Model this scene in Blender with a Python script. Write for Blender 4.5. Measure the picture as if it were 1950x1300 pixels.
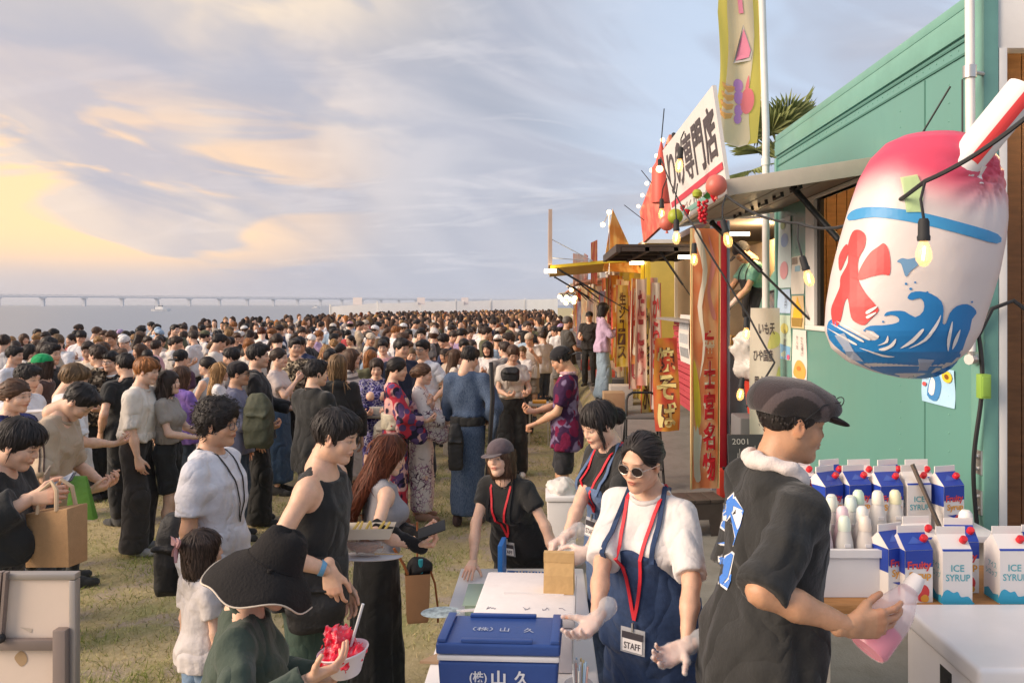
import bpy,bmesh,math,random,time
import numpy as np
from mathutils import Vector,Matrix,geometry
T0=time.time()
for o in list(bpy.data.objects):
 bpy.data.objects.remove(o,do_unlink=True)
SC=bpy.context.scene
COL=SC.collection
PI=math.pi
# ------ camera
F_PX,CX,CY,CAMZ=1517.0,1040.0,580.0,2.2
cam_d=bpy.data.cameras.new('camera')
cam_d.sensor_fit='HORIZONTAL'; cam_d.sensor_width=36.0
cam_d.lens=36.0*F_PX/1950.0
cam_d.shift_x=-(CX-975.0)/1950.0
cam_d.shift_y=-(650.0-CY)/1950.0
cam_d.clip_start=0.05; cam_d.clip_end=30000.0
cam=bpy.data.objects.new('camera',cam_d); COL.objects.link(cam)
cam.location=(0,0,CAMZ); cam.rotation_euler=(PI/2,0,0)
SC.camera=cam
# ------ sky
SUN_AZ,SUN_EL=math.radians(-108),math.radians(24)
SUNV=Vector((math.cos(SUN_EL)*math.sin(SUN_AZ),math.cos(SUN_EL)*math.cos(SUN_AZ),math.sin(SUN_EL)))
GLOWV=Vector((math.cos(0.2)*math.sin(-0.75),math.cos(0.2)*math.cos(-0.75),math.sin(0.2)))
W=bpy.data.worlds.new('World'); SC.world=W; W.use_nodes=True
def build_world():
 nt=W.node_tree; N=nt.nodes; L=nt.links; N.clear()
 out=N.new('ShaderNodeOutputWorld'); bg=N.new('ShaderNodeBackground')
 L.new(bg.outputs[0],out.inputs[0])
 def math_(op,a,b=None,c=None,clamp=False):
  n=N.new('ShaderNodeMath'); n.operation=op; n.use_clamp=clamp
  for i,v in enumerate((a,b,c)):
   if v is None:continue
   if isinstance(v,(int,float)):n.inputs[i].default_value=v
   else :L.new(v,n.inputs[i])
  return n.outputs[0]
 def mix(f,a,b):
  n=N.new('ShaderNodeMix'); n.data_type='RGBA'
  if isinstance(f,(int,float)):n.inputs[0].default_value=f
  else :L.new(f,n.inputs[0])
  for i,v in ((6,a),(7,b)):
   if isinstance(v,tuple):n.inputs[i].default_value=(*v,1)
   else :L.new(v,n.inputs[i])
  return n.outputs[2]
 def ramp(x,lo,hi):
  n=N.new('ShaderNodeMapRange'); n.interpolation_type='SMOOTHSTEP'
  L.new(x,n.inputs[0]); n.inputs[1].default_value=lo; n.inputs[2].default_value=hi
  return n.outputs[0]
 sky=N.new('ShaderNodeTexSky'); sky.sky_type='NISHITA'; sky.sun_disc=False
 sky.sun_elevation=SUN_EL; sky.sun_rotation=SUN_AZ
 sky.air_density=1.0; sky.dust_density=1.5; sky.ozone_density=1.5
 tc=N.new('ShaderNodeTexCoord'); sep=N.new('ShaderNodeSeparateXYZ'); L.new(tc.outputs['Generated'],sep.inputs[0])
 x,y,z=sep.outputs
 # cloud plane coordinates: direction projected on a high layer
 zz=math_('ADD',math_('MAXIMUM',z,0.0),0.16)
 u=math_('DIVIDE',x,zz); v=math_('DIVIDE',y,zz)
 def noise(scu,scv,ou,ov,detail=6,rough=0.55,dist=0.4,scale=1.0):
  cb=N.new('ShaderNodeCombineXYZ')
  L.new(math_('MULTIPLY_ADD',u,scu,ou),cb.inputs[0]); L.new(math_('MULTIPLY_ADD',v,scv,ov),cb.inputs[1])
  n=N.new('ShaderNodeTexNoise'); L.new(cb.outputs[0],n.inputs['Vector'])
  n.inputs['Scale'].default_value=scale; n.inputs['Detail'].default_value=detail
  n.inputs['Roughness'].default_value=rough; n.inputs['Distortion'].default_value=dist
  return n.outputs['Fac']
  # angle to the glow of the sunset behind the clouds
 dt=N.new('ShaderNodeVectorMath'); dt.operation='DOT_PRODUCT'; L.new(tc.outputs['Generated'],dt.inputs[0]); dt.inputs[1].default_value=GLOWV
 dv=dt.outputs['Value']; near=ramp(dv,0.78,1.0)
 az=N.new('ShaderNodeMath'); az.operation='ARCTAN2'; L.new(x,az.inputs[0]); L.new(y,az.inputs[1]); az=az.outputs[0]
 def streak(fa,fz,oz,tilt=0.0,det=4,dist=0.8):
  cb=N.new('ShaderNodeCombineXYZ'); L.new(math_('MULTIPLY',az,fa),cb.inputs[0]); L.new(math_('ADD',math_('MULTIPLY_ADD',z,fz,oz),math_('MULTIPLY',az,tilt)),cb.inputs[1])
  n=N.new('ShaderNodeTexNoise'); n.inputs['Scale'].default_value=1.0; n.inputs['Detail'].default_value=det; n.inputs['Roughness'].default_value=0.55; n.inputs['Distortion'].default_value=dist; L.new(cb.outputs[0],n.inputs['Vector']); return n.outputs['Fac']
 n1=noise(0.55,0.85,3.1,1.7,4,0.56,0.7); n2=noise(1.3,2.6,7.7,4.2,4,0.6,1.0)
 s1=streak(2.2,5.0,1.3,1.5); s2=streak(3.0,12.0,3.4,1.2)
 clear=mix(0.85,sky.outputs[0],(4.9,5.8,7.2))
 grey=mix(ramp(s1,0.36,0.66),(3.15,3.4,4.1),(4.5,4.55,5.1))
 grey=mix(math_('MULTIPLY',ramp(n2,0.5,0.7),0.35),grey,(6.4,6.1,6.3))
 gap=math_('MULTIPLY',ramp(n1,0.70,0.50),ramp(az,-0.08,0.20))
 c=mix(math_('MULTIPLY',gap,0.85,clamp=True),grey,clear)
 peach=mix(ramp(s1,0.38,0.6),(5.0,4.4,4.5),(7.4,5.8,4.5))
 c=mix(math_('MULTIPLY',near,0.75),c,peach)
 hi=math_('MULTIPLY',math_('MULTIPLY',ramp(z,0.26,0.40),ramp(dv,0.76,0.95)),ramp(n1,0.72,0.42))
 c=mix(math_('MULTIPLY',hi,0.85),c,(8.8,6.9,4.5))
 st=math_('MULTIPLY',ramp(s2,0.47,0.56),math_('MULTIPLY',ramp(z,0.02,0.06),ramp(z,0.26,0.14)))
 st=math_('MULTIPLY',st,ramp(dv,0.84,0.97)); c=mix(math_('MULTIPLY',st,0.85,clamp=True),c,(9.6,6.2,3.3))
 dk=math_('MULTIPLY',ramp(streak(2.6,8.0,8.1,2.0),0.50,0.62),ramp(z,0.03,0.12)); c=mix(math_('MULTIPLY',dk,0.55),c,(3.3,3.5,4.25))
 # even grey-blue haze along the horizon
 c=mix(math_('MULTIPLY',ramp(z,0.085,0.0),0.85),c,mix(near,(3.7,3.9,4.6),(4.4,4.0,4.2)))
 L.new(c,bg.inputs[0]); bg.inputs[1].default_value=0.083
build_world()
W.cycles.sampling_method='MANUAL'; W.cycles.sample_map_resolution=256
sun_d=bpy.data.lights.new('sun','SUN'); sun_d.energy=3.2; sun_d.angle=math.radians(40); sun_d.color=(1.0,0.80,0.61)
sun=bpy.data.objects.new('sun',sun_d); COL.objects.link(sun)
sun.rotation_euler=SUNV.to_track_quat('Z','Y').to_euler()
SC.view_settings.view_transform='Standard'; SC.view_settings.look='None'
SC.view_settings.exposure=0.78; SC.view_settings.gamma=1.0; SC.view_settings.use_curve_mapping=False
SC.render.engine='CYCLES'
SC.cycles.use_denoising=True
SC.cycles.max_bounces=6; SC.cycles.diffuse_bounces=3; SC.cycles.glossy_bounces=2
SC.cycles.transmission_bounces=4; SC.cycles.transparent_max_bounces=8
SC.cycles.caustics_reflective=False; SC.cycles.caustics_refractive=False
SC.cycles.sample_clamp_indirect=6.0
# ------ helpers
def tag(o,label=None,cat=None,group=None,kind=None):
 if label:o['label']=label
 if cat:o['category']=cat
 if group:o['group']=group
 if kind:o['kind']=kind
 return o
def link(o,parent=None):
 COL.objects.link(o)
 if parent is not None:o.parent=parent
 return o
def empty(name,loc=(0,0,0),rz=0.0):
 o=bpy.data.objects.new(name,None); o.empty_display_size=0.1
 o.location=loc; o.rotation_euler=(0,0,rz); return link(o)
def np_mesh(name,V,Fs,smooth=True,col=None):
 me=bpy.data.meshes.new(name); V=np.asarray(V,np.float32)
 Fs=[np.asarray(f,np.int32) for f in (Fs if isinstance(Fs,(list,tuple)) else [Fs]) if len(f)]
 me.vertices.add(len(V)); me.vertices.foreach_set('co',V.ravel())
 nl=sum(f.size for f in Fs); npoly=sum(len(f) for f in Fs)
 me.loops.add(nl); me.polygons.add(npoly)
 if nl:
  me.loops.foreach_set('vertex_index',np.concatenate([f.ravel() for f in Fs]))
  tot=np.concatenate([np.full(len(f),f.shape[1],np.int32) for f in Fs])
  me.polygons.foreach_set('loop_start',np.concatenate([[0],np.cumsum(tot)[:-1]]).astype(np.int32))
  me.polygons.foreach_set('loop_total',tot)
  me.polygons.foreach_set('use_smooth',np.full(npoly,smooth,bool))
 if col is not None:
  a=me.color_attributes.new('Col','FLOAT_COLOR','POINT')
  c=np.ones((len(V),4),np.float32); c[:,:3]=col; a.data.foreach_set('color',c.ravel())
 me.update(); return me
def mobj(name,me,mat=None,parent=None,color=None):
 o=bpy.data.objects.new(name,me); link(o,parent)
 if mat is not None:
  for m in (mat if isinstance(mat,(list,tuple)) else [mat]):me.materials.append(m)
 if color is not None:o.color=(*color[:3],1.0)
 return o
class MB:
 def __init__(s):s.v=[]; s.f=[]; s.m=[]; s.n=0; s.cm=0
 def add(s,V,F):
  V=[tuple(map(float,p)) for p in V]
  s.v+=V; s.f+=[tuple(i+s.n for i in f) for f in F]; s.m+=[s.cm]*len(F); s.n+=len(V); return s
 def box(s,x0,x1,y0,y1,z0,z1,M=None):
  V=[(x,y,z) for x in (x0,x1) for y in (y0,y1) for z in (z0,z1)]
  if M is not None:V=[M@Vector(p) for p in V]
  return s.add(V,[(0,1,3,2),(4,6,7,5),(0,4,5,1),(2,3,7,6),(0,2,6,4),(1,5,7,3)])
 def bar(s,a,b,w,h=None,up=(0,0,1)):
  a=Vector(a); b=Vector(b); d=(b-a).normalized(); up=Vector(up)
  if abs(d.dot(up))>0.98:up=Vector((1,0,0))
  x=d.cross(up).normalized(); y=x.cross(d); h=h or w
  V=[p+x*(i*w/2)+y*(j*h/2) for p in (a,b) for i,j in ((-1,-1),(1,-1),(1,1),(-1,1))]
  return s.add(V,[(0,1,2,3),(7,6,5,4),(0,4,5,1),(1,5,6,2),(2,6,7,3),(3,7,4,0)])
 def tube(s,pts,r,n=8,cap=True):
  pts=[Vector(p) for p in pts]; k=len(pts); rr=r if isinstance(r,(list,tuple)) else [r]*k
  V=[]; prev=None
  for i,p in enumerate(pts):
   d=(pts[min(i+1,k-1)]-pts[max(i-1,0)])
   d=d.normalized() if d.length>1e-9 else Vector((0,0,1))
   if prev is None:
    up=Vector((0,0,1)) if abs(d.z)<0.95 else Vector((1,0,0)); x=d.cross(up).normalized()
   else :
    x=(prev-d*prev.dot(d)).normalized()
   prev=x; y=d.cross(x)
   V+=[p+(x*math.cos(2*PI*j/n)+y*math.sin(2*PI*j/n))*rr[i] for j in range(n)]
  F=[(i*n+j,i*n+(j+1)%n,(i+1)*n+(j+1)%n,(i+1)*n+j) for i in range(k-1) for j in range(n)]
  if cap:F+=[tuple(range(n))[::-1],tuple((k-1)*n+j for j in range(n))]
  return s.add(V,F)
 def lathe(s,prof,c=(0,0,0),n=16,sx=1.0,sy=1.0,M=None):
  V=[]
  for r,z in prof:
   V+=[(c[0]+r*sx*math.cos(2*PI*j/n),c[1]+r*sy*math.sin(2*PI*j/n),c[2]+z) for j in range(n)]
  if M is not None:V=[M@Vector(p) for p in V]
  k=len(prof)
  F=[(i*n+j,i*n+(j+1)%n,(i+1)*n+(j+1)%n,(i+1)*n+j) for i in range(k-1) for j in range(n)]
  F+=[tuple(range(n))[::-1],tuple((k-1)*n+j for j in range(n))]
  return s.add(V,F)
 def prism(s,poly,d,fn):
  n=len(poly); V=[fn(u,v,0) for u,v in poly]+[fn(u,v,d) for u,v in poly]
  F=[tuple(range(n))[::-1],tuple(range(n,2*n))]+[(i,(i+1)%n,n+(i+1)%n,n+i) for i in range(n)]
  return s.add(V,F)
 def build(s,name,mat,parent=None,smooth=False,bevel=0.0,color=None,seg=2):
  me=bpy.data.meshes.new(name); me.from_pydata(s.v,[],s.f)
  o=mobj(name,me,mat,parent,color)
  if any(s.m):me.polygons.foreach_set('material_index',s.m)
  if bevel:
   bm=bmesh.new(); bm.from_mesh(me)
   bmesh.ops.recalc_face_normals(bm,faces=bm.faces)
   es=[e for e in bm.edges if len(e.link_faces)==2 and e.calc_face_angle(0)>0.5]
   bmesh.ops.bevel(bm,geom=es,offset=bevel,segments=seg,affect='EDGES',profile=0.6,clamp_overlap=True)
   bm.to_mesh(me); bm.free(); smooth=True
  else :
   bm=bmesh.new(); bm.from_mesh(me); bmesh.ops.recalc_face_normals(bm,faces=bm.faces); bm.to_mesh(me); bm.free()
  if smooth:
   me.polygons.foreach_set('use_smooth',[True]*len(me.polygons))
   try:me.set_sharp_from_angle(angle=math.radians(40))
   except Exception:pass
  me.update(); return o
def px(x,y,d):
 return Vector(((x-CX)*d/F_PX,d,CAMZ-(y-CY)*d/F_PX))
 # ------ materials
MATS={}
def nodes_of(m):
 nt=m.node_tree; return nt,nt.nodes,nt.links,nt.nodes['Principled BSDF']
def mat(name,col=(0.5,0.5,0.5),rough=0.6,metal=0.0,var=0.0,vscale=6.0,bump=0.0,bscale=60.0,use_obj=False,use_attr=False,
emit=None,estr=0.0,alpha=1.0,trans=0.0,sheen=0.0,sss=0.0,ior=1.45,col2=None,spec=None,coat=0.0,transl=0.0,stretch=None,wr=0.0,vdet=6):
 if name in MATS:return MATS[name]
 m=bpy.data.materials.new(name); m.use_nodes=True; MATS[name]=m
 nt,N,L,B=nodes_of(m)
 B.inputs['Roughness'].default_value=rough; B.inputs['Metallic'].default_value=metal; B.inputs['IOR'].default_value=ior
 if spec is not None:B.inputs['Specular IOR Level'].default_value=spec
 if coat:B.inputs['Coat Weight'].default_value=coat; B.inputs['Coat Roughness'].default_value=0.15
 src=None
 if use_obj:
  oi=N.new('ShaderNodeObjectInfo'); src=oi.outputs['Color']
 if use_attr:
  at=N.new('ShaderNodeVertexColor'); at.layer_name='Col'
  if src is None:src=at.outputs[0]
  else :
   mx=N.new('ShaderNodeMix'); mx.data_type='RGBA'; mx.blend_type='MULTIPLY'; mx.inputs[0].default_value=1
   L.new(src,mx.inputs[6]); L.new(at.outputs[0],mx.inputs[7]); src=mx.outputs[2]
 if src is None:
  rgb=N.new('ShaderNodeRGB'); rgb.outputs[0].default_value=(*col,1); src=rgb.outputs[0]
 tc=N.new('ShaderNodeTexCoord'); co=tc.outputs['Object']
 if stretch:
  mp=N.new('ShaderNodeMapping'); mp.inputs['Scale'].default_value=stretch; L.new(co,mp.inputs[0]); co=mp.outputs[0]
 if var or col2:
  nz=N.new('ShaderNodeTexNoise'); nz.inputs['Scale'].default_value=vscale; nz.inputs['Detail'].default_value=vdet
  nz.inputs['Roughness'].default_value=0.65
  L.new(co,nz.inputs['Vector'])
  if col2:
   mr=N.new('ShaderNodeMapRange'); L.new(nz.outputs[0],mr.inputs[0]); mr.inputs[1].default_value=0.42; mr.inputs[2].default_value=0.62
   mx=N.new('ShaderNodeMix'); mx.data_type='RGBA'; L.new(mr.outputs[0],mx.inputs[0]); L.new(src,mx.inputs[6]); mx.inputs[7].default_value=(*col2,1); src=mx.outputs[2]
  if var:
   mr=N.new('ShaderNodeMapRange'); L.new(nz.outputs[0],mr.inputs[0]); mr.inputs[1].default_value=0.25; mr.inputs[2].default_value=0.75
   mr.inputs[3].default_value=1-var; mr.inputs[4].default_value=1+var
   hv=N.new('ShaderNodeHueSaturation'); L.new(src,hv.inputs['Color']); L.new(mr.outputs[0],hv.inputs['Value']); src=hv.outputs[0]
 L.new(src,B.inputs['Base Color'])
 if bump:
  nb=N.new('ShaderNodeTexNoise'); nb.inputs['Scale'].default_value=bscale; nb.inputs['Detail'].default_value=5; L.new(co,nb.inputs['Vector'])
  bp=N.new('ShaderNodeBump'); bp.inputs['Strength'].default_value=bump; bp.inputs['Distance'].default_value=0.01
  L.new(nb.outputs[0],bp.inputs['Height']); L.new(bp.outputs[0],B.inputs['Normal'])
  if wr:
   wn=N.new('ShaderNodeTexNoise'); wn.inputs['Scale'].default_value=5.0; wn.inputs['Detail'].default_value=1.5; wn.inputs['Distortion'].default_value=0.7; L.new(co,wn.inputs['Vector'])
   ma=N.new('ShaderNodeMath'); ma.operation='SUBTRACT'; ma.inputs[1].default_value=0.5; L.new(wn.outputs[0],ma.inputs[0]); mb_=N.new('ShaderNodeMath'); mb_.operation='ABSOLUTE'; L.new(ma.outputs[0],mb_.inputs[0])
   b2=N.new('ShaderNodeBump'); b2.inputs['Strength'].default_value=wr; b2.inputs['Distance'].default_value=0.12; L.new(mb_.outputs[0],b2.inputs['Height']); L.new(bp.outputs[0],b2.inputs['Normal']); L.new(b2.outputs[0],B.inputs['Normal'])
 if emit is not None:
  B.inputs['Emission Color'].default_value=(*emit,1); B.inputs['Emission Strength'].default_value=estr
 if trans:B.inputs['Transmission Weight'].default_value=trans
 if alpha<1:B.inputs['Alpha'].default_value=alpha
 if sheen:B.inputs['Sheen Weight'].default_value=sheen
 if sss:
  B.inputs['Subsurface Weight'].default_value=sss; B.inputs['Subsurface Radius'].default_value=(0.012,0.005,0.003)
  B.inputs['Subsurface Scale'].default_value=0.6
 if transl:
  out=N['Material Output']; tr=N.new('ShaderNodeBsdfTranslucent'); L.new(src,tr.inputs[0])
  ms=N.new('ShaderNodeMixShader'); ms.inputs[0].default_value=transl
  L.new(B.outputs[0],ms.inputs[1]); L.new(tr.outputs[0],ms.inputs[2]); L.new(ms.outputs[0],out.inputs[0])
 return m
SKIN=mat('skin',use_obj=True,use_attr=True,rough=0.46,var=0.13,vscale=26,sss=0.15,bump=0.12,bscale=260)
HAIR=mat('hair',use_obj=True,use_attr=True,rough=0.5,var=0.25,vscale=90,spec=0.35,stretch=(1,1,0.15))
CLOTH=mat('cloth',use_obj=True,rough=0.85,var=0.08,vscale=14,bump=0.35,bscale=60,sheen=0.15,spec=0.25,wr=0.6)
DENIM=mat('denim',use_obj=True,rough=0.85,var=0.22,vscale=55,bump=0.3,bscale=300,sheen=0.1,spec=0.2,wr=0.55)
# ------ signed distance modelling
def vec(*a):return np.array(a,np.float64)
def unit(v):
 v=np.asarray(v,float); return v/(np.linalg.norm(v)+1e-12)
def rot(ax,deg):
 a=math.radians(deg); c,s=math.cos(a),math.sin(a)
 return {'x':np.array([[1,0,0],[0,c,-s],[0,s,c]]),'y':np.array([[c,0,s],[0,1,0],[-s,0,c]]),'z':np.array([[c,-s,0],[s,c,0],[0,0,1]])}[ax]
class Cone:
 def __init__(s,a,b,r1,r2=None,k=0.02,op=1,sq=None,flat=False):
  s.a=np.asarray(a,float); s.b=np.asarray(b,float); s.r1=r1; s.r2=r1 if r2 is None else r2; s.k=k; s.op=op; s.sq=sq; s.flat=flat
  r=max(s.r1,s.r2); s.lo=np.minimum(s.a,s.b)-r; s.hi=np.maximum(s.a,s.b)+r
 def d(s,x,y,z):
  ab=s.b-s.a; L2=max(ab@ab,1e-9)
  px_,py_,pz_=x-s.a[0],y-s.a[1],z-s.a[2]
  t0=(px_*ab[0]+py_*ab[1]+pz_*ab[2])/L2; t=np.clip(t0,0,1.3 if s.flat else 1)
  dx,dy,dz=px_-t*ab[0],py_-t*ab[1],pz_-t*ab[2]
  q=dx*dx+dy*dy+dz*dz
  if s.sq is not None:
   n,f=s.sq; e=dx*n[0]+dy*n[1]+dz*n[2]; q=q+(f*f-1)*e*e
  d=np.sqrt(q)-(s.r1+(s.r2-s.r1)*t)
  if s.flat:d=np.maximum(d,(t0-1)*math.sqrt(L2))
  return d
class Ell:
 def __init__(s,c,r,R=None,k=0.02,op=1):
  s.c=np.asarray(c,float); s.r=np.asarray(r,float); s.R=R; s.k=k; s.op=op
  m=s.r.max() if R is not None else s.r; s.lo=s.c-m; s.hi=s.c+m
 def d(s,x,y,z):
  px_,py_,pz_=x-s.c[0],y-s.c[1],z-s.c[2]
  if s.R is not None:
   R=s.R; px_,py_,pz_=(R[0,0]*px_+R[1,0]*py_+R[2,0]*pz_,R[0,1]*px_+R[1,1]*py_+R[2,1]*pz_,R[0,2]*px_+R[1,2]*py_+R[2,2]*pz_)
  r=s.r; k0=np.sqrt((px_/r[0])**2+(py_/r[1])**2+(pz_/r[2])**2)
  k1=np.sqrt((px_/r[0]**2)**2+(py_/r[1]**2)**2+(pz_/r[2]**2)**2)+1e-9
  return np.where(k0<1e-4,-r.min(),k0*(k0-1)/k1)
class Loft:
 def __init__(s,rows,n=2.3,o=(0,0,0),R=None,k=0.03,op=1,ripple=None,grow=0.0):
  rows=sorted(rows); s.z=np.array([q[0] for q in rows]); s.A=np.array([q[1] for q in rows])+grow; s.B=np.array([q[2] for q in rows])+grow
  s.C=np.array([q[3] if len(q)>3 else 0 for q in rows]); s.CXX=np.array([q[4] if len(q)>4 else 0 for q in rows])
  s.n=n; s.o=np.asarray(o,float); s.R=R; s.k=k; s.op=op; s.ripple=ripple
  m=max(s.A.max()+abs(s.CXX).max(),s.B.max()+abs(s.C).max())+0.03
  P=np.array([(i,j,q) for i in (-m,m) for j in (-m,m) for q in (s.z[0],s.z[-1])])
  if R is not None:P=P@R.T
  P=P+s.o; s.lo=P.min(0)-0.01; s.hi=P.max(0)+0.01
 def d(s,x,y,z):
  px_,py_,pz_=x-s.o[0],y-s.o[1],z-s.o[2]
  if s.R is not None:
   R=s.R; px_,py_,pz_=(R[0,0]*px_+R[1,0]*py_+R[2,0]*pz_,R[0,1]*px_+R[1,1]*py_+R[2,1]*pz_,R[0,2]*px_+R[1,2]*py_+R[2,2]*pz_)
  px_,py_,pz_=np.broadcast_arrays(px_,py_,pz_)
  a=np.interp(pz_,s.z,s.A); b=np.interp(pz_,s.z,s.B); cy=np.interp(pz_,s.z,s.C); cx=np.interp(pz_,s.z,s.CXX)
  q=(np.abs((px_-cx)/a)**s.n+np.abs((py_-cy)/b)**s.n)**(1/s.n)
  d=(q-1)*np.minimum(a,b)
  if s.ripple is not None:
   amp,cnt,z0,z1,ph=s.ripple
   th=np.arctan2((py_-cy)/b,(px_-cx)/a)
   w=np.clip((z0-pz_)/(z0-z1),0,1)
   d=d+amp*w*(np.sin(cnt*th+ph+1.3*np.sin(3*th))+0.4*np.sin(2.3*cnt*th+ph*2))
  e=np.maximum(pz_-s.z[-1],s.z[0]-pz_)
  return np.where((d>0)&(e>0),np.sqrt(d*d+e*e),np.maximum(d,e))
def combine(D,d,k,op):
 if op==1:
  if k<=1e-6:return np.minimum(D,d)
  h=np.clip(0.5+0.5*(D-d)/k,0,1); return D+(d-D)*h-k*h*(1-h)
 if op==-1:
  if k<=1e-6:return np.maximum(D,-d)
  h=np.clip(0.5-0.5*(D+d)/k,0,1); return D+(-d-D)*h+k*h*(1-h)
 return np.maximum(D,d)
def sdf_pts(prims,P):
 D=np.full(len(P),9.0)
 for p in prims:D=combine(D,p.d(P[:,0],P[:,1],P[:,2]),p.k,p.op)
 return D
_C8=np.array([(i,j,k) for i in (0,1) for j in (0,1) for k in (0,1)])
_E12=[(a,b) for a in range(8) for b in range(a+1,8) if np.abs(_C8[a]-_C8[b]).sum()==1]
def polygonize(prims,h,disp=None,cut=None):
 pos=[p for p in prims if p.op==1]
 lo=np.min([p.lo for p in pos],0)-3*h; hi=np.max([p.hi for p in pos],0)+3*h
 n=np.ceil((hi-lo)/h).astype(int)+1
 gx=(lo[0]+h*np.arange(n[0]))[:,None,None]; gy=(lo[1]+h*np.arange(n[1]))[None,:,None]; gz=(lo[2]+h*np.arange(n[2]))[None,None,:]
 D=np.full(n,0.5,np.float32)
 for p in prims:
  pad=max(p.k,0.0)+3*h
  a=np.clip(np.floor((p.lo-pad-lo)/h).astype(int),0,n); b=np.clip(np.ceil((p.hi+pad-lo)/h).astype(int)+1,0,n)
  if p.op==0:a=np.zeros(3,int); b=n
  sl=tuple(slice(i,j) for i,j in zip(a,b))
  if D[sl].size==0:continue
  D[sl]=combine(D[sl],p.d(gx[sl[0]],gy[:,sl[1]],gz[:,:,sl[2]]).astype(np.float32),p.k,p.op)
 if disp is not None:D=D+disp(gx,gy,gz).astype(np.float32)*(np.abs(D)<0.06)
 S=D<0
 S[0]=S[-1]=False; S[:,0]=S[:,-1]=False; S[:,:,0]=S[:,:,-1]=False
 cnt=np.zeros(n-1,np.int8)
 for i,j,k in _C8:cnt+=S[i:n[0]-1+i,j:n[1]-1+j,k:n[2]-1+k]
 act=(cnt>0)&(cnt<8); idx=np.argwhere(act)
 if len(idx)==0:return np.zeros((0,3)),np.zeros((0,4),int)
 ids=np.full(n-1,-1,np.int32); ids[act]=np.arange(len(idx))
 vals=np.stack([D[idx[:,0]+c[0],idx[:,1]+c[1],idx[:,2]+c[2]] for c in _C8],1)
 acc=np.zeros((len(idx),3)); num=np.zeros(len(idx))
 for a,b in _E12:
  va,vb=vals[:,a],vals[:,b]; m=(va<0)!=(vb<0)
  t=np.where(m,va/np.where(m,va-vb,1),0)
  acc+=m[:,None]*(_C8[a]+t[:,None]*(_C8[b]-_C8[a])); num+=m
 V=lo+h*(idx+acc/np.maximum(num,1)[:,None])
 Q=[]
 for ax in range(3):
  A=[slice(None)]*3; B_=[slice(None)]*3; A[ax]=slice(0,-1); B_[ax]=slice(1,None)
  ch=S[tuple(A)]!=S[tuple(B_)]
  e=np.argwhere(ch); o1,o2=[i for i in range(3) if i!=ax]
  e=e[(e[:,o1]>0)&(e[:,o2]>0)&(e[:,o1]<n[o1]-1)&(e[:,o2]<n[o2]-1)]
  flip=S[e[:,0],e[:,1],e[:,2]]
  q=[]
  for du,dv in ((1,1),(0,1),(0,0),(1,0)):
   f=e.copy(); f[:,o1]-=du; f[:,o2]-=dv; q.append(ids[f[:,0],f[:,1],f[:,2]])
  q=np.stack(q,1)
  if ax==1:flip=~flip
  q[~flip]=q[~flip][:,::-1]; Q.append(q)
 Q=np.concatenate(Q); Q=Q[(Q>=0).all(1)]
 return V,Q
def compact(V,Q,keep,extra=None):
 Q=Q[keep]; u,inv=np.unique(Q,return_inverse=True)
 return (V[u],inv.reshape(Q.shape)) if extra is None else (V[u],inv.reshape(Q.shape),extra[u])
def folds(seed,amp,f=34.0):
 r=np.random.RandomState(seed); w=[]
 for _ in range(5):
  d=r.normal(size=3)*(1,1,0.55); d/=np.linalg.norm(d); w.append((d*f*r.uniform(0.5,1.5),r.uniform(0,6.3),r.uniform(0.5,1)))
 def fn(x,y,z):
  wx=0.7*np.sin(11*z+seed); wy=0.7*np.sin(9*x+13*y+seed*2)
  t=0
  for d,ph,a in w:t=t+a*(1.6*np.abs(np.sin(0.5*(d[0]*x+d[1]*y+d[2]*z+ph+1.6*wx+1.6*wy)))-1.0)
  for i,(d,ph,a) in enumerate(w[:4]):t=t+0.26*a*(1.6*np.abs(np.sin(1.25*(d[1]*x+d[2]*y+d[0]*z)+2*ph+2.2*wx+2.2*wy))-1.0)
  return amp*0.55*t
 return fn
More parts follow.
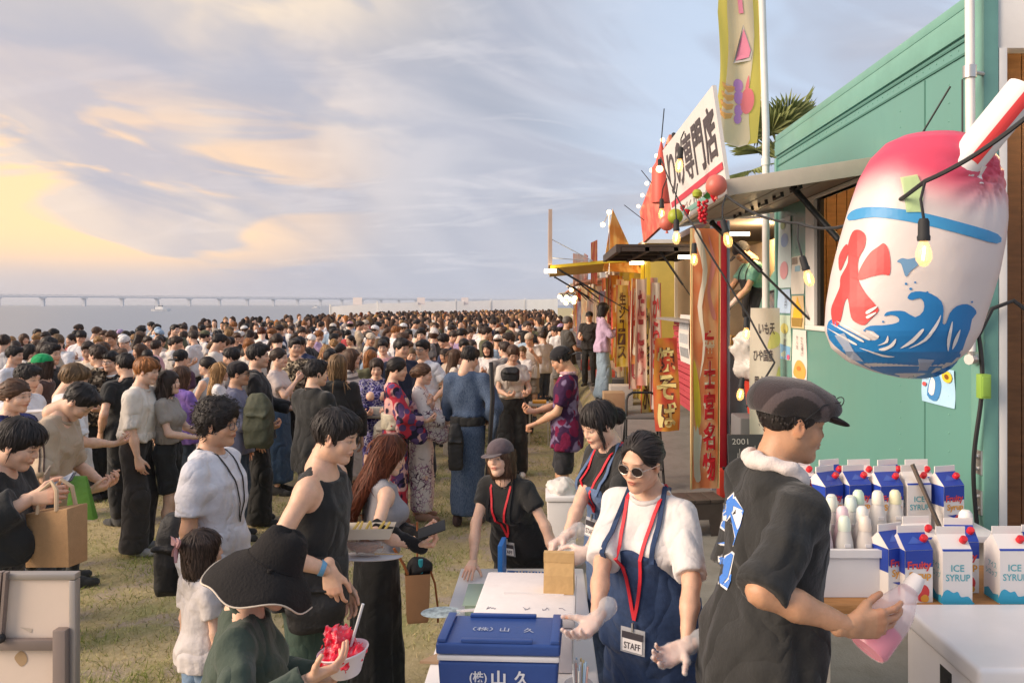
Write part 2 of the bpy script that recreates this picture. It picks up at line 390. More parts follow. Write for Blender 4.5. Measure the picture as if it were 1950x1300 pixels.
 # ------ people
class Half:
 def __init__(s,n,c,k=0.0):s.nv=np.asarray(n,float); s.c=c; s.k=k; s.op=0; s.lo=np.zeros(3); s.hi=np.zeros(3)
 def d(s,x,y,z):return s.nv[0]*x+s.nv[1]*y+s.nv[2]*z-s.c
def head_prims(sex):
 f=sex=='f'; w=0.96 if f else 1.0
 P=[Ell((0,-0.014,0.034),(0.074*w,0.094,0.083)),Ell((0,0.022,-0.028),(0.063*w,0.068,0.084),k=0.03),
 Cone((0.046*w,0.0,-0.055),(0.014,0.058,-0.094),0.021 if f else 0.024,0.018,k=0.03),Cone((-0.046*w,0.0,-0.055),(-0.014,0.058,-0.094),0.021 if f else 0.024,0.018,k=0.03),
 Ell((0,0.066,-0.098),(0.02,0.02,0.017),k=0.02),
 Ell((0.036,0.058,-0.030),(0.027,0.026,0.028),k=0.02),Ell((-0.036,0.058,-0.030),(0.027,0.026,0.028),k=0.02),
 Cone((-0.034,0.074,0.021),(0.034,0.074,0.021),0.012 if f else 0.0145,k=0.02)]
 for s in (-1,1):
  P+=[Ell((s*0.032,0.098,0.0),(0.017,0.014,0.011),k=0.012,op=-1),Ell((s*0.031,0.0735,0.0),(0.0155,0.0135,0.0115),k=0.004)]
 P+=[Cone((0,0.085,0.008),(0,0.0985,-0.026),0.0075,0.0105,k=0.012),Ell((0.0105,0.0905,-0.029),(0.0085,0.0095,0.0075),k=0.006),Ell((-0.0105,0.0905,-0.029),(0.0085,0.0095,0.0075),k=0.006),
 Ell((0,0.082,-0.055),(0.026,0.013,0.016),k=0.012),
 Ell((0,0.0925,-0.0535),(0.021,0.0065,0.0048),k=0.004),Ell((0,0.091,-0.0645),(0.018,0.0075,0.006),k=0.004),
 Ell((0,0.103,-0.0588),(0.021,0.011,0.0016),k=0.003,op=-1)]
 for s in (-1,1):
  R=rot('z',-s*22)@rot('x',12)
  P+=[Ell((s*0.078*w,-0.006,-0.008),(0.007,0.0185,0.031),R=R,k=0.008),Ell((s*0.0865*w,0.001,-0.004),(0.005,0.009,0.016),R=R,k=0.004,op=-1)]
 P+=[Cone((0,-0.022,-0.05),(0,-0.048,-0.17),0.050 if f else 0.057,0.052 if f else 0.062,k=0.03)]
 return P
_TPL={}
def head_tpl(sex,h):
 key=('head',sex,h)
 if key in _TPL:return _TPL[key]
 V,Q=polygonize(head_prims(sex),h)
 x,y,z=V.T; ax=np.abs(x); fr=(y>0.04)
 C=np.ones((len(V),3))
 def put(m,c):
  m=np.clip(m,0,1)[:,None]; C[:]=C*(1-m)+np.array(c)*m
 s=max(h*0.6,0.0016)
 ramp=lambda d:np.clip(0.5-d/s/2,0,1)
 put(0.5*fr*np.exp(-(((ax-0.042)/0.016)**2+((z+0.03)/0.016)**2)),(1.02,0.82,0.78))
 put(0.35*fr*np.exp(-((x/0.012)**2+((z+0.026)/0.01)**2)),(1.0,0.82,0.78))
 lip=(0.80,0.44,0.44) if sex=='f' else (0.80,0.56,0.52)
 put(fr*(y>0.078)*ramp((np.sqrt((x/0.0215)**2+((z+0.059)/0.0105)**2)-1)*0.009),lip)
 put(fr*ramp((np.sqrt((x/0.02)**2+((z+0.0588)/0.0016)**2)-1)*0.0016-0.0004),(0.30,0.14,0.13))
 br=np.sqrt(((ax-0.033)/0.019)**2+((z-0.0235+0.07*(0.033-ax))/(0.0032 if sex=='f' else 0.0046))**2)
 put(fr*0.85*ramp((br-1)*0.004),(0.12,0.09,0.08))
 er=np.sqrt(((ax-0.0315)/0.0145)**2+((z-0.0005)/0.0058)**2)
 put(fr*ramp((er-1)*0.006-0.0012),(0.22,0.14,0.12))
 put(fr*ramp((er-0.85)*0.006),(0.95,1.25,1.5))
 put(fr*ramp(np.hypot(ax-0.0315,z-0.0008)-0.0058),(0.05,0.035,0.03))
 put(0.4*(np.abs(ax-0.078)<0.014)*(np.abs(y)<0.02)*(np.abs(z)<0.03),(0.95,0.70,0.62))
 _TPL[key]=(V,Q,C); return _TPL[key]
HAND_POSES={
'relax':([(22,28,18),(26,34,20),(30,38,22),(34,40,24)],(38,18)),
'flat':([(6,8,5),(5,8,5),(6,8,5),(8,10,6)],(45,8)),
'hold':([(48,48,28),(52,52,30),(55,55,30),(58,55,30)],(52,25)),
'grip':([(62,70,40),(66,74,42),(68,76,42),(70,76,42)],(50,38)),
'wrap':([(34,34,22),(36,36,22),(38,38,24),(40,40,24)],(58,12)),
'span':([(10,16,10),(14,20,12),(18,22,12),(22,24,14)],(34,12)),
'bowl':([(30,24,14),(32,26,14),(34,28,16),(38,30,18)],(62,10)),
}
def hand_prims(pose):
 cur,(tsp,tfo)=HAND_POSES[pose]; P=[]
 kn=[(-0.030,0.088,0.001),(-0.010,0.093,0.004),(0.010,0.089,0.003),(0.028,0.080,0.0)]
 for i,k in enumerate(kn):P.append(Cone((k[0]*0.55,0.004,0),k,0.0155,0.0125 if i<3 else 0.011,k=0.012))
 P.append(Ell((0,0.045,-0.006),(0.034,0.042,0.012),k=0.012))
 lens=[(0.042,0.025,0.020),(0.046,0.029,0.021),(0.042,0.027,0.020),(0.033,0.020,0.018)]
 rad=[0.0092,0.0094,0.0088,0.0076]
 for i in range(4):
  p=np.array(kn[i]); a=0.0; fan=(i-1.4)*4.0
  for j in range(3):
   a-=cur[i][j]; dv=rot('z',-fan)@rot('x',a)@np.array([0,1.0,0]); q=p+dv*lens[i][j]
   r=rad[i]*(1-0.09*j); P.append(Cone(p,q,r,r*0.92,k=0.0025 if j else 0.006)); p=q
 p=np.array((-0.022,0.022,-0.004)); dv=unit((-math.sin(math.radians(tsp)),math.cos(math.radians(tsp)),-0.35))
 for j,(L,r) in enumerate(((0.044,0.0145),(0.032,0.0108),(0.026,0.0095))):
  q=p+dv*L; P.append(Cone(p,q,r,r*0.88,k=0.01 if j==0 else 0.003)); p=q
  dv=rot('z',-tfo)@dv if j==0 else rot('z',-tfo*0.8)@dv
 P.append(Cone((0,-0.03,0),(0,0.01,0),0.0245,0.022,k=0.012,sq=((0,0,1),1.25)))
 return P
def hand_tpl(pose,h):
 key=('hand',pose,h)
 if key not in _TPL:
  V,Q=polygonize(hand_prims(pose),h); C=np.ones((len(V),3)); C[:,1]-=0.10*(V[:,1]>0.07); C[:,2]-=0.12*(V[:,1]>0.07)
  _TPL[key]=(V,Q,C)
 return _TPL[key]
 # ---- hair in the head's own frame
def hair_prims(style):
 cap=lambda t,tz=0.0:Ell((0,-0.014,0.036),(0.076+t,0.094+t,0.083+t+tz))
 low=Half((0,0.55,-1),0.045)
 def face(top,w=0.072,zc=-0.06,deep=0.088):return Ell((0,0.125,zc),(w,deep,top-zc),k=0.012,op=-1)
 ears=[Ell((s*0.092,0.004,-0.022),(0.024,0.022,0.034),k=0.008,op=-1) for s in (-1,1)]
 if style=='short':return [cap(0.008,0.006),Ell((0,0.05,0.083),(0.058,0.05,0.034),k=0.03),low,face(0.064,0.075)]+ears
 if style=='crop':return [cap(0.007),Half((0,0.6,-1),0.030),face(0.066)]+ears
 if style=='fringe':return [cap(0.009,0.008),Ell((0,0.056,0.07),(0.060,0.045,0.04),k=0.03),Half((0,0.6,-1),0.048),face(0.048,0.076)]+ears
 if style=='bowl':return [cap(0.012,0.004),Ell((0,0.05,0.06),(0.064,0.052,0.046),k=0.03),Half((0,0.45,-1),0.040),face(0.036,0.074)]
 if style=='curly':return [cap(0.022,0.012),Ell((0,0.055,0.08),(0.062,0.052,0.042),k=0.03),Half((0,0.55,-1),0.058),face(0.056,0.076,deep=0.088)]+ears
 if style=='bob':return [cap(0.016),Loft([(-0.16,0.078,0.06,-0.03),(-0.12,0.09,0.08,-0.025),(0.0,0.094,0.104,-0.016),(0.06,0.086,0.1,-0.014)],k=0.02),face(0.046,0.067,-0.10,0.098)]
 if style=='long':return [cap(0.015),Loft([(-0.40,0.07,0.03,-0.125),(-0.30,0.10,0.045,-0.12),(-0.2,0.105,0.06,-0.095),(-0.12,0.095,0.085,-0.05),(0.0,0.093,0.106,-0.018),(0.06,0.086,0.1,-0.014)],k=0.02),face(0.048,0.066,-0.12,0.104)]
 if style=='bun':return [cap(0.009),Half((0,0.75,-1),0.040),face(0.100,0.080,-0.06,0.104),Ell((0,-0.128,-0.012),(0.040,0.036,0.040),k=0.015)]+ears
 if style=='bunfringe':return [cap(0.012),Half((0,0.75,-1),0.040),face(0.042,0.07),Ell((0,-0.135,-0.015),(0.045,0.04,0.045),k=0.012),Cone((0.071,0.05,0.03),(0.066,0.052,-0.11),0.011,0.004,k=0.01),Cone((-0.071,0.05,0.03),(-0.066,0.052,-0.11),0.011,0.004,k=0.01)]
 if style=='updo':return [cap(0.012),Half((0,0.75,-1),0.030),face(0.045),Ell((0,-0.105,0.012),(0.055,0.05,0.06),k=0.02)]
 if style=='tail':return [cap(0.010),Half((0,0.75,-1),0.040),face(0.046),Cone((0,-0.10,0.02),(0.0,-0.14,-0.05),0.03,0.034,k=0.02),Cone((0,-0.14,-0.05),(0.0,-0.135,-0.24),0.034,0.012,k=0.02)]+ears
 if style=='braid':return [cap(0.011),Half((0,0.75,-1),0.040),face(0.052)]+ears+[Ell((-0.02-0.012*i,-0.105+0.004*i,-0.03-0.038*i),(0.026,0.024,0.026),k=0.006) for i in range(8)]
 if style=='halfup':return [cap(0.014),Loft([(-0.14,0.082,0.06,-0.045),(-0.10,0.09,0.08,-0.035),(0.0,0.092,0.104,-0.016),(0.06,0.086,0.1,-0.014)],k=0.02),face(0.050,0.066,-0.10,0.095),Ell((0,-0.115,0.045),(0.03,0.03,0.03),k=0.02)]
 raise KeyError(style)
HAIR_LEN=dict(short=0.06,crop=0.018,fringe=0.075,bowl=0.10,curly=0.06,bob=0.22,long=0.42,bun=0.10,bunfringe=0.12,updo=0.08,tail=0.12,braid=0.10,halfup=0.10)
_HT={}
def hair_tpl(style,lod,seed,wild=1.0,keep=None):
 key=(style,lod,seed)
 if key in _HT:return _HT[key]
 h=(0.0085,0.012,0.014)[lod]; P=hair_prims(style); r=np.random.RandomState(seed)
 dsp=folds(seed,0.004,90.0)
 V,Q=polygonize(P,h,dsp); C=np.full((len(V),3),0.55)
 n=(800,200,90)[lod]
 Vs,Fs,Cs=[V],[Q],[C]
 if n:
  crown=np.array([0.01,-0.035,0.125])
  idx=r.randint(0,len(V),n); P0=V[idx]
  L=HAIR_LEN[style]*r.uniform(0.55,1.1,n); steps=(7,5,5)[lod]
  curl=style=='curly'
  def grad(p):
   e=0.003; g=np.stack([sdf_pts(P,p+d)-sdf_pts(P,p-d) for d in np.eye(3)*e],1); return g/(np.linalg.norm(g,axis=1)[:,None]+1e-9)
  slick=style in ('bun','tail','braid','updo','crop'); off=r.uniform(-0.003,0.0015,n) if slick else r.uniform(-0.002,0.006,n)*wild; p=P0.copy(); path=[]; nrm=[]
  fly=r.rand(n)<0.06; off=np.where(fly,r.uniform(0.006,0.016,n)*(0.4 if slick else 1),off); ph=r.uniform(0,6.3,n); tilt=r.normal(0,0.22,(n,3))*wild
  for s in range(steps):
   g=grad(p); d=sdf_pts(P,p)
   free=(d>0.014); botz=p[:,2]<V[:,2].min()+0.05
   p=np.where(free[:,None],p,p-g*np.clip(d-off-0.003*s/steps*wild,-0.02,0.02)[:,None])
   path.append(p.copy()); nrm.append(g)
   fl=(p-crown); fl/=np.linalg.norm(fl,axis=1)[:,None]+1e-9
   fl=fl*np.clip(1.0-0.6*(crown[2]-p[:,2:3])/0.1,0.05,1)+np.array([0,0,-0.85])+tilt
   if style in ('bun','tail','braid','updo'):
    fl=np.array([0,-0.12,0.0])-p; fl/=np.linalg.norm(fl,axis=1)[:,None]+1e-9; fl=fl+tilt*0.3
   tg=fl-g*(fl*g).sum(1)[:,None]*np.where(free,0,1)[:,None]; tg/=np.linalg.norm(tg,axis=1)[:,None]+1e-9
   if curl:tg=0.5*tg+1.5*np.stack([np.sin(ph+s*1.5),np.cos(ph*1.3+s*1.6),0.8*np.sin(ph*2+s*1.4)],1)+0.5*g*np.sin(ph*3+s*1.5)[:,None]
   p=p+tg*(L/steps*np.where(free&~botz,0.25,1.0))[:,None]
  path=np.stack(path,1); nrm=np.stack(nrm,1)
  okp=~((path[...,1]>0.035)&(path[...,2]<0.012)&(np.abs(path[...,0])<(0.062 if style in ('long','bob','bunfringe','halfup') else 0.2))).any(1); path,nrm=path[okp],nrm[okp]; n=len(path)
  dr=np.gradient(path,axis=1); dr/=np.linalg.norm(dr,axis=2)[...,None]+1e-9
  sd=np.cross(dr,nrm); sd/=np.linalg.norm(sd,axis=2)[...,None]+1e-9
  t=np.linspace(0,1,steps)[None,:,None]; w0=(r.uniform(0.0035,0.008,n)*(1.25 if lod else 0.62))[:,None,None]
  w=w0*(1-0.85*t**1.6)*np.minimum(1,0.45+2*t)
  ring=np.stack([path+sd*w,path+nrm*w*0.5,path-sd*w],2)
  SV=ring.reshape(-1,3); b=(np.arange(n)*steps*3)[:,None,None]+(np.arange(steps-1)*3)[None,:,None]+np.arange(2)[None,None,:]
  b2=b+1
  SF=np.stack([b,b2,b2+3,b+3],-1).reshape(-1,4)
  sc=np.repeat(r.uniform(0.55,1.35,n),steps*3)[:,None]*np.ones((1,3))
  Vs.append(SV); Fs.append(SF+len(V)); Cs.append(sc)
 out=(np.concatenate(Vs),np.concatenate(Fs),np.concatenate(Cs)); _HT[key]=out; return out
def hat_prims(kind):
 if kind=='cap':
  return [Ell((0,-0.012,0.050),(0.092,0.110,0.086)),Half((0,0.12,-1),-0.022),]
 if kind=='beanie':return [Ell((0,-0.012,0.040),(0.094,0.112,0.098)),Half((0,0.1,-1),-0.012)]
def brim_prims(kind):return [Ell((0,0.118,0.030),(0.074,0.078,0.0075),R=rot('x',-10)),Ell((0,0.03,0.04),(0.08,0.085,0.09),k=0.006,op=-1)]
# ---- body
def torso_rows(sex,fat=1.0):
 if sex=='f':
  R=[(0.84,0.155,0.105,-0.01),(0.93,0.172,0.118,-0.012),(1.00,0.15,0.105,-0.004),(1.07,0.126,0.092,0.0),(1.17,0.138,0.098,0.0),(1.25,0.15,0.112,0.008),(1.31,0.150,0.100,0.0),(1.362,0.130,0.084,-0.012),(1.40,0.086,0.07,-0.02),(1.44,0.056,0.055,-0.026)]
 else :
  R=[(0.84,0.15,0.105,-0.01),(0.93,0.163,0.115,-0.01),(1.02,0.148,0.106,0.0),(1.09,0.146,0.104,0.0),(1.20,0.16,0.112,0.0),(1.29,0.175,0.118,0.0),(1.345,0.168,0.104,-0.01),(1.395,0.112,0.082,-0.02),(1.445,0.064,0.062,-0.026)]
 fat*=0.92
 return [(z,a*fat,b*fat*0.93,c) for z,a,b,c in R]
def ik(S,T,l1,l2,pole):
 S,T=np.asarray(S,float),np.asarray(T,float); d=T-S; L=np.linalg.norm(d)
 if L>(l1+l2)*0.995:T=S+d/L*(l1+l2)*0.995; d=T-S; L=np.linalg.norm(d)
 L=max(L,abs(l1-l2)+0.02); u=d/(np.linalg.norm(d)+1e-9)
 a=(l1*l1-l2*l2+L*L)/(2*L); hh=math.sqrt(max(l1*l1-a*a,0)); pl=np.asarray(pole,float); pl=pl-u*(pl@u); pl=unit(pl)
 return S+u*a+pl*hh,T
ARMS={
'down':((0.245,0.03,0.83),None,(-1,0,0),'relax'),
'front':((0.11,0.30,1.06),(-0.4,0.9,0.1),(-0.5,0,0.8),'hold'),
'phone':((0.07,0.30,1.20),(-0.25,0.75,0.5),(-0.3,-0.6,0.5),'hold'),
'eat':((0.06,0.24,1.32),(-0.5,0.5,0.6),(-0.4,-0.6,0.0),'grip'),
'hip':((0.20,0.10,0.98),(-0.8,0.4,-0.3),(-0.6,-0.6,0),'hold'),
'cross':((-0.06,0.21,1.16),(-1,0.1,0.1),(0,-1,0),'relax'),
'bag':((0.20,0.16,1.16),(-0.3,0.7,0.4),(-0.6,-0.3,0.2),'grip'),
}
SKINS=[(0.70,0.43,0.30),(0.64,0.38,0.26),(0.74,0.47,0.34),(0.58,0.33,0.21)]
HC=dict(black=(0.030,0.024,0.023),dark=(0.062,0.040,0.031),brown=(0.125,0.066,0.04),auburn=(0.13,0.035,0.014),blond=(0.42,0.23,0.09),orange=(0.36,0.14,0.045),grey=(0.25,0.23,0.22),ash=(0.2,0.12,0.06))
LOD=[dict(head=0.0040,hand=0.0044,body=0.018,cloth=0.0112),dict(head=0.0080,hand=0.0090,body=0.024,cloth=0.018),dict(head=0.0115,hand=0.013,body=0.026,cloth=0.022)]
def make_person(name='person',loc=(0,0),z=0.0,H=1.70,face=0,sex='m',lod=1,lean=0,bend=0.0,head=(0,0,0),armR='down',armL='down',poleR=None,poleL=None,
skin=0,fat=1.0,top=('tee',(0.8,0.8,0.8)),bottom=('straight',(0.03,0.03,0.04)),hair=('short','black'),hat=None,shoes=(0.05,0.05,0.05),feet=(0.02,-0.03),seed=1,
topmat=None,botmat=None,gloves=False,hem=None,sleeve=0.6,ease=0.018,hs=1.0,obi=None,spread=0.095,hairkeep=None,foot=None,legbend=0.0):
 q=LOD[lod]; s=H/1.70; rnd=np.random.RandomState(seed)
 th=-math.radians(face); Rz=rot('z',math.degrees(th)); base=np.array([loc[0],loc[1],z])
 def wl(p):
  return (Rz.T@(np.asarray(p,float)-base))/s
 Ru=rot('x',-lean); piv=np.array([0,0,0.95])
 up=lambda p:piv+Ru@(np.asarray(p,float)-piv)
 rows=torso_rows(sex,fat); f=sex=='f'; sh=0.143 if f else 0.166
 LR={}
 for sd,sg,arm,pole in (('R',1,armR,poleR),('L',-1,armL,poleL)):
  S=up((sg*sh*(0.5+0.5*fat),-0.018,1.358))
  spec=ARMS[arm] if isinstance(arm,str) else arm
  t,fd,pn,po=spec
  if isinstance(t,Vector):T=wl(t)
  else :T=np.array([sg*t[0],t[1],t[2]]); T=up(T) if arm!='down' else T+(up((0,0,1.37))-np.array((0,0,1.37)))*0.9
  def dirv(v):
   if v is None:return None
   if isinstance(v,Vector):return unit(Rz.T@np.asarray(v,float))
   return unit((sg*v[0],v[1],v[2]))
  pl=(sg*0.55,-0.6,-0.5) if pole is None else (sg*pole[0],pole[1],pole[2])
  E,Wp=ik(S,T,0.275,0.245,pl)
  hd=dirv(fd); hd=unit(Wp-E) if hd is None else hd
  pn=dirv(pn); pn=unit(pn-hd*(pn@hd)); zax=-pn; yax=hd; xax=np.cross(yax,zax)
  LR[sd]=dict(S=S,E=E,W=Wp,M=np.stack([xax,yax,zax],1),mir=(sg<0),pose=po)
  # legs
 LG={}
 for sd,sg,fy in (('R',1,feet[0]),('L',-1,feet[1])):
  J=np.array([sg*0.085,-0.005,0.88-legbend]); A=np.array([sg*spread,fy,0.075])
  dl=np.linalg.norm(A-J)*1.004; K,A=ik(J,A,dl*0.505,dl*0.495,(sg*0.1,1,0)); LG[sd]=(J,K,A)
 skinP=[Loft(rows,n=2.3,o=piv-Ru@piv,R=Ru,k=0.03,grow=-0.004)]
 for sd in 'RL':
  a=LR[sd]; sg=-1 if a['mir'] else 1; am=0.9 if f else 1.0
  skinP+=[Cone(up((sg*0.045,-0.032,1.415)),a['S']+Ru@np.array((0,0,0.004)),0.034,0.040*am,k=0.03)]
  skinP+=[Ell(a['S']+Ru@np.array((0,0,-0.012)),(0.049*am,0.049*am,0.054*am),k=0.03),Cone(a['S'],a['E'],0.044*am,0.037*am,k=0.025),Cone(a['E'],a['E']*0.6+a['W']*0.4,0.038*am,0.039*am,k=0.02),Cone(a['E']*0.6+a['W']*0.4,a['W'],0.039*am,0.0255*am,k=0.02)]
  J,K,A=LG[sd]; cm=K*0.68+A*0.32+np.array((0,-0.012,0))
  skinP+=[Cone(J,K,0.077,0.052,k=0.03),Cone(K,cm,0.049,0.052,k=0.03),Cone(cm,A,0.050,0.034,k=0.03)]
 if f:skinP+=[Ell(up((sg*0.068,0.088,1.235)),(0.058,0.05,0.056),k=0.035) for sg in (-1,1)]
 hoff=np.array((0,0.03,0.139))*(0.5+0.5*hs); hs=hs*0.93
 nb=np.array((0,-0.02,1.43)); Rh=Ru@rot('z',-head[0])@rot('x',-head[1])@rot('y',head[2] if len(head)>2 else 0)
 hc=up(nb)+Ru@rot('z',-head[0]*0.5)@rot('x',-head[1]*0.6)@hoff
 toh=lambda V:(V*hs)@Rh.T+hc
 skinP+=[Cone(up((0,-0.03,1.38)),hc+Rh@np.array((0,-0.035,-0.09)),0.054 if f else 0.060,0.047 if f else 0.053,k=0.03)]
 parts=[]
 clothP=[]
 # ---- lower garment
 bk,bcol=bottom; BP=[]
 if bk in ('straight','wide','slim','shorts','baggy'):
  r1,r2,r3,lift=dict(straight=(0.091,0.074,0.068,0.0),wide=(0.092,0.102,0.118,-0.035),slim=(0.087,0.062,0.048,0.0),baggy=(0.095,0.098,0.09,-0.03),shorts=(0.094,0.094,0.096,0))[bk]
  BP=[Loft([(z,a,b,c) for z,a,b,c in rows if z<1.05],n=2.3,k=0.03,grow=0.012)]
  for sd in 'RL':
   J,K,A=LG[sd]
   if bk=='shorts':BP+=[Cone(J,J+(K-J)*0.86,r1,r2,k=0.04,flat=True)]
   else :BP+=[Cone(J,K,r1,r2,k=0.04),Cone(K,A+np.array((0,0,0.045+lift)),r2,r3,k=0.03)]
  BP+=[Half((0,0,-1),-(0.06+lift) if bk!='shorts' else -0.5)]
  if bk=='shorts':BP=BP[:-1]
 elif bk in ('skirt','longskirt','mini','apronskirt'):
  hz=dict(skirt=0.42,longskirt=0.14,mini=0.62,apronskirt=0.36)[bk]; w=dict(skirt=0.235,longskirt=0.185,mini=0.20,apronskirt=0.22)[bk]
  BP=[Loft([(hz,w,w*0.86,-0.005),(0.84,0.172,0.126,-0.006),(0.94,0.164,0.116,-0.008),(1.02,0.13,0.10,0)],n=2.2,ripple=(0.012,9,0.95,hz,seed),k=0.03,grow=0.006)]
 elif bk=='robe':
  BP=[Loft([(0.10,0.150,0.125,0.0),(0.5,0.158,0.130,0),(0.88,0.165,0.132,-0.008),(1.06,0.145,0.116,0)],n=2.4,ripple=(0.008,5,0.95,0.1,seed),k=0.03)]
 if BP:
  clothP+=[BP]
  V,Q=polygonize(BP,q['cloth']*1.35,folds(seed+7,0.008 if bk!='slim' else 0.004,26))
  parts.append((dict(shorts='shorts',skirt='skirt',longskirt='skirt',mini='skirt',robe='robe_skirt',apronskirt='skirt').get(bk,'trousers'),V,Q,None,botmat or CLOTH,bcol))
  # ---- upper garment
 tk,tcol=top; TP=[]
 oR=dict(o=piv-Ru@piv,R=Ru)
 hz=hem if hem is not None else dict(tee=0.83,long=0.82,jacket=0.80,tank=0.84,robe=1.02,blouse=0.98,crop=1.02).get(tk,0.84)
 if tk in ('tee','long','jacket','blouse','crop','robe','tank'):
  es=ease+dict(jacket=0.014,robe=0.012).get(tk,0.0); rr=[r for r in rows if r[0]>hz+0.02]
  a0,b0=np.interp(hz,[r[0] for r in rows],[r[1] for r in rows]),np.interp(hz,[r[0] for r in rows],[r[2] for r in rows])
  lo_row=[(hz,(0.176 if hz<0.95 else max(a0,0.14)) if tk in ('tee','long','jacket','tank') else a0,(0.126 if hz<0.95 else 0.104),0)]
  if tk in ('tee','long','jacket'):rr=[(z,max(a,(0.174 if z<0.96 else 0.158 if z<1.05 else 0.136 if f else 0.145)) if z<1.3 else a,max(b,0.122 if z<0.96 else 0.108 if z<1.05 else 0.092) if z<1.3 else b,c) for z,a,b,c in rr]
  if tk=='tank':rr=[(z,max(a,0.172 if z<0.96 else 0.157 if z<1.05 else 0.12),max(b,0.122 if z<0.96 else 0.106 if z<1.05 else 0.09),c) for z,a,b,c in rr]; rr=[(z,a*(1 if z<1.28 else 0.93 if z<1.40 else 0.95),b,c) for z,a,b,c in rr]
  ez=lambda z:(0.007+(es-0.007)*float(np.clip((1.37-z)/0.17,0,1)))*(0.85 if tk=='tank' else 1)
  if tk=='tank':rr=[r for r in rr if r[0]<1.42]
  rr=[(z,a+ez(z),b+ez(z),c) for z,a,b,c in lo_row+rr]
  TP=[Loft(rr,n=2.4,k=0.025,grow=0.0,ripple=(0.008,6,1.15,hz,seed),**oR)]
  if f and tk!='robe':TP+=[Ell(up((sg*0.068,0.090,1.235)),(0.064,0.056,0.062),k=0.05) for sg in (-1,1)]
  for sd in 'RL':
   a=LR[sd]; sg=-1 if a['mir'] else 1; S,E,Wp=a['S'],a['E'],a['W']
   am=0.9 if f else 1.0
   if tk=='tank':TP+=[Cone(up((sg*0.05,-0.032,1.405)),S*0.62+up((sg*0.05,-0.032,1.405))*0.38,0.043,0.05,k=0.025)]
   if tk!='tank':TP+=[Cone(up((sg*0.05,-0.032,1.405)),S+Ru@np.array((0,0,0.004)),0.034+0.008,0.040*am+0.011,k=0.025)]
   if tk!='tank':TP+=[Ell(S+Ru@np.array((0,0,-0.012)),(0.049*am+0.012,0.049*am+0.012,0.054*am+0.012),k=0.03),Cone(S,S*0.6+E*0.4,0.044*am+0.011,0.042*am+0.012,k=0.03)]
   if tk in ('tee','blouse','crop'):
    e=S+(E-S)*sleeve*1.05
    TP+=[Cone(S+Ru@np.array((-sg*0.006,0,-0.008)),e,0.051 if f else 0.058,0.049+es*0.6,k=0.03,flat=True)]
   elif tk in ('long','jacket'):
    w2=0.044+es*0.6; TP+=[Cone(S+Ru@np.array((0,0,-0.008)),E,0.052 if f else 0.059,w2+0.002,k=0.03),Cone(E,E+(Wp-E)*0.93,w2+0.004,w2-0.008,k=0.02,flat=True)]
   elif tk=='robe':
    m=E*0.35+Wp*0.65; dn=np.array((0,0,-0.20)); TP+=[Cone(S,E,0.060,0.072,k=0.05),Cone(E,E+(Wp-E)*0.75,0.072,0.078,k=0.04,flat=True)]
    ax=unit(np.cross(Wp-E+1e-6,(0,0,1.0))); TP+=[Cone(E+dn*0.5,m+dn*0.75,0.085,0.10,k=0.05,sq=(ax,2.8))]
   elif tk=='tank':
    TP+=[Ell(S+Ru@np.array((sg*0.030,0,-0.025)),(0.044,0.10,0.085),k=0.01,op=-1)]
  if tk!='tank':TP+=[Ell(up((0,-0.066,1.392)),(0.075,0.045,0.05),k=0.03)]
  TP+=[Ell(up((0,0.055 if tk!='robe' else 0.075,1.466)),(0.072 if tk!='tank' else 0.088,0.085,0.062 if tk!='tank' else 0.075),k=0.012,op=-1)]
  clothP+=[TP]
  V,Q=polygonize(TP,q['cloth'],folds(seed,0.010 if es>0.02 else 0.006,30))
  parts.append((dict(tee='shirt',blouse='blouse',crop='top',long='shirt',jacket='jacket',robe='robe',tank='tank_top')[tk],V,Q,None,topmat or CLOTH,tcol))
  if tk in ('tee','long','jacket') and lod<2:
   n=24; ang=np.linspace(0,2*PI,n,endpoint=False); mb=[]
   c0=np.array([(0.070*math.cos(t),-0.018+0.066*math.sin(t),1.424-0.020*math.sin(t)) for t in ang])
   rv=[]
   for i,t in enumerate(ang):
    for j in range(6):
     b=2*PI*j/6; rv.append(c0[i]+np.array((math.cos(t)*math.cos(b)*0.009,math.sin(t)*math.cos(b)*0.009,math.sin(b)*0.012)))
   rv=np.array([up(p) for p in rv]); ff=np.array([(i*6+j,i*6+(j+1)%6,((i+1)%n)*6+(j+1)%6,((i+1)%n)*6+j) for i in range(n) for j in range(6)])
   parts.append(('collar',rv,ff,None,topmat if topmat in (None,CLOTH) and topmat else CLOTH,tuple(np.array(tcol)*0.9)))
 if obi is not None:
  OP=[Loft([(obi[1],0.156,0.128,0),(obi[2],0.152,0.126,0)],n=2.4,grow=0.012,**oR)]; clothP.append(OP)
  V,Q=polygonize(OP,q['cloth'],folds(seed+3,0.003,40)); parts.append(('sash',V,Q,None,CLOTH,obi[0]))
  # ---- shoes
 for sd in 'RL':
  J,K,A=LG[sd]; sg=1 if sd=='R' else -1; fo=unit((sg*0.16,1,0)); g=np.array((A[0],A[1],0))
  SP=[Cone(g-fo*0.045+(0,0,0.042),g+fo*0.06+(0,0,0.045),0.042,0.040,k=0.02),Cone(g+fo*0.06+(0,0,0.03),g+fo*0.155+(0,0,0.026),0.042,0.034,k=0.02),Cone(g-fo*0.02+(0,0,0.05),A+(0,0,0.012),0.042,0.042,k=0.02),Half((0,0,-1),0.0)]
  V,Q=polygonize(SP,max(q['cloth'],0.015)); parts.append(('shoe' if shoes is not None else 'sandal',V,Q,None,CLOTH,shoes if shoes is not None else (0.06,0.03,0.02)))
  # ---- skin, clothes hide what they cover
 V,Q=polygonize(skinP,q['body'])
 V,Q=compact(V,Q,~(V[:,2]<0.07)[Q].all(1))
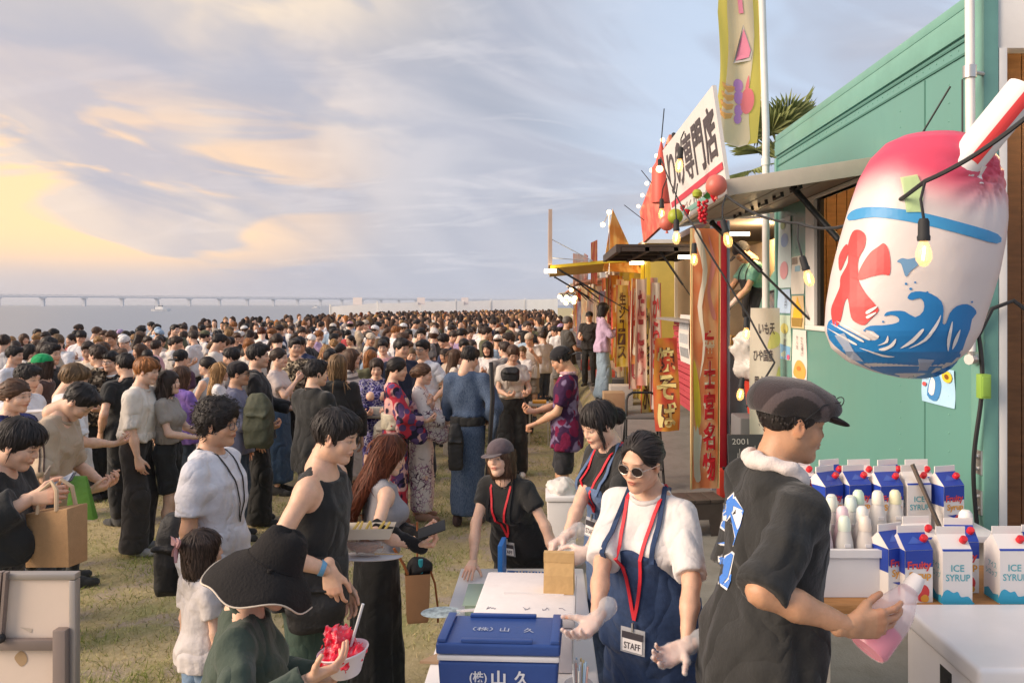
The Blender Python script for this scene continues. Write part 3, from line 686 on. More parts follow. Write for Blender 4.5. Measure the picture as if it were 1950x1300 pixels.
 Vs,Fs,Cs=[V],[Q],[np.ones((len(V),3))]; n0=len(V)
 hV,hQ,hC=head_tpl(sex,q['head'])
 if hair is not None:
  hp=hair_prims(hair[0]); inh=sdf_pts(hp,hV)<-0.012; hV2,hQ2,hC2=compact(hV,hQ,~inh[hQ].all(1),hC)
 else :hV2,hQ2,hC2=hV,hQ,hC
 Vs.append(toh(hV2)); Fs.append(hQ2+n0); Cs.append(hC2); n0+=len(hV2)
 gl=[]
 for sd in 'RL':
  a=LR[sd]; tv,tq,tcx=hand_tpl(a['pose'],q['hand']); tv=tv*(0.92 if f else 1.0)
  if a['mir']:tv=tv*np.array((-1,1,1)); tq=tq[:,::-1]
  wv=tv@a['M'].T+a['W']
  Vs.append(wv); Fs.append(tq+n0); Cs.append(tcx); n0+=len(wv)
  if gloves:
   P=[p for p in hand_prims(a['pose'])]
   for p in P:
    if isinstance(p,Cone):p.r1+=0.0022; p.r2+=0.0022
    else :p.r=p.r+0.0022
    p.lo=p.lo-0.006; p.hi=p.hi+0.006; p.k+=0.004
   P.append(Cone((0,-0.075,0),(0,0.0,0),0.040,0.030,k=0.012))
   gv,gq=polygonize(P,q['hand']*1.15,folds(seed+(3 if sd=='R' else 5),0.003,130)); gv=gv*(0.93 if f else 1.0)
   if a['mir']:gv=gv*np.array((-1,1,1)); gq=gq[:,::-1]
   gl.append((gv@a['M'].T+a['W'],gq))
 V=np.concatenate(Vs)*s
 root=mobj(name,np_mesh(name,V,np.concatenate(Fs),True,np.concatenate(Cs)),SKIN,None,SKINS[skin] if isinstance(skin,int) else skin)
 root.location=base; root.rotation_euler=(0,0,th)
 for nm,v,qd,c,m,cl in parts:mobj(nm,np_mesh(nm,v*s,qd,True,c),m,root,tuple(max(q_,0.027) for q_ in cl))
 if hair is not None:
  v,qd,c=hair_tpl(hair[0],lod,seed if lod<2 else seed%3,wild=hair[2] if len(hair)>2 else 1.0)
  if hat or hairkeep:
   zc=0.032 if hat in ('cap','capback') else hairkeep if hairkeep else 0.03; keepv=(v[:,2]+0.12*v[:,1]*(1 if hat!='capback' else -1)<zc+0.012)
   v,qd,c=compact(v,qd,keepv[qd].all(1),c)
  hcol=HC[hair[1]] if isinstance(hair[1],str) else hair[1]
  mobj('hair',np_mesh('hair',toh(v)*s,qd,True,c),HAIR,root,hcol)
 if hat in ('cap','capback'):
  hv,hq=polygonize(hat_prims('cap'),q['head']*1.3); bv,bq=polygonize(brim_prims('cap'),min(q['head']*1.2,0.006))
  if hat=='capback':hv=hv*np.array((-1,-1,1))+np.array((0,-0.026,0)); bv=bv*np.array((-1,-1,1))+np.array((0,-0.026,-0.03))
  c=SPEC_HAT.get('col',(0.02,0.02,0.025)); c=make_person.hatcol or c
  cp=mobj('cap',np_mesh('cap',toh(hv)*s,hq,True),CLOTH,root,c); mobj('brim',np_mesh('brim',toh(bv)*s,bq,True),CLOTH,cp,c)
 GLOVE=mat('glove',(0.85,0.85,0.87),rough=0.25,alpha=0.32,bump=0.3,bscale=50)
 for v,qd in gl:mobj('glove',np_mesh('glove',v*s,qd,True),GLOVE,root)
 root_info[root.name]=dict(TP=TP,toh=lambda p:(toh(np.asarray(p,float).reshape(-1,3))*s)[0],up=lambda p:up(p)*s,s=s,arms=LR,head=Rh,world=lambda p:Vector(Rz@(np.asarray(p,float))+base))
 return root
make_person.hatcol=None
SPEC_HAT={}
root_info={}
# ------ terrain
def sm(a,b,x):
 t=np.clip((x-a)/(b-a),0,1); return t*t*(3-2*t)
def pad_h(y):return 0.20+0.35*sm(8,13,y)
def pad_edge(y):return np.interp(y,[0,5,8,12,15,100],[0.0,0.08,0.35,0.85,0.9,0.9])
def gz(x,y):
 x=np.asarray(x,float); y=np.asarray(y,float); e=pad_edge(y)
 z=pad_h(y)*sm(e-0.4,e,x)+0.012*np.sin(1.7*x+0.6*y)*np.cos(1.1*y)*(x<0)
 return z-3.6*sm(-12.5,-19.0,x)
def sheet(name,xs,ys,zf,m,kind='structure',parent=None):
 X,Y=np.meshgrid(xs,ys,indexing='ij'); V=np.stack([X,Y,zf(X,Y)],-1).reshape(-1,3); n,k=X.shape
 i=np.arange(n-1)[:,None]*k+np.arange(k-1)[None,:]
 Q=np.stack([i,i+k,i+k+1,i+1],-1).reshape(-1,4)
 o=mobj(name,np_mesh(name,V,Q,True),m,parent)
 if kind and parent is None:o['kind']=kind
 return o
def ground_mat():
 m=bpy.data.materials.new('dry_lawn'); m.use_nodes=True; nt,N,L,B=nodes_of(m)
 tc=N.new('ShaderNodeTexCoord')
 def nz(sc,det=6,ro=0.6,st=None):
  n=N.new('ShaderNodeTexNoise'); n.inputs['Scale'].default_value=sc; n.inputs['Detail'].default_value=det; n.inputs['Roughness'].default_value=ro
  if st:
   mp=N.new('ShaderNodeMapping'); mp.inputs['Scale'].default_value=st; L.new(tc.outputs['Object'],mp.inputs[0]); L.new(mp.outputs[0],n.inputs['Vector'])
  else :L.new(tc.outputs['Object'],n.inputs['Vector'])
  return n.outputs[0]
 def cr(x,pts):
  r=N.new('ShaderNodeValToRGB'); L.new(x,r.inputs[0]); el=r.color_ramp.elements
  while len(el)<len(pts):el.new(0.5)
  for e,(p,c) in zip(el,pts):e.position=p; e.color=(*c,1)
  return r.outputs[0]
 def mix(f,a,b):
  n=N.new('ShaderNodeMix'); n.data_type='RGBA'; L.new(f,n.inputs[0]); L.new(a,n.inputs[6]); L.new(b,n.inputs[7]); return n.outputs[2]
 big=cr(nz(1.5,5),[(0.36,(0.50,0.41,0.25)),(0.52,(0.42,0.36,0.19)),(0.64,(0.22,0.27,0.08))])
 fine=cr(nz(34,8,0.75,(1,0.5,1)),[(0.3,(0.22,0.18,0.09)),(0.5,(0.48,0.39,0.22)),(0.7,(0.68,0.57,0.36))])
 bare=cr(nz(2.6,6,0.65),[(0.52,(0,0,0)),(0.62,(1,1,1))])
 sep=N.new('ShaderNodeSeparateColor'); L.new(bare,sep.inputs[0])
 half=N.new('ShaderNodeValue'); half.outputs[0].default_value=0.5
 c=mix(half.outputs[0],big,fine)
 soil=cr(nz(60,6,0.7),[(0.3,(0.34,0.27,0.20)),(0.7,(0.55,0.45,0.36))]); c=mix(sep.outputs[0],c,soil)
 L.new(c,B.inputs['Base Color']); B.inputs['Roughness'].default_value=0.95; B.inputs['Specular IOR Level'].default_value=0.1
 bp=N.new('ShaderNodeBump'); bp.inputs['Strength'].default_value=0.9; bp.inputs['Distance'].default_value=0.02; L.new(nz(45,8,0.8),bp.inputs['Height']); L.new(bp.outputs[0],B.inputs['Normal'])
 return m
xs=np.concatenate([np.linspace(-40,-20,5),np.linspace(-19,-12,10),np.linspace(-11,2.5,70),np.linspace(3,60,12)])
ys=np.concatenate([np.linspace(-6,16,110),np.linspace(17,100,42),np.linspace(110,400,8)])
sheet('ground',xs,ys,gz,ground_mat())
CONC=mat('concrete',(0.30,0.28,0.255),rough=0.9,var=0.25,vscale=5,bump=0.6,bscale=90,col2=(0.21,0.195,0.175))
def pave():
 ys_=np.linspace(-4,60,129); V=[];
 for y in ys_:
  e=float(pad_edge(y))+0.03*math.sin(3*y)+0.02*math.sin(7.3*y)
  for t in np.linspace(0,1,14):x=e+(14-e)*t**1.8; V.append((x,y,float(gz(x+0.4*(1-t),y))+0.008))
 n=14; i=np.arange(128)[:,None]*n+np.arange(n-1)[None,:]; Q=np.stack([i,i+1,i+n+1,i+n],-1).reshape(-1,4)
 o=mobj('pavement',np_mesh('pavement',np.array(V),Q,True),CONC); o['kind']='structure'
pave()
# concrete steps rising from the lawn to the stalls
for k,(x0,x1,zt) in enumerate(((0.55,0.92,0.27),(0.88,1.4,0.545))):
 mb=MB(); mb.box(x0,x1,12.6,40,-0.05,zt)
 o=mb.build('concrete_step',CONC,bevel=0.015)
 tag(o,('lower','upper')[k]+' long concrete step along the edge of the lawn below the far stalls','step','concrete steps')
 # sea
def sea_mat():
 m=bpy.data.materials.new('sea_water'); m.use_nodes=True; nt,N,L,B=nodes_of(m)
 B.inputs['Base Color'].default_value=(0.15,0.20,0.27,1); B.inputs['Roughness'].default_value=0.32; B.inputs['Specular IOR Level'].default_value=0.5
 tc=N.new('ShaderNodeTexCoord'); mp=N.new('ShaderNodeMapping'); mp.inputs['Scale'].default_value=(0.12,0.4,1); L.new(tc.outputs['Object'],mp.inputs[0])
 nz=N.new('ShaderNodeTexNoise'); nz.inputs['Scale'].default_value=1.0; nz.inputs['Detail'].default_value=6; L.new(mp.outputs[0],nz.inputs['Vector'])
 bp=N.new('ShaderNodeBump'); bp.inputs['Strength'].default_value=0.5; bp.inputs['Distance'].default_value=0.4; L.new(nz.outputs[0],bp.inputs['Height']); L.new(bp.outputs[0],B.inputs['Normal'])
 return m
sheet('sea',np.array([-16000.0,-3000,-600,-100,-16,3000,9000]),np.array([-500.0,0,200,405,2000,6000,20000]),lambda x,y:np.where((y<402)&(x>-17),-3.9,-3.0)+0*x,sea_mat())
rng=np.random.RandomState(5)
ROCK=mat('shore_rock',(0.17,0.155,0.12),rough=0.95,var=0.4,vscale=3,bump=0.6,bscale=10)
def rocks():
 V0=np.array([(1,0,0),(-1,0,0),(0,1,0),(0,-1,0),(0,0,1),(0,0,-1)],float); F0=np.array([(0,2,4),(2,1,4),(1,3,4),(3,0,4),(2,0,5),(1,2,5),(3,1,5),(0,3,5)])
 Vs,Fs=[],[]
 for i in range(900):
  y=20+330*rng.rand()**1.3; x=-16.9-rng.rand()*2.4; s=rng.uniform(0.3,0.95,3)*(1+y/200)
  v=V0*s*rng.uniform(0.75,1.25,(6,1)); v=v@rot('z',rng.rand()*360).T+(x,y,float(gz(x,y))+0.05); Vs.append(v); Fs.append(F0+6*i)
 o=mobj('shore_rocks',np_mesh('shore_rocks',np.concatenate(Vs),np.concatenate(Fs),False),ROCK); tag(o,'line of dark rocks along the water edge beyond the crowd','rocks',kind='stuff')
rocks()
# long bridge across the bay
def bridge():
 BR=mat('bridge_steel',(0.68,0.67,0.68),rough=0.8,var=0.05,vscale=0.05)
 a=px(-500,559.5,1900); b=px(1050,573,5200); a.z=b.z=27.0
 root=empty('sea_bridge',((a.x+b.x)/2,(a.y+b.y)/2,-3)); tag(root,'long pale truss bridge crossing the bay on the horizon','bridge'); off=root.location
 d=(b-a); L=d.length; u=d/L; up=Vector((0,0,1))
 mb=MB(); mb.bar(a-off,b-off,16,3.4); mb.build('deck',BR,root)
 mb=MB(); mb.bar(a+up*6.2-off,b+up*6.2-off,10,0.9)
 n=170
 for i in range(n):
  p=a+d*(i/n)+up*1.5-off; q=a+d*((i+0.5)/n)+up*6-off; r=a+d*((i+1)/n)+up*1.5-off
  mb.bar(p,q,0.9); mb.bar(q,r,0.9)
 mb.build('truss',BR,root)
 m=30
 for i in range(m):
  p=a+d*((i+0.4)/m); mb=MB(); mb.box(p.x-off.x-5,p.x-off.x+5,p.y-off.y-4,p.y-off.y+4,-6,24.0+3.2)
  mb.box(p.x-off.x-9,p.x-off.x+9,p.y-off.y-6,p.y-off.y+6,24.2,27.2); mb.build('pier',BR,root)
bridge()
def boat(x,d,L,label):
 c=Vector(((x-CX)*d/F_PX,d,-3.0)); root=empty('boat',c); tag(root,label,'boat')
 WH=mat('boat_white',(0.82,0.78,0.74),rough=0.5); DK=mat('boat_dark',(0.05,0.06,0.08),rough=0.4)
 h=L*0.11; V=[]; F=[]
 st=[(-0.5,0.75),(-0.3,1),(0.1,1),(0.35,0.7),(0.5,0.04)]
 for i,(t,w) in enumerate(st):
  z=h*(1+0.5*max(0,t)); V+=[(t*L,-w*L*0.13,z),(t*L,-w*L*0.09,-0.3),(t*L,w*L*0.09,-0.3),(t*L,w*L*0.13,z)]
 for i in range(4):
  for j in range(3):F.append((i*4+j,i*4+j+1,i*4+5+j,i*4+4+j))
  F.append((i*4+3,i*4,i*4+4,i*4+7))
 F+=[(0,3,2,1),(16,17,18,19)]
 mb=MB(); mb.add(V,F); mb.build('hull',WH,root)
 mb=MB(); mb.box(-0.28*L,0.12*L,-0.08*L,0.08*L,h*0.9,h*2.1); mb.box(-0.16*L,0.06*L,-0.07*L,0.07*L,h*2.1,h*2.9); cb=mb.build('cabin',WH,root)
 mb=MB(); mb.box(-0.14*L,0.064*L,-0.072*L,0.072*L,h*2.35,h*2.75); mb.build('window',DK,cb)
 mb=MB(); mb.bar((-0.1*L,0,h*2.9),(-0.1*L,0,h*4.6),L*0.012); mb.bar((-0.36*L,0,h),(-0.36*L,0,h*2.6),L*0.01); mb.build('mast',DK,root)
boat(307,640,15,'white motor boat with a cabin on the bay under the bridge'); boat(602,1150,11,'tiny pale boat far out on the bay near the white barrier')
# white barrier at the far end of the lawn
FEN=mat('barrier_sheet',(0.90,0.88,0.86),rough=0.75,var=0.05,vscale=0.8,transl=0.25)
def barrier():
 pts=[(628,583.5,47),(718,577,52),(800,574.5,57),(868,573,63),(935,571.5,69),(1000,570,76),(1062,568.5,84)]
 root=empty('white_barrier',(-5,62,0)); tag(root,'long white sheeted barrier closing off the far end of the lawn','barrier'); o=root.location
 for k in range(len(pts)-1):
  a=px(*pts[k]); b=px(*pts[k+1]); za=0.0; n=9; V=[]
  d=b-a
  for i in range(n):
   t=i/(n-1); p=a+d*t+Vector((0,0.12*math.sin(5*t+k),-0.10*math.sin(PI*t)*(0.4 if k%2 else 0.1)))
   V+=[(p.x-o.x,p.y-o.y,p.z),(p.x-o.x,p.y-o.y+0.06,-0.1)]
  mb=MB(); mb.add(V,[(2*i,2*i+1,2*i+3,2*i+2) for i in range(n-1)]); mb.build('panel',FEN,root,smooth=True)
  mb=MB(); mb.bar((a.x-o.x,a.y-o.y+0.1,-0.1),(a.x-o.x,a.y-o.y+0.1,a.z+0.12),0.09); mb.build('post',FEN,root)
 for x,d in ((683,49.7),(803,57),(886,64.5)):
  p=px(x,566.5,d); mb=MB(); mb.box(p.x-0.28,p.x+0.28,p.y-0.3,p.y-0.26,2.2,p.z)
  q=mb.build('small_flag',mat('flag_pinkwhite',(0.8,0.72,0.7),rough=0.7)); tag(q,'small pale flag standing on the white barrier, '+{683:'nearest its seaward end',803:'middle one of three',886:'the one closest to the stalls'}[x],'flag','flags on the barrier')
barrier()
# blades of dry and green grass on the near lawn
def grass():
 r=np.random.RandomState(11); n=150000
 d=2.6+11.5*r.rand(n)**1.5; x=-7.5+8.0*r.rand(n); x*=np.clip(d/7,0.5,1.1)
 ok=x<pad_edge(d)+0.06; d=d[ok]; x=x[ok]; n=len(x)
 nzv=0.75*np.sin(2.1*x+2.3*np.sin(1.4*d+0.6*x))*np.cos(1.7*d+1.8*np.sin(1.7*x))+0.5*np.sin(5.3*x+2+2*np.sin(3*d))*np.sin(4.7*d+2*np.sin(2.3*x))+r.normal(0,0.25,n)
 keep=r.rand(n)<np.clip(0.45+0.5*nzv,0.04,1); x,d,nzv=x[keep],d[keep],nzv[keep]; n=len(x)
 h=r.uniform(0.012,0.042,n)*(1+0.5*(nzv>0.7)); a=r.rand(n)*6.28; w=r.uniform(0.0016,0.0034,n)*(0.8+d/9); z=gz(x,d)
 b=np.stack([x,d,z],1); sd=np.stack([np.cos(a)*w,np.sin(a)*w,0*a],1); ln=r.normal(0,0.7,(n,2))*h[:,None]
 V=np.stack([b-sd,b+sd,b+np.stack([ln[:,0],ln[:,1],h],1)],1).reshape(-1,3); F=np.arange(3*n).reshape(-1,3)
 g=np.clip(0.36+0.6*nzv+r.normal(0,0.3,n),0,1)[:,None]
 C=(1-g)*np.array((0.56,0.46,0.27))+g*np.array((0.24,0.29,0.075)); C*=r.uniform(0.6,1.35,(n,1))
 o=mobj('grass',np_mesh('grass',V,F,True,np.repeat(C,3,0)),mat('grass_blade',use_attr=True,rough=0.8,transl=0.3,spec=0.15)); tag(o,'short dry and green grass blades covering the trampled lawn','grass',kind='stuff')
grass()
# ------ printing helpers
_TX={}
def text2d(s,bold=0.0):
 key=(s,bold)
 if key not in _TX:
  c=bpy.data.curves.new('t','FONT'); c.body=s; c.offset=bold; c.resolution_u=3; c.fill_mode='FRONT'
  o=bpy.data.objects.new('t',c); me=bpy.data.meshes.new_from_object(o)
  V=np.zeros(len(me.vertices)*3); me.vertices.foreach_get('co',V); V=V.reshape(-1,3)[:,:2]
  F=[tuple(p.vertices) for p in me.polygons]
  bpy.data.objects.remove(o); bpy.data.curves.remove(c); bpy.data.meshes.remove(me)
  lo,hi=V.min(0),V.max(0); _TX[key]=(V-lo,F,hi-lo)
 return _TX[key]
def print_text(s,fn,m,parent,u0,v0,w,h,vertical=False,bold=0.02,name='lettering',fit=True):
 mb=MB(); chars=list(s) if vertical else [s]; n=len(chars)
 for i,ch in enumerate(chars):
  if ch==' ':continue
  V,F,sz=text2d(ch,bold)
  if vertical:cw,chh=w,h/n; uu,vv=u0,v0+h-(i+1)*chh; chh*=0.92
  else :cw,chh,uu,vv=w,h,u0,v0
  k=(cw/sz[0],chh/sz[1])
  if not fit:q=min(k); k=(q,q); uu+=(cw-sz[0]*q)/2
  mb.add([fn(uu+a*k[0],vv+b*k[1]) for a,b in V],F)
 return mb.build(name,m,parent)
def print_poly(polys,fn,m,parent,name='print',step=None):
 mb=MB()
 for poly in polys:
  P=[Vector(p) for p in poly]; n=len(P); pts=list(P)
  if step:
   a=np.array(poly); lo,hi=a.min(0),a.max(0)
   for u in np.arange(lo[0]+step/2,hi[0],step):
    for v in np.arange(lo[1]+step/2,hi[1],step):pts.append(Vector((u,v)))
  vs,es,fs,*_=geometry.delaunay_2d_cdt(pts,[(i,(i+1)%n) for i in range(n)],[],1 if not step else 1,1e-6)
  # keep faces inside the outline
  def inside(u,v):
   c=False
   for i in range(n):
    (x1,y1),(x2,y2)=P[i],P[i-1]
    if (y1>v)!=(y2>v) and u<(x2-x1)*(v-y1)/(y2-y1)+x1:c=not c
   return c
  ff=[tuple(f) for f in fs if inside(sum(vs[i][0] for i in f)/len(f),sum(vs[i][1] for i in f)/len(f))]
  mb.add([fn(p[0],p[1]) for p in vs],ff)
 return mb.build(name,m,parent,smooth=False)
def smooth_poly(pts,n=4):
 P=np.array(pts,float); k=len(P); out=[]
 for i in range(k):
  a,b,c,d=P[i-1],P[i],P[(i+1)%k],P[(i+2)%k]
  for t in np.arange(n)/n:out.append(tuple(0.5*(2*b+(c-a)*t+(2*a-5*b+4*c-d)*t*t+(3*b-a-3*c+d)*t**3)))
 return out
 # ------ green food truck
GREEN=mat('truck_green',(0.128,0.31,0.272),rough=0.4,var=0.14,vscale=3.0,bump=0.06,bscale=5,coat=0.2,col2=(0.115,0.27,0.235),stretch=(1,1.4,0.28))
GREEN2=mat('truck_green_light',(0.155,0.345,0.29),rough=0.42,var=0.12,vscale=4,coat=0.2)
ALU=mat('aluminium',(0.62,0.60,0.57),rough=0.38,metal=0.85,var=0.1,vscale=9)
WHITEP=mat('white_paint',(0.80,0.77,0.73),rough=0.45,var=0.05,vscale=8)
BLACKM=mat('black_metal',(0.02,0.02,0.022),rough=0.45)
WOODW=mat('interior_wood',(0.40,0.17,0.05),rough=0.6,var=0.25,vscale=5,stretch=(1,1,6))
WOODG=mat('hatch_underside',(0.30,0.235,0.20),rough=0.55,var=0.18,vscale=4,stretch=(0.6,5,5))
RUBBER=mat('rubber',(0.025,0.025,0.027),rough=0.7)
GLASSD=mat('dark_glass',(0.10,0.11,0.13),rough=0.08,spec=0.8)
LAMPW=mat('work_lamp',(1,0.9,0.7),emit=(1.0,0.80,0.50),estr=4)
TX,TY0,TY1,TZ0,TZ1=2.2,3.97,7.6,0.72,3.78
WY0,WY1,WZ0,WZ1=5.15,6.72,2.03,3.06
truck=empty('food_truck',(TX+0.9,5.7,0.2)); tag(truck,'teal green box-body food truck with raised side hatch and lit serving window','food truck')
TO=truck.location
def tb(mb,x0,x1,y0,y1,z0,z1):mb.box(x0-TO.x,x1-TO.x,y0-TO.y,y1-TO.y,z0-TO.z,z1-TO.z)
def tl(p):return (p[0]-TO.x,p[1]-TO.y,p[2]-TO.z)
mb=MB(); e=0.05
tb(mb,TX,TX+e,TY0+0.1,WY0,TZ0,TZ1-0.02); tb(mb,TX,TX+e,WY1,TY1,TZ0,TZ1-0.02); tb(mb,TX,TX+e,WY0,WY1,TZ0,WZ0); tb(mb,TX,TX+e,WY0,WY1,WZ1,TZ1-0.02)
mb.build('side_wall',GREEN,truck)
mb=MB(); tb(mb,TX+0.01,TX+1.95,TY1-0.05,TY1-0.002,TZ0,TZ1-0.03); tb(mb,TX+1.9,TX+1.95,TY0+0.05,TY1-0.06,TZ0,TZ1-0.03); mb.build('front_wall',GREEN,truck)
mb=MB(); tb(mb,TX+0.05,TX+1.9,TY0+0.05,TY1-0.06,TZ0-0.06,TZ0+0.02); mb.build('floor_panel',WOODW,truck)
mb=MB(); tb(mb,TX-0.012,TX+1.962,TY0+0.02,TY1+0.012,TZ1-0.03,TZ1+0.03); mb.build('roof',GREEN2,truck,bevel=0.012)
mb=MB(); tb(mb,TX-0.018,TX+0.0,TY0+0.12,TY1+0.01,TZ1-0.17,TZ1-0.035); mb.build('top_rail',GREEN2,truck,bevel=0.006)
for zz in (TZ1-0.19,TZ1-0.26):
 mb=MB(); tb(mb,TX-0.008,TX+0.0,TY0+0.12,TY1,zz-0.012,zz); mb.build('seam',mat('seam_dark',(0.06,0.17,0.14),rough=0.6),truck)
mb=MB(); tb(mb,TX-0.02,TX+0.04,TY1-0.04,TY1+0.02,TZ0,TZ1-0.19); mb.build('corner_trim',GREEN2,truck,bevel=0.01)
mb=MB(); tb(mb,TX-0.022,TX+0.055,TY0-0.005,TY0+0.12,TZ0-0.05,TZ1+0.01); mb.build('corner_post',GREEN2,truck,bevel=0.012)
mb=MB()
for k in range(46):
 y=TY0+0.2+k*0.08
 mb.lathe([(0.006,0),(0.005,0.003),(0.0,0.0045)],n=6,M=Matrix.Translation(tl((TX,y,TZ1-0.225)))@Matrix.Rotation(-PI/2,4,'Y'))
for yy in (4.35,4.95,7.0):
 for k in range(26):
  mb.lathe([(0.006,0),(0.005,0.003),(0.0,0.0045)],n=6,M=Matrix.Translation(tl((TX,yy,0.9+k*0.1)))@Matrix.Rotation(-PI/2,4,'Y'))
rv=mb.build('rivets',GREEN2,truck,smooth=True); rv['kind']='stuff'
for yy in (4.62,):
 mb=MB(); tb(mb,TX-0.003,TX+0.0,yy,yy+0.012,TZ0,TZ1-0.28); mb.build('panel_joint',mat('seam_dark'),truck)
 # rear frame and warm interior seen at the edge of the picture
mb=MB(); tb(mb,TX+0.057,TX+0.10,TY0+0.0,TY0+0.10,TZ0,TZ1-0.3); tb(mb,TX+0.057,TX+1.9,TY0+0.01,TY0+0.1,TZ1-0.3,TZ1-0.04); mb.build('rear_frame',WHITEP,truck,bevel=0.006)
mb=MB()
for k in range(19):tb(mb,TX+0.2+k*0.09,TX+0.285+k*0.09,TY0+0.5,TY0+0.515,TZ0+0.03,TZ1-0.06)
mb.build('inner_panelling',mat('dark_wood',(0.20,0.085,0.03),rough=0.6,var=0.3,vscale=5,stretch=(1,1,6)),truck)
mb=MB()
for k in range(36):tb(mb,TX+1.86,TX+1.88,TY0+0.12+k*0.1,TY0+0.215+k*0.1,TZ0+0.03,TZ1-0.06)
mb.build('back_panelling',WOODW,truck)
mb=MB()
for k in range(19):tb(mb,TX+0.06+k*0.097,TX+0.15+k*0.097,TY1-0.08,TY1-0.06,TZ0+0.03,TZ1-0.06)
mb.build('end_panelling',WOODW,truck)
mb=MB(); tb(mb,TX+0.3,TX+1.0,5.3,6.6,1.2,1.95); tb(mb,TX+1.4,TX+1.85,5.0,6.9,2.35,2.39); tb(mb,TX+1.4,TX+1.85,5.0,6.9,2.75,2.79); mb.build('kitchen_counter',mat('counter_steel',(0.45,0.42,0.4),rough=0.35,metal=0.7),truck)
for k in range(9):
 mb=MB(); h=0.12+0.05*((k*7)%3); tb(mb,TX+1.5,TX+1.68,5.1+k*0.2,5.24+k*0.2,2.392+(0.4 if k%2 else 0),2.392+h+(0.4 if k%2 else 0)); mb.build('supply_box',mat('supply%d'%(k%4),[(0.5,0.15,0.05),(0.1,0.12,0.3),(0.6,0.5,0.3),(0.05,0.2,0.1)][k%4],rough=0.6),truck,bevel=0.006)
mb=MB(); tb(mb,TX+0.8,TX+1.4,5.9,6.0,3.5,3.56); mb.build('ceiling_lamp',LAMPW,truck)
mb=MB(); tb(mb,TX+0.7,TX+1.2,TY0+0.2,TY0+0.28,3.5,3.55); mb.build('ceiling_lamp',LAMPW,truck)
def lamp(name,loc,w,r=0.08,col=(1.0,0.66,0.32)):
 l=bpy.data.lights.new(name,'POINT'); l.energy=w; l.color=col; l.shadow_soft_size=r; o=bpy.data.objects.new(name,l); link(o); o.location=loc
lamp('truck_ceiling_light',(TX+1.1,5.95,3.42),24); lamp('truck_rear_light',(TX+0.95,TY0+0.24,3.4),10)
# window frame, sill
mb=MB(); f=0.045
tb(mb,TX-0.015,TX+0.06,WY1-0.22,WY1,WZ0,WZ1); tb(mb,TX-0.015,TX+0.06,WY0,WY0+f,WZ0,WZ1); tb(mb,TX-0.02,TX+0.065,WY0,WY1,WZ0-0.04,WZ0); tb(mb,TX-0.02,TX+0.065,WY0,WY1,WZ1,WZ1+0.03)
mb.build('window_frame',WHITEP,truck,bevel=0.006)
mb=MB(); tb(mb,TX+0.01,TX+0.04,WY1-0.30,WY1-0.225,WZ0+0.002,WZ1-0.002); mb.build('window_jamb',mat('jamb_black',(0.02,0.018,0.016),rough=0.5),truck)
# the loops of black cable that hang behind the window
r_=random.Random(4); mb=MB()
for k in range(14):
 cx_,cz_=5.75+r_.uniform(-0.22,0.3),2.88+r_.uniform(-0.12,0.1); R_=r_.uniform(0.05,0.13)
 mb.tube([tl((TX+0.12+0.02*k/3,cx_+R_*math.cos(t*0.7)*(1+0.2*math.sin(t*1.7+k)),cz_+R_*math.sin(t*0.7))) for t in range(10)],0.006,5)
mb.build('cable_loops',BLACKM,truck,smooth=True)
# hatch
hz1,hz2,HX,HY0,HY1=3.11,2.95,1.16,5.1,7.45
hatch=MB()
def hbox(mb,t0,t1,y0,y1,w0,w1):
 ang=math.atan2(hz1-hz2,TX-HX); L=math.hypot(TX-HX,hz1-hz2); M=Matrix.Translation((TX,0,hz1))@Matrix.Rotation(-ang,4,'Y')
 V=[M@Vector((-t*L,y,w)) for t in (t0,t1) for y in (y0,y1) for w in (w0,w1)]
 mb.add([tl(v) for v in V],[(0,1,3,2),(4,6,7,5),(0,4,5,1),(2,3,7,6),(0,2,6,4),(1,5,7,3)])
hbox(hatch,0.0,1.0,HY0,HY1,0.0,0.045); ho=hatch.build('hatch',GREEN2,truck,bevel=0.008)
mb=MB()
for k in range(7):hbox(mb,k/7+0.004,(k+1)/7-0.004,HY0+0.05,HY1-0.05,-0.012-0.002*(k%2),-0.001)
mb.build('underside_board',WOODG,ho)
mb=MB(); hbox(mb,0.0,1.0,HY0,HY0+0.05,-0.04,-0.001); hbox(mb,0.0,1.0,HY1-0.05,HY1,-0.04,-0.001); hbox(mb,0.955,1.0,HY0+0.05,HY1-0.05,-0.04,-0.001); mb.build('hatch_frame',ALU,ho,bevel=0.004)
mb=MB(); hbox(mb,-0.0,1.005,HY0-0.014,HY0-0.001,-0.055,0.05); mb.build('hatch_edge',mat('edge_beige',(0.52,0.45,0.37),rough=0.5,var=0.1),ho,bevel=0.003)
for k in range(5):
 mb=MB(); y=HY0+0.3+0.42*k; hbox(mb,0.45,0.47,y,y+0.22,-0.05,-0.035); hbox(mb,0.45,0.47,y,y+0.02,-0.036,-0.012); hbox(mb,0.45,0.47,y+0.2,y+0.22,-0.036,-0.012); mb.build('hook_rail',BLACKM,ho)
def strut(a,b,r,parent,nm='gas_strut'):
 a,b=Vector(a),Vector(b); m=a.lerp(b,0.52); mb=MB(); mb.tube([a,m],r,10); mb.tube([m,b],r*0.5,8); mb.tube([a-(b-a).normalized()*0.02,a],r*1.3,8); return mb.build(nm,BLACKM,parent,smooth=True)
strut(tl((1.50,HY1-0.28,2.93)),tl((TX-0.02,WY1-0.12,2.08)),0.022,truck); strut(tl((1.72,HY0+0.42,3.0)),tl((TX-0.02,WY0+0.02,2.3)),0.022,truck)
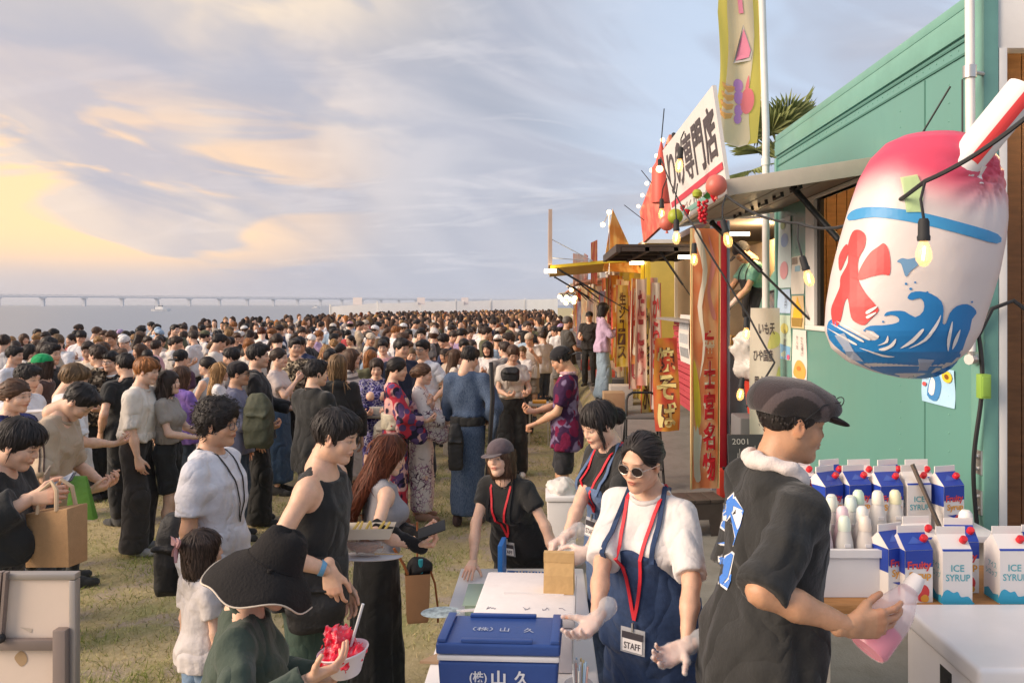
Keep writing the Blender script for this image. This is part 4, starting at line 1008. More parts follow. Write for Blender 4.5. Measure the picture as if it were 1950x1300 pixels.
# chassis, wheel, cab
mb=MB(); tb(mb,TX+0.25,TX+0.4,TY0+0.1,9.0,0.5,0.66); tb(mb,TX+1.5,TX+1.65,TY0+0.1,9.0,0.5,0.66); mb.build('chassis',BLACKM,truck)
for (wx,wy) in ((TX+0.12,4.75),(TX+1.6,4.75),(TX+0.14,8.15),(TX+1.58,8.15)):
 mb=MB(); M=Matrix.Translation(tl((wx,wy,0.5)))@Matrix.Rotation(PI/2,4,'Y'); mb.lathe([(0.18,0.02),(0.27,0.0),(0.30,0.03),(0.30,0.17),(0.27,0.2),(0.18,0.18)],n=20,M=M); w=mb.build('wheel',RUBBER,truck,smooth=True)
 mb=MB(); mb.lathe([(0.02,-0.012),(0.17,0.004),(0.178,0.03)],n=16,M=M); mb.build('rim',ALU,w,smooth=True)
def cab():
 prof=[(7.66,0.62),(7.66,2.52),(7.80,2.60),(8.35,2.56),(8.62,2.38),(9.05,1.62),(9.12,0.62)]
 mb=MB(); n=len(prof); L_=TX+0.06; R_=TX+1.75
 V=[tl((x+(0.12*max(0,(z-1.6)))*(1 if x==L_ else -1),y,z)) for x in (L_,R_) for y,z in prof]
 mb.add(V,[tuple(range(n))[::-1],tuple(range(n,2*n))]+[(i,(i+1)%n,n+(i+1)%n,n+i) for i in range(n)])
 c=mb.build('cab',GREEN2,truck,bevel=0.04,seg=3)
 mb=MB(); P=[(7.82,1.72),(7.84,2.36),(8.38,2.33),(8.70,1.72)]
 V=[tl((L_-0.012+0.12*max(0,z-1.6)+w,y,z)) for w in (0,0.03) for y,z in P]; mb.add(V,[(0,1,2,3),(7,6,5,4),(0,4,5,1),(1,5,6,2),(2,6,7,3),(3,7,4,0)]); g=mb.build('side_window',GLASSD,c)
 mb=MB(); q=[tl((L_-0.016+0.12*max(0,z-1.6),y,z)) for y,z in P]; mb.tube(q+q[:2],0.016,6,cap=False); mb.build('window_seal',RUBBER,g)
cab()
# handle bars and hose on the corner
mb=MB(); q=[tl((TX-0.025,4.2,2.62)),tl((TX-0.06,4.10,2.64)),tl((TX-0.065,4.03,2.62)),tl((TX-0.065,4.03,1.95)),tl((TX-0.02,4.03,1.93))]; mb.tube(q,0.013,8); mb.build('grab_handle',GREEN2,truck,smooth=True)
mb=MB(); mb.tube([tl((2.10,3.94,1.97)),tl((2.10,3.94,1.93)),tl((TX-0.02,4.02,1.93))],0.018,8); mb.tube([tl((2.085,3.93,1.93)),tl((2.12,3.95,1.93))],0.027,8); mb.tube([tl((TX-0.045,4.02,1.93)),tl((TX-0.022,4.02,1.93))],0.033,8); mb.build('pipe_bracket',ALU,truck,smooth=True)
for zz in (1.35,1.15):
 mb=MB(); tb(mb,TX-0.03,TX-0.021,3.975,4.025,zz,zz+0.12); mb.lathe([(0.012,0),(0.012,0.015),(0,0.018)],n=8,M=Matrix.Translation(tl((TX-0.03,4.0,zz+0.03)))@Matrix.Rotation(-PI/2,4,'Y')); mb.lathe([(0.012,0),(0.012,0.015),(0,0.018)],n=8,M=Matrix.Translation(tl((TX-0.03,4.0,zz+0.09)))@Matrix.Rotation(-PI/2,4,'Y')); mb.build('hinge',ALU,truck)
mb=MB(); q=[]
for t in np.linspace(0,1,24):q.append((TX-0.055+0.01*math.sin(9*t),3.95-0.02*math.sin(7*t)+0.03*t,2.05-1.15*t))
mb.tube([(2.45,3.9,2.1),(2.3,3.92,2.22),(2.2,3.93,2.18)]+q,0.011,7); o=mb.build('power_cable',BLACKM,smooth=True); tag(o,'black power cable hanging down the corner of the green truck','cable')
mb=MB(); mb.box(2.125,2.175,3.89,3.94,1.74,1.86); mb.box(2.13,2.17,3.885,3.895,1.75,1.85); o=mb.build('cable_connector',mat('lime_plastic',(0.25,0.42,0.07),rough=0.4),bevel=0.008); tag(o,'lime green cable connector on the corner of the green truck','connector')
# ------ poles and the long flag
mb=MB(); mb.tube([(2.135,7.74,0.5),(2.135,7.74,3.9),(2.06,7.74,6.4)],0.036,12); mb.tube([(2.135,7.74,3.55),(2.135,7.74,3.62)],0.044,12); o=mb.build('flag_pole',WHITEP,smooth=True); tag(o,'tall white flag pole rising beside the front of the green truck','pole')
mb=MB(); mb.tube([(2.10,3.94,1.97),(2.10,3.94,2.8),(2.085,3.94,5.4)],0.022,12); po=mb.build('support_pole',WHITEP,smooth=True); tag(po,'white pole strapped to the rear corner of the green truck','pole')
mb=MB(); mb.tube([(2.095,3.94,3.35),(2.2,3.985,3.35)],0.012,8); mb.tube([(2.095,3.94,3.32),(2.095,3.94,3.38)],0.032,10); mb.build('bracket',ALU,po,smooth=True)
mb=MB(); mb.tube([(2.09,4.0,3.33),(2.09,4.0,2.7)],0.005,5); mb.tube([(2.04,4.02,3.3),(1.84,4.4,2.75)],0.005,5); o=mb.build('tie_rope',BLACKM); tag(o,'dark tie rope stretched from the white pole down the green wall','rope')
def cloth_strip(name,fn,nu,nv,m,parent=None,color=None):
 us,vs=np.linspace(0,1,nu),np.linspace(0,1,nv); V=np.array([fn(u,v) for u in us for v in vs]); i=np.arange(nu-1)[:,None]*nv+np.arange(nv-1)[None,:]
 return mobj(name,np_mesh(name,V,np.stack([i,i+nv,i+nv+1,i+1],-1).reshape(-1,4),True),m,parent,color)
def flagfn(u,v,off=0.0):
 z=3.74+v*2.1; w=0.43-0.10*math.sin(PI*min(1,v*1.7))*0.6+0.05*math.sin(4*v+1); xp=2.135-0.03*v-0.045-0.10*(1-v)**2*0.4
 return (xp-(1-u)*w+0.03*math.sin(5*v),7.74-(0.06*math.sin(7*u+3*v)+0.04*math.sin(11*v+2*u))*(1-u)-off,z+0.09*(1-u)*(1-v)+0.03*u*(1-v)-0.05*math.sin(PI*u)*(1-v)**3)
FLY=mat('flag_yellow',(0.85,0.72,0.16),rough=0.8,transl=0.5); FLC=mat('flag_cream',(0.90,0.80,0.66),rough=0.8,transl=0.45)
flag=cloth_strip('fruit_flag',flagfn,14,40,FLY); tag(flag,'tall yellow and cream banner flag with painted fruit, flying above the truck hatch','flag')
fo=lambda u,v:flagfn(u,v,0.006)
print_poly([smooth_poly([(0.2,0.01),(0.80,0.0),(0.78,0.1),(0.72,0.24),(0.84,0.5),(0.86,0.75),(0.84,0.99),(0.3,0.99),(0.26,0.8),(0.24,0.5),(0.16,0.3),(0.12,0.12)],3)],fo,FLC,flag,'cream_field',0.06)
ov=lambda cu,cv,ru,rv,n=18:[(cu+ru*math.cos(2*PI*i/n),cv+rv*math.sin(2*PI*i/n)) for i in range(n)]
fo2=lambda u,v:flagfn(u,v,0.011); fo3=lambda u,v:flagfn(u,v,0.016)
for nm,c,ps in (('orange_slice',(0.85,0.42,0.13),[[(0.05,0.26-k*0.042),(0.40,0.26-k*0.042),(0.36,0.235-k*0.042),(0.22,0.219-k*0.042),(0.09,0.235-k*0.042)] for k in range(4)]),
('purple_berry',(0.55,0.26,0.55),[ov(0.47,0.27,0.12,0.032),ov(0.50,0.215,0.12,0.032),ov(0.52,0.155,0.1,0.028),ov(0.52,0.115,0.09,0.022)]),
('red_fruit',(0.78,0.20,0.22),[ov(0.70,0.20,0.15,0.06),smooth_poly([(0.64,0.26),(0.70,0.32),(0.72,0.27),(0.68,0.25)],3)])):
 print_poly(ps,fo2,mat('print_'+nm,c,rough=0.8),flag,nm,0.05)
print_poly([[(0.34,0.37),(0.60,0.55),(0.78,0.42),(0.74,0.385)]],fo2,mat('print_grey',(0.55,0.5,0.45),rough=0.8),flag,'glyph_shadow',0.05)
print_poly([[(0.40,0.385),(0.60,0.53),(0.74,0.43),(0.70,0.40)],[(0.52,0.6),(0.62,0.6),(0.60,0.66),(0.54,0.72),(0.60,0.78),(0.56,0.84),(0.5,0.74),(0.5,0.66)]],fo3,mat('print_pink',(0.75,0.25,0.36),rough=0.8),flag,'pink_glyph',0.05)
# ------ big white signboard on the hatch edge
SB=mat('sign_white',(0.80,0.76,0.74),rough=0.5,var=0.06,vscale=3,transl=0.15); INK=mat('ink_dark',(0.07,0.055,0.06),rough=0.6); INKR=mat('ink_red',(0.55,0.05,0.08),rough=0.6)
def sgn(u,v,off=0.0):
 return Vector((1.175-0.10*v-off,7.35-2.2*u,2.93+0.69*v+0.01*math.sin(6*u)))
mb=MB(); mb.add([sgn(0,0),sgn(1,0),sgn(1,1),sgn(0,1),sgn(0,0,-0.025),sgn(1,0,-0.025),sgn(1,1,-0.025),sgn(0,1,-0.025)],[(0,1,2,3),(7,6,5,4),(0,4,5,1),(1,5,6,2),(2,6,7,3),(3,7,4,0)])
sign=mb.build('signboard',SB); tag(sign,'white signboard with large dark characters standing on the green truck hatch','sign')
sf=lambda u,v:sgn(u,v,0.004)
for i,ch in enumerate('りの専門店'):print_text(ch,sf,INK,sign,0.06+i*0.185,0.36,0.165,0.52,bold=0.02)
print_poly([[(0.03,0.22),(0.99,0.22),(0.99,0.29),(0.03,0.29)]],sf,INKR,sign,'red_line')
print_text('手づくりの味',sf,mat('ink_grey',(0.3,0.26,0.26),rough=0.7),sign,0.2,0.06,0.55,0.10)
# fruit ornaments
def ball(name,c,r,m,label,cat,grp=None,sq=1.0,tie=True):
 mb=MB(); n=10; mb.lathe([(r*math.sin(PI*i/n)*(1+0.03*math.sin(5*i))+1e-4,-r*sq*math.cos(PI*i/n)) for i in range(n+1)],c,18)
 o=mb.build(name,m,smooth=True); tag(o,label,cat,grp)
 if tie:mb=MB(); mb.lathe([(0.014,0),(0.006,0.02),(0.016,0.035)],(c[0],c[1],c[2]-r*sq-0.02),8); mb.build('knot',m,o,smooth=True)
 return o
PEACH=mat('balloon_peach',(0.80,0.22,0.17),rough=0.35,transl=0.25); LIME=mat('balloon_lime',(0.42,0.48,0.05),rough=0.4,transl=0.2); REDG=mat('glossy_red',(0.55,0.015,0.03),rough=0.22); LEAFG=mat('plastic_leaf',(0.05,0.22,0.04),rough=0.5)
ball('paper_lantern',px(1364,353,5.05),0.068,PEACH,'round coral pink lantern at the near end of the white signboard','lantern'); ball('paper_lantern',px(1270,424,6.6),0.068,PEACH,'small coral lantern under the far end of the white signboard','lantern'); ball('paper_lantern',px(1286,412,6.4),0.062,LIME,'yellow green lantern beside the small coral lantern','lantern')
def grapes():
 c=px(1338,392,5.2); r=random.Random(3); root=empty('grape_ornament',c); tag(root,'hanging cluster of glossy red plastic grapes with a green top','ornament')
 for k in range(22):
  z=-0.085*(k/21)*1.6+0.03; mb=MB(); a=k*2.4; R_=0.022*(1-0.5*k/21)+0.006; q=(R_*math.cos(a),R_*math.sin(a),z); rr=0.0135
  mb.lathe([(rr*math.sin(PI*i/5)+1e-4,-rr*math.cos(PI*i/5)) for i in range(6)],q,8); mb.build('grape',REDG,root,smooth=True)
 mb=MB(); mb.lathe([(0.001,-0.03),(0.03,-0.015),(0.034,0.01),(0.02,0.03),(0.001,0.034)],(-0.035,0,0.075),10); mb.build('green_fruit',LEAFG if False else LIME,root,smooth=True)
 mb=MB(); mb.add([(0,0,0.06),(0.04,0,0.10),(0.06,0.01,0.06),(0.03,0,0.04)],[(0,1,2,3)]); mb.build('leaf',LEAFG,root)
grapes()
def berry(c,label,s=1.0):
 mb=MB(); mb.lathe([(0.001,-0.035*s),(0.016*s,-0.015*s),(0.024*s,0.008*s),(0.018*s,0.02*s),(0.001,0.022*s)],c,10); o=mb.build('strawberry_ornament',REDG,smooth=True); tag(o,label,'ornament','strawberry ornaments')
 mb=MB();
 for k in range(5):a=2*PI*k/5; mb.add([(c[0],c[1],c[2]+0.022*s),(c[0]+0.024*s*math.cos(a),c[1]+0.024*s*math.sin(a),c[2]+0.014*s),(c[0]+0.014*s*math.cos(a+0.6),c[1]+0.014*s*math.sin(a+0.6),c[2]+0.025*s)],[(0,1,2)])
 mb.build('calyx',LEAFG,o)
berry(px(1308,404,5.7),'plastic strawberry hanging just below the signboard bottom edge'); berry(px(1300,395,5.8),'smaller plastic strawberry partly behind another one',0.8); berry(px(1360,374,5.1),'plastic strawberry tied under the big coral lantern',1.1)
# ------ string lights
BULB=mat('bulb_glass',(1.0,0.72,0.38),rough=0.08,alpha=0.35,emit=(1.0,0.46,0.12),estr=0.5); FIL=mat('filament',(1,0.8,0.4),emit=(1.0,0.70,0.30),estr=16)
HOT=mat('hot_bulb',(1,0.85,0.55),emit=(1.0,0.66,0.28),estr=3.2)
nbulb=[0]
def bulb(p,label,tilt=(0,0),s=1.0,drop=0.10):
 root=empty('light_bulb',p); root.rotation_euler=(tilt[0],tilt[1],0); tag(root,label,'bulb','bulbs of the string lights')
 mb=MB(); mb.lathe([(0.001,0.0),(0.012*s,-0.002),(0.016*s,-0.012*s),(0.0165*s,-0.05*s),(0.019*s,-0.056*s),(0.018*s,-0.068*s),(0.001,-0.068*s)],n=12); mb.build('socket',RUBBER,root,smooth=True)
 mb=MB(); mb.lathe([(0.011*s,-0.068*s),(0.018*s,-0.085*s),(0.0235*s,-0.105*s),(0.022*s,-0.125*s),(0.012*s,-0.142*s),(0.001,-0.146*s)],n=14); mb.build('glass',BULB,root,smooth=True)
 mb=MB(); mb.tube([(0.003,0,-0.085*s),(-0.003,0,-0.125*s)],0.0035*s,6); mb.build('filament',FIL,root)
 return root
def cord(pts,r,label,cat='cord',n=10,mats=None,sag=0.0):
 P=[Vector(p) for p in pts]; out=[]
 for i in range(len(P)-1):
  for t in np.arange(n)/n:
   q=P[i].lerp(P[i+1],float(t)); q.z-=4*t*(1-t)*sag*(P[i+1]-P[i]).length; out.append(q)
 out.append(P[-1]); mb=MB(); mb.tube(out,r,6); o=mb.build('festoon_wire',mats or RUBBER,smooth=True); tag(o,label,cat); return o
A=px(1382,372,4.95); Bp=px(1520,425,4.2); Cc=px(1762,345,2.62); Dd=px(1965,215,2.4)
cord([px(1258,300,7.0),px(1322,432,5.0)],0.006,'thin black light cord across the white signboard',sag=0.02)
cord([A,Bp,Cc,Dd],0.0075,'black string light cord looping from the hatch to the big inflatable',sag=0.05)
cord([px(1322,432,5.0),px(1375,520,4.9),px(1425,600,4.8),px(1475,690,4.6),px(1447,735,4.6),px(1420,775,4.6)],0.006,'black light cord running down in front of the white menu banner',sag=0.02)
for q,nm,dz,tl_,s in ((px(1297,280,5.6),'warm bulb in front of the white signboard',0,(0,0.1),1.25),(px(1288,417,5.2),'warm bulb hanging from the hatch corner beside the strawberries',0,(0,0),1.15),(px(1376,418,4.6),'warm bulb just left of the cook',0,(0,-0.25),1.15),(px(1322,462,5.0),'warm bulb before the upper part of the red banner',0,(0,0),1.0),
(px(1527,487,4.15),'warm bulb in front of the serving window frame',0,(0,-0.3),1.15),(px(1759,415,2.6),'warm bulb shining in front of the big inflatable',0,(0,0),1.1),(px(1421,603,4.8),'warm bulb above the pile of clear plastic bags',0,(0,0),0.95),(px(1414,718,4.6),'lowest warm bulb beside the flat cap',0,(0.1,0.1),0.95),
(px(1260,378,6.6),'warm bulb at the far end of the white signboard',0,(0,0),1.2)):
 bulb(q,nm,tl_,s)
for a,b,ln_ in ((px(1297,280,5.6),px(1303,250,5.6),'in front of the signboard'),(px(1376,418,4.6),A,'beside the cook'),(px(1527,487,4.15),Bp,'before the serving window'),(px(1759,415,2.6),Cc,'before the big inflatable'),(px(1260,378,6.6),px(1270,340,6.5),'at the far end of the signboard'),(px(1288,417,5.2),px(1290,350,5.4),'beside the strawberries')):
 mb=MB(); m=(Vector(a)+Vector(b))/2+Vector((-0.012,0,0)); mb.tube([a,m,b],0.005,5); o=mb.build('bulb_lead',RUBBER,smooth=True); tag(o,'short black lead of the bulb '+ln_,'lead','leads of the string lights')
 # ------ inflatable shaved-ice cup
def inflatable():
 NYL=bpy.data.materials.new('inflatable_skin'); NYL.use_nodes=True; nt,N,L,B=nodes_of(NYL)
 B.inputs['Roughness'].default_value=0.36; at=N.new('ShaderNodeVertexColor'); at.layer_name='Col'; L.new(at.outputs[0],B.inputs['Base Color'])
 tc=N.new('ShaderNodeTexCoord'); nz=N.new('ShaderNodeTexNoise'); nz.inputs['Scale'].default_value=7; nz.inputs['Detail'].default_value=6; L.new(tc.outputs['Object'],nz.inputs['Vector'])
 bp=N.new('ShaderNodeBump'); bp.inputs['Strength'].default_value=0.35; bp.inputs['Distance'].default_value=0.02; L.new(nz.outputs[0],bp.inputs['Height']); L.new(bp.outputs[0],B.inputs['Normal'])
 tr=N.new('ShaderNodeBsdfTranslucent'); L.new(at.outputs[0],tr.inputs[0]); ms=N.new('ShaderNodeMixShader'); ms.inputs[0].default_value=0.22; L.new(B.outputs[0],ms.inputs[1]); L.new(tr.outputs[0],ms.inputs[2]); L.new(ms.outputs[0],N['Material Output'].inputs[0])
 DEP=3.0; c0=px(1742,490,DEP); root=empty('shaved_ice_inflatable',c0); tag(root,'big inflatable shaved ice cup with pink top and blue waves hanging by the truck','inflatable')
 # silhouette measured as pixel rows: (y, left, right)
 rowsL=[(252,1765,1800),(258,1722,1836),(272,1690,1868),(300,1662,1892),(340,1640,1905),(400,1620,1909),(460,1603,1902),(520,1588,1890),(580,1578,1872),(630,1575,1856),(665,1588,1836),(690,1618,1808),(708,1665,1775),(719,1712,1735)]
 k=DEP/F_PX; zs=np.array([(490-r[0])*k for r in rowsL]); lf=np.array([(r[1]-1742)*k for r in rowsL]); rt=np.array([(r[2]-1742)*k for r in rowsL])
 def at_(z):return np.interp(z,zs[::-1],lf[::-1]),np.interp(z,zs[::-1],rt[::-1])
 NZ,NA=90,96; V=[]; C=[]
 pinch=np.array([0.20,0.28])
 zz=zs[-1]+(zs[0]-zs[-1])*(0.5-0.5*np.cos(np.linspace(0,PI,NZ)))
 for z in zz:
  a,b=at_(z); cx_,r=(a+b)/2,(b-a)/2
  for j in range(NA):
   th=2*PI*j/NA; x=cx_+r*math.cos(th); y=-0.80*r*math.sin(th)
   dd=math.hypot(x-pinch[0],z-pinch[1]); w=math.exp(-(dd/0.13)**2); ang=math.atan2(z-pinch[1],x-pinch[0])
   y+=(w*0.03+0.012*w*math.sin(ang*14)) if y<0 else 0
   # colours of the printed skin
   edge=0.175+0.03*math.sin(3*th)+0.05*(0.5-0.5*math.cos(th))*0-0.16*(x/0.33)*0.25
   t=min(1,max(0,(z-(edge-0.02))/0.17)); t=t*t*(3-2*t)
   C.append(tuple(np.array((0.80,0.74,0.72))*(1-t)+np.array((0.80,0.085,0.16))*t)); V.append((x,y,z))
 i=np.arange(NZ-1)[:,None]*NA; j=np.arange(NA)[None,:]; Q=np.stack([i+j,i+(j+1)%NA,i+NA+(j+1)%NA,i+NA+j],-1).reshape(-1,4)
 body=mobj('skin',np_mesh('skin',np.array(V),Q,True,np.array(C)),NYL,root)
 def fn_px(off):
  def fn(u,v):
  # intersect the view ray with the bag so the print sits on the skin
   d=(px(u,v,1.0)-Vector((0,0,CAMZ))); best=None
   lo,hi=2.60,3.02
   for _ in range(16):
    m=(lo+hi)/2; p=Vector((0,0,CAMZ))+d*m; q=p-c0; a,b=at_(q.z); cx_,r=(a+b)/2,(b-a)/2+1e-6
    s=1-((q.x-cx_)/r)**2; ys=-0.80*r*math.sqrt(max(s,0))
    if q.y<ys:lo=m
    else :hi=m
   p=Vector((0,0,CAMZ))+d*lo; q=p-c0; dirn=Vector((q.x*0.4,q.y,0)).normalized(); return q+dirn*off
  return fn
 Z8=lambda L_:[(1350+x*600/1560,300+y*500/1300) for x,y in L_]
 RED=mat('print_red',(0.74,0.06,0.06),rough=0.4); BLU=mat('print_blue',(0.02,0.19,0.48),rough=0.4); WHT=mat('print_white',(0.80,0.76,0.74),rough=0.4)
 ice=[smooth_poly(Z8([(745,358),(775,385),(772,440),(742,500),(738,560),(742,610),(775,670),(830,735),(838,760),(800,800),(770,828),(735,820),(705,790),(690,700),(672,720),(655,800),(632,840),(615,815),(608,750),(630,690),(650,640),(655,590),(690,520),(690,440),(712,370)]),3),
 smooth_poly(Z8([(866,424),(888,455),(898,520),(893,580),(860,578),(800,590),(745,606),(742,570),(765,520),(800,470),(840,440)]),3),smooth_poly(Z8([(686,428),(690,470),(672,520),(650,560),(645,500),(662,455)]),3)]
 print_poly(ice,fn_px(0.003),RED,root,'ice_character',14)
 wave=smooth_poly(Z8([(588,835),(610,800),(650,830),(720,870),(790,905),(840,895),(815,860),(770,850),(800,832),(850,830),(900,825),(940,812),(935,790),(900,778),(868,785),(880,765),(925,758),(970,762),(1020,790),(1060,760),(1062,715),(1040,695),(1005,705),(982,695),(1000,668),(1045,662),(1100,675),(1148,710),(1160,760),(1155,820),(1172,820),(1190,770),(1225,735),(1275,725),(1310,745),(1322,770),(1300,800),(1290,850),(1270,900),(1240,985),(1200,1040),(1120,1085),(1010,1092),(870,1070),(750,1020),(660,960),(600,900)]),2)
 print_poly([wave],fn_px(0.003),BLU,root,'wave',10)
 bird=smooth_poly(Z8([(930,515),(955,498),(985,503),(1030,496),(1080,510),(1045,525),(1020,545),(1000,560),(975,590),(962,560),(950,525)]),3); print_poly([bird],fn_px(0.003),mat('print_slate',(0.13,0.27,0.45),rough=0.4),root,'bird',10)
 str_=[[(615,825),(640,835),(760,900),(750,908)],[(645,815),(665,822),(790,890),(780,898)],[(600,850),(620,858),(730,918),(715,922)],[(945,945),(1000,900),(1050,850),(1060,858),(1010,915)],[(985,945),(1060,900),(1120,820),(1145,778),(1130,830),(1075,905)],[(840,948),(890,930),(925,895),(915,930),(870,955)],[(835,930),(870,912),(885,880),(885,915)],[(1180,960),(1175,900),(1200,810),(1200,850),(1190,910)],[(1200,950),(1210,900),(1240,850),(1225,910)],[(745,940),(860,975),(920,985),(860,985)],[(800,860),(840,880),(835,892),(800,872)],[(780,760),(830,735),(826,748),(785,775)],[(780,785),(825,765),(822,775),(788,797)]]
 print_poly([smooth_poly(Z8(q),3) for q in str_],fn_px(0.006),WHT,root,'foam_line',10)
 dots=[ov(*q,9) for q in ((1350+975*0.3846,300+625*0.3846,2.5,2.5),(1350+1020*0.3846,300+618*0.3846,2,2),(1350+998*0.3846,300+650*0.3846,3,2.5),(1350+1080*0.3846,300+668*0.3846,2.5,2.5),(1350+1300*0.3846,300+715*0.3846,2,2),(1350+770*0.3846,300+855*0.3846,2,2),(1350+862*0.3846,300+812*0.3846,2,2))]
 print_poly(dots,fn_px(0.003),BLU,root,'spray')
 band=smooth_poly([(1623,402),(1660,394),(1740,402),(1830,424),(1899,446),(1897,464),(1830,446),(1740,424),(1665,414),(1617,420)],3); print_poly([band],fn_px(0.003),mat('print_band',(0.05,0.28,0.56),rough=0.4),root,'blue_band',10)
 for nm,q in (('green_tape',Z8([(945,100),(1028,85),(1060,160),(1050,270),(975,272),(965,190)])),('clear_tape',Z8([(630,880),(675,868),(770,1010),(700,1000)])),('clear_tape',Z8([(1035,995),(1112,1000),(1075,1100),(985,1095)]))):
  print_poly([q],fn_px(0.008),mat(nm,(0.45,0.62,0.30) if nm[0]=='g' else (0.75,0.76,0.78),rough=0.3,alpha=0.8 if nm[0]=='g' else 0.45),root,nm,14)
  # straw
 a=px(1835,312,2.86)-c0; b=px(1952,170,2.80)-c0; dv=(b-a).normalized(); mb=MB(); mb.tube([a-dv*0.04,b],0.062,20); st=mb.build('straw',WHT,root,smooth=True)
 mb=MB(); sd=dv.cross(Vector((0,-1,0))).normalized(); P=[]
 for t in (0.0,1.0):
  for w in np.linspace(-0.25,0.35,5):P.append(a+(b-a)*t*0.99+(sd*math.sin(w)+Vector((0,-1,0))*math.cos(w))*0.0645)
 mb.add(P,[(i,i+1,i+6,i+5) for i in range(4)]); mb.build('red_stripe',RED,st)
 mb=MB(); mb.lathe([(0.02,-0.03),(0.012,0),(0.03,0.03),(0.001,0.035)],(px(1862,335,2.84)-c0),8); mb.build('knot',WHT,root,smooth=True)
inflatable()
ordn=['first','second','third','fourth','fifth','sixth','seventh','eighth']
# ------ posters on the green truck
def poster(x0,x1,y0,y1,dA,label,base=(0.8,0.75,0.7),blobs=(),lines=(),name='poster',X=None,lean=0.0):
 X=TX-0.006 if X is None else X
 Y=lambda x:X*F_PX/(x-CX); ya,yb=Y(x0),Y(x1); ym=(ya+yb)/2
 z1,z0=CAMZ-(y0-CY)*ym/F_PX,CAMZ-(y1-CY)*ym/F_PX
 def fn(u,v,o=0.0):return (X-o-0.004*math.sin(3*u+5*v)-0.01*u*(1-v)*lean,ya+(yb-ya)*u,z0+(z1-z0)*v)
 o=cloth_strip(name,fn,5,10,mat('poster_%d%d%d'%tuple(int(c*99) for c in base),base,rough=0.5,var=0.05,vscale=30)); tag(o,label,'poster')
 for k,(col,poly) in enumerate(blobs):print_poly([poly],lambda u,v:fn(u,v,0.003+0.0015*k),mat('pc_%d_%d_%d'%tuple(int(c*99) for c in col),col,rough=0.5),o,'picture')
 for (s,u0,v0,w,h,vert) in lines:print_text(s,lambda u,v:fn(u,v,0.009),mat('ink_dark'),o,u0,v0,w,h,vertical=vert,bold=0.0)
 return o
ell=lambda cu,cv,ru,rv:[(cu+ru*math.cos(t*0.45),cv+rv*math.sin(t*0.45)) for t in range(14)]
poster(1482,1506,415,548,7,'tall pale poster with soft blue and pink drawings high on the truck corner',(0.62,0.74,0.74),[((0.35,0.5,0.75),ell(0.5,0.68,0.3,0.1)),((0.7,0.35,0.38),ell(0.5,0.25,0.3,0.13)),((0.45,0.6,0.3),ell(0.4,0.9,0.2,0.06))])
poster(1481,1505,551,596,7,'light blue price slip below the pale poster',(0.45,0.60,0.80),(),[('百円',0.6,0.2,0.15,0.6,True)])
poster(1482,1506,600,684,7,'poster of green and blue drinks under the blue price slip',(0.50,0.62,0.50),[((0.2,0.42,0.65),[(0.1,0.0),(0.95,0.02),(0.95,0.3),(0.1,0.35)]),((0.6,0.55,0.15),ell(0.5,0.7,0.3,0.12)),((0.65,0.1,0.2),ell(0.85,0.07,0.1,0.06))],[('冷飲',0.5,0.3,0.14,0.4,True)])
poster(1507,1531,488,560,6.8,'pale photo poster with a small grid of pictures beside the window frame',(0.72,0.68,0.60),[((0.3,0.25,0.2),[(0.05,0.8),(0.5,0.8),(0.5,0.98),(0.05,0.98)]),((0.3,0.5,0.6),[(0.3,0.6),(0.7,0.6),(0.7,0.75),(0.3,0.75)])])
poster(1507,1531,563,625,6.8,'poster of yellow fries in a basket beside the window',(0.75,0.55,0.30),[((0.85,0.50,0.03),[(0.15,0.3),(0.85,0.3),(0.8,0.6),(0.6,0.8),(0.5,0.98),(0.35,0.75),(0.2,0.6)]),((0.35,0.22,0.05),[(0.12,0.05),(0.85,0.05),(0.9,0.32),(0.08,0.32)])])
poster(1509,1536,628,722,6.7,'long cream poster with fried chicken at its lower end',(0.80,0.70,0.66),[((0.78,0.38,0.08),smooth_poly([(0.15,0.05),(0.8,0.02),(0.95,0.2),(0.7,0.36),(0.4,0.38),(0.2,0.25)],3)),((0.55,0.2,0.03),ell(0.5,0.22,0.14,0.05))],[('から揚げ',0.65,0.48,0.14,0.4,True),('大人気',0.3,0.6,0.12,0.3,True)])
poster(1756,1818,700,770,4.5,'sunflower and penguin-blue poster below the inflatable',(0.42,0.66,0.85),[((0.05,0.22,0.5),smooth_poly([(0.2,0.2),(0.5,0.1),(0.6,0.5),(0.5,0.85),(0.3,0.8)],3)),((0.85,0.82,0.78),smooth_poly([(0.25,0.3),(0.4,0.25),(0.42,0.6),(0.3,0.7)],3)),((0.85,0.6,0.05),ell(0.8,0.8,0.16,0.16)),((0.25,0.1,0.02),ell(0.8,0.8,0.07,0.07)),((0.7,0.1,0.1),ell(0.12,0.5,0.06,0.06))]).name='poster'
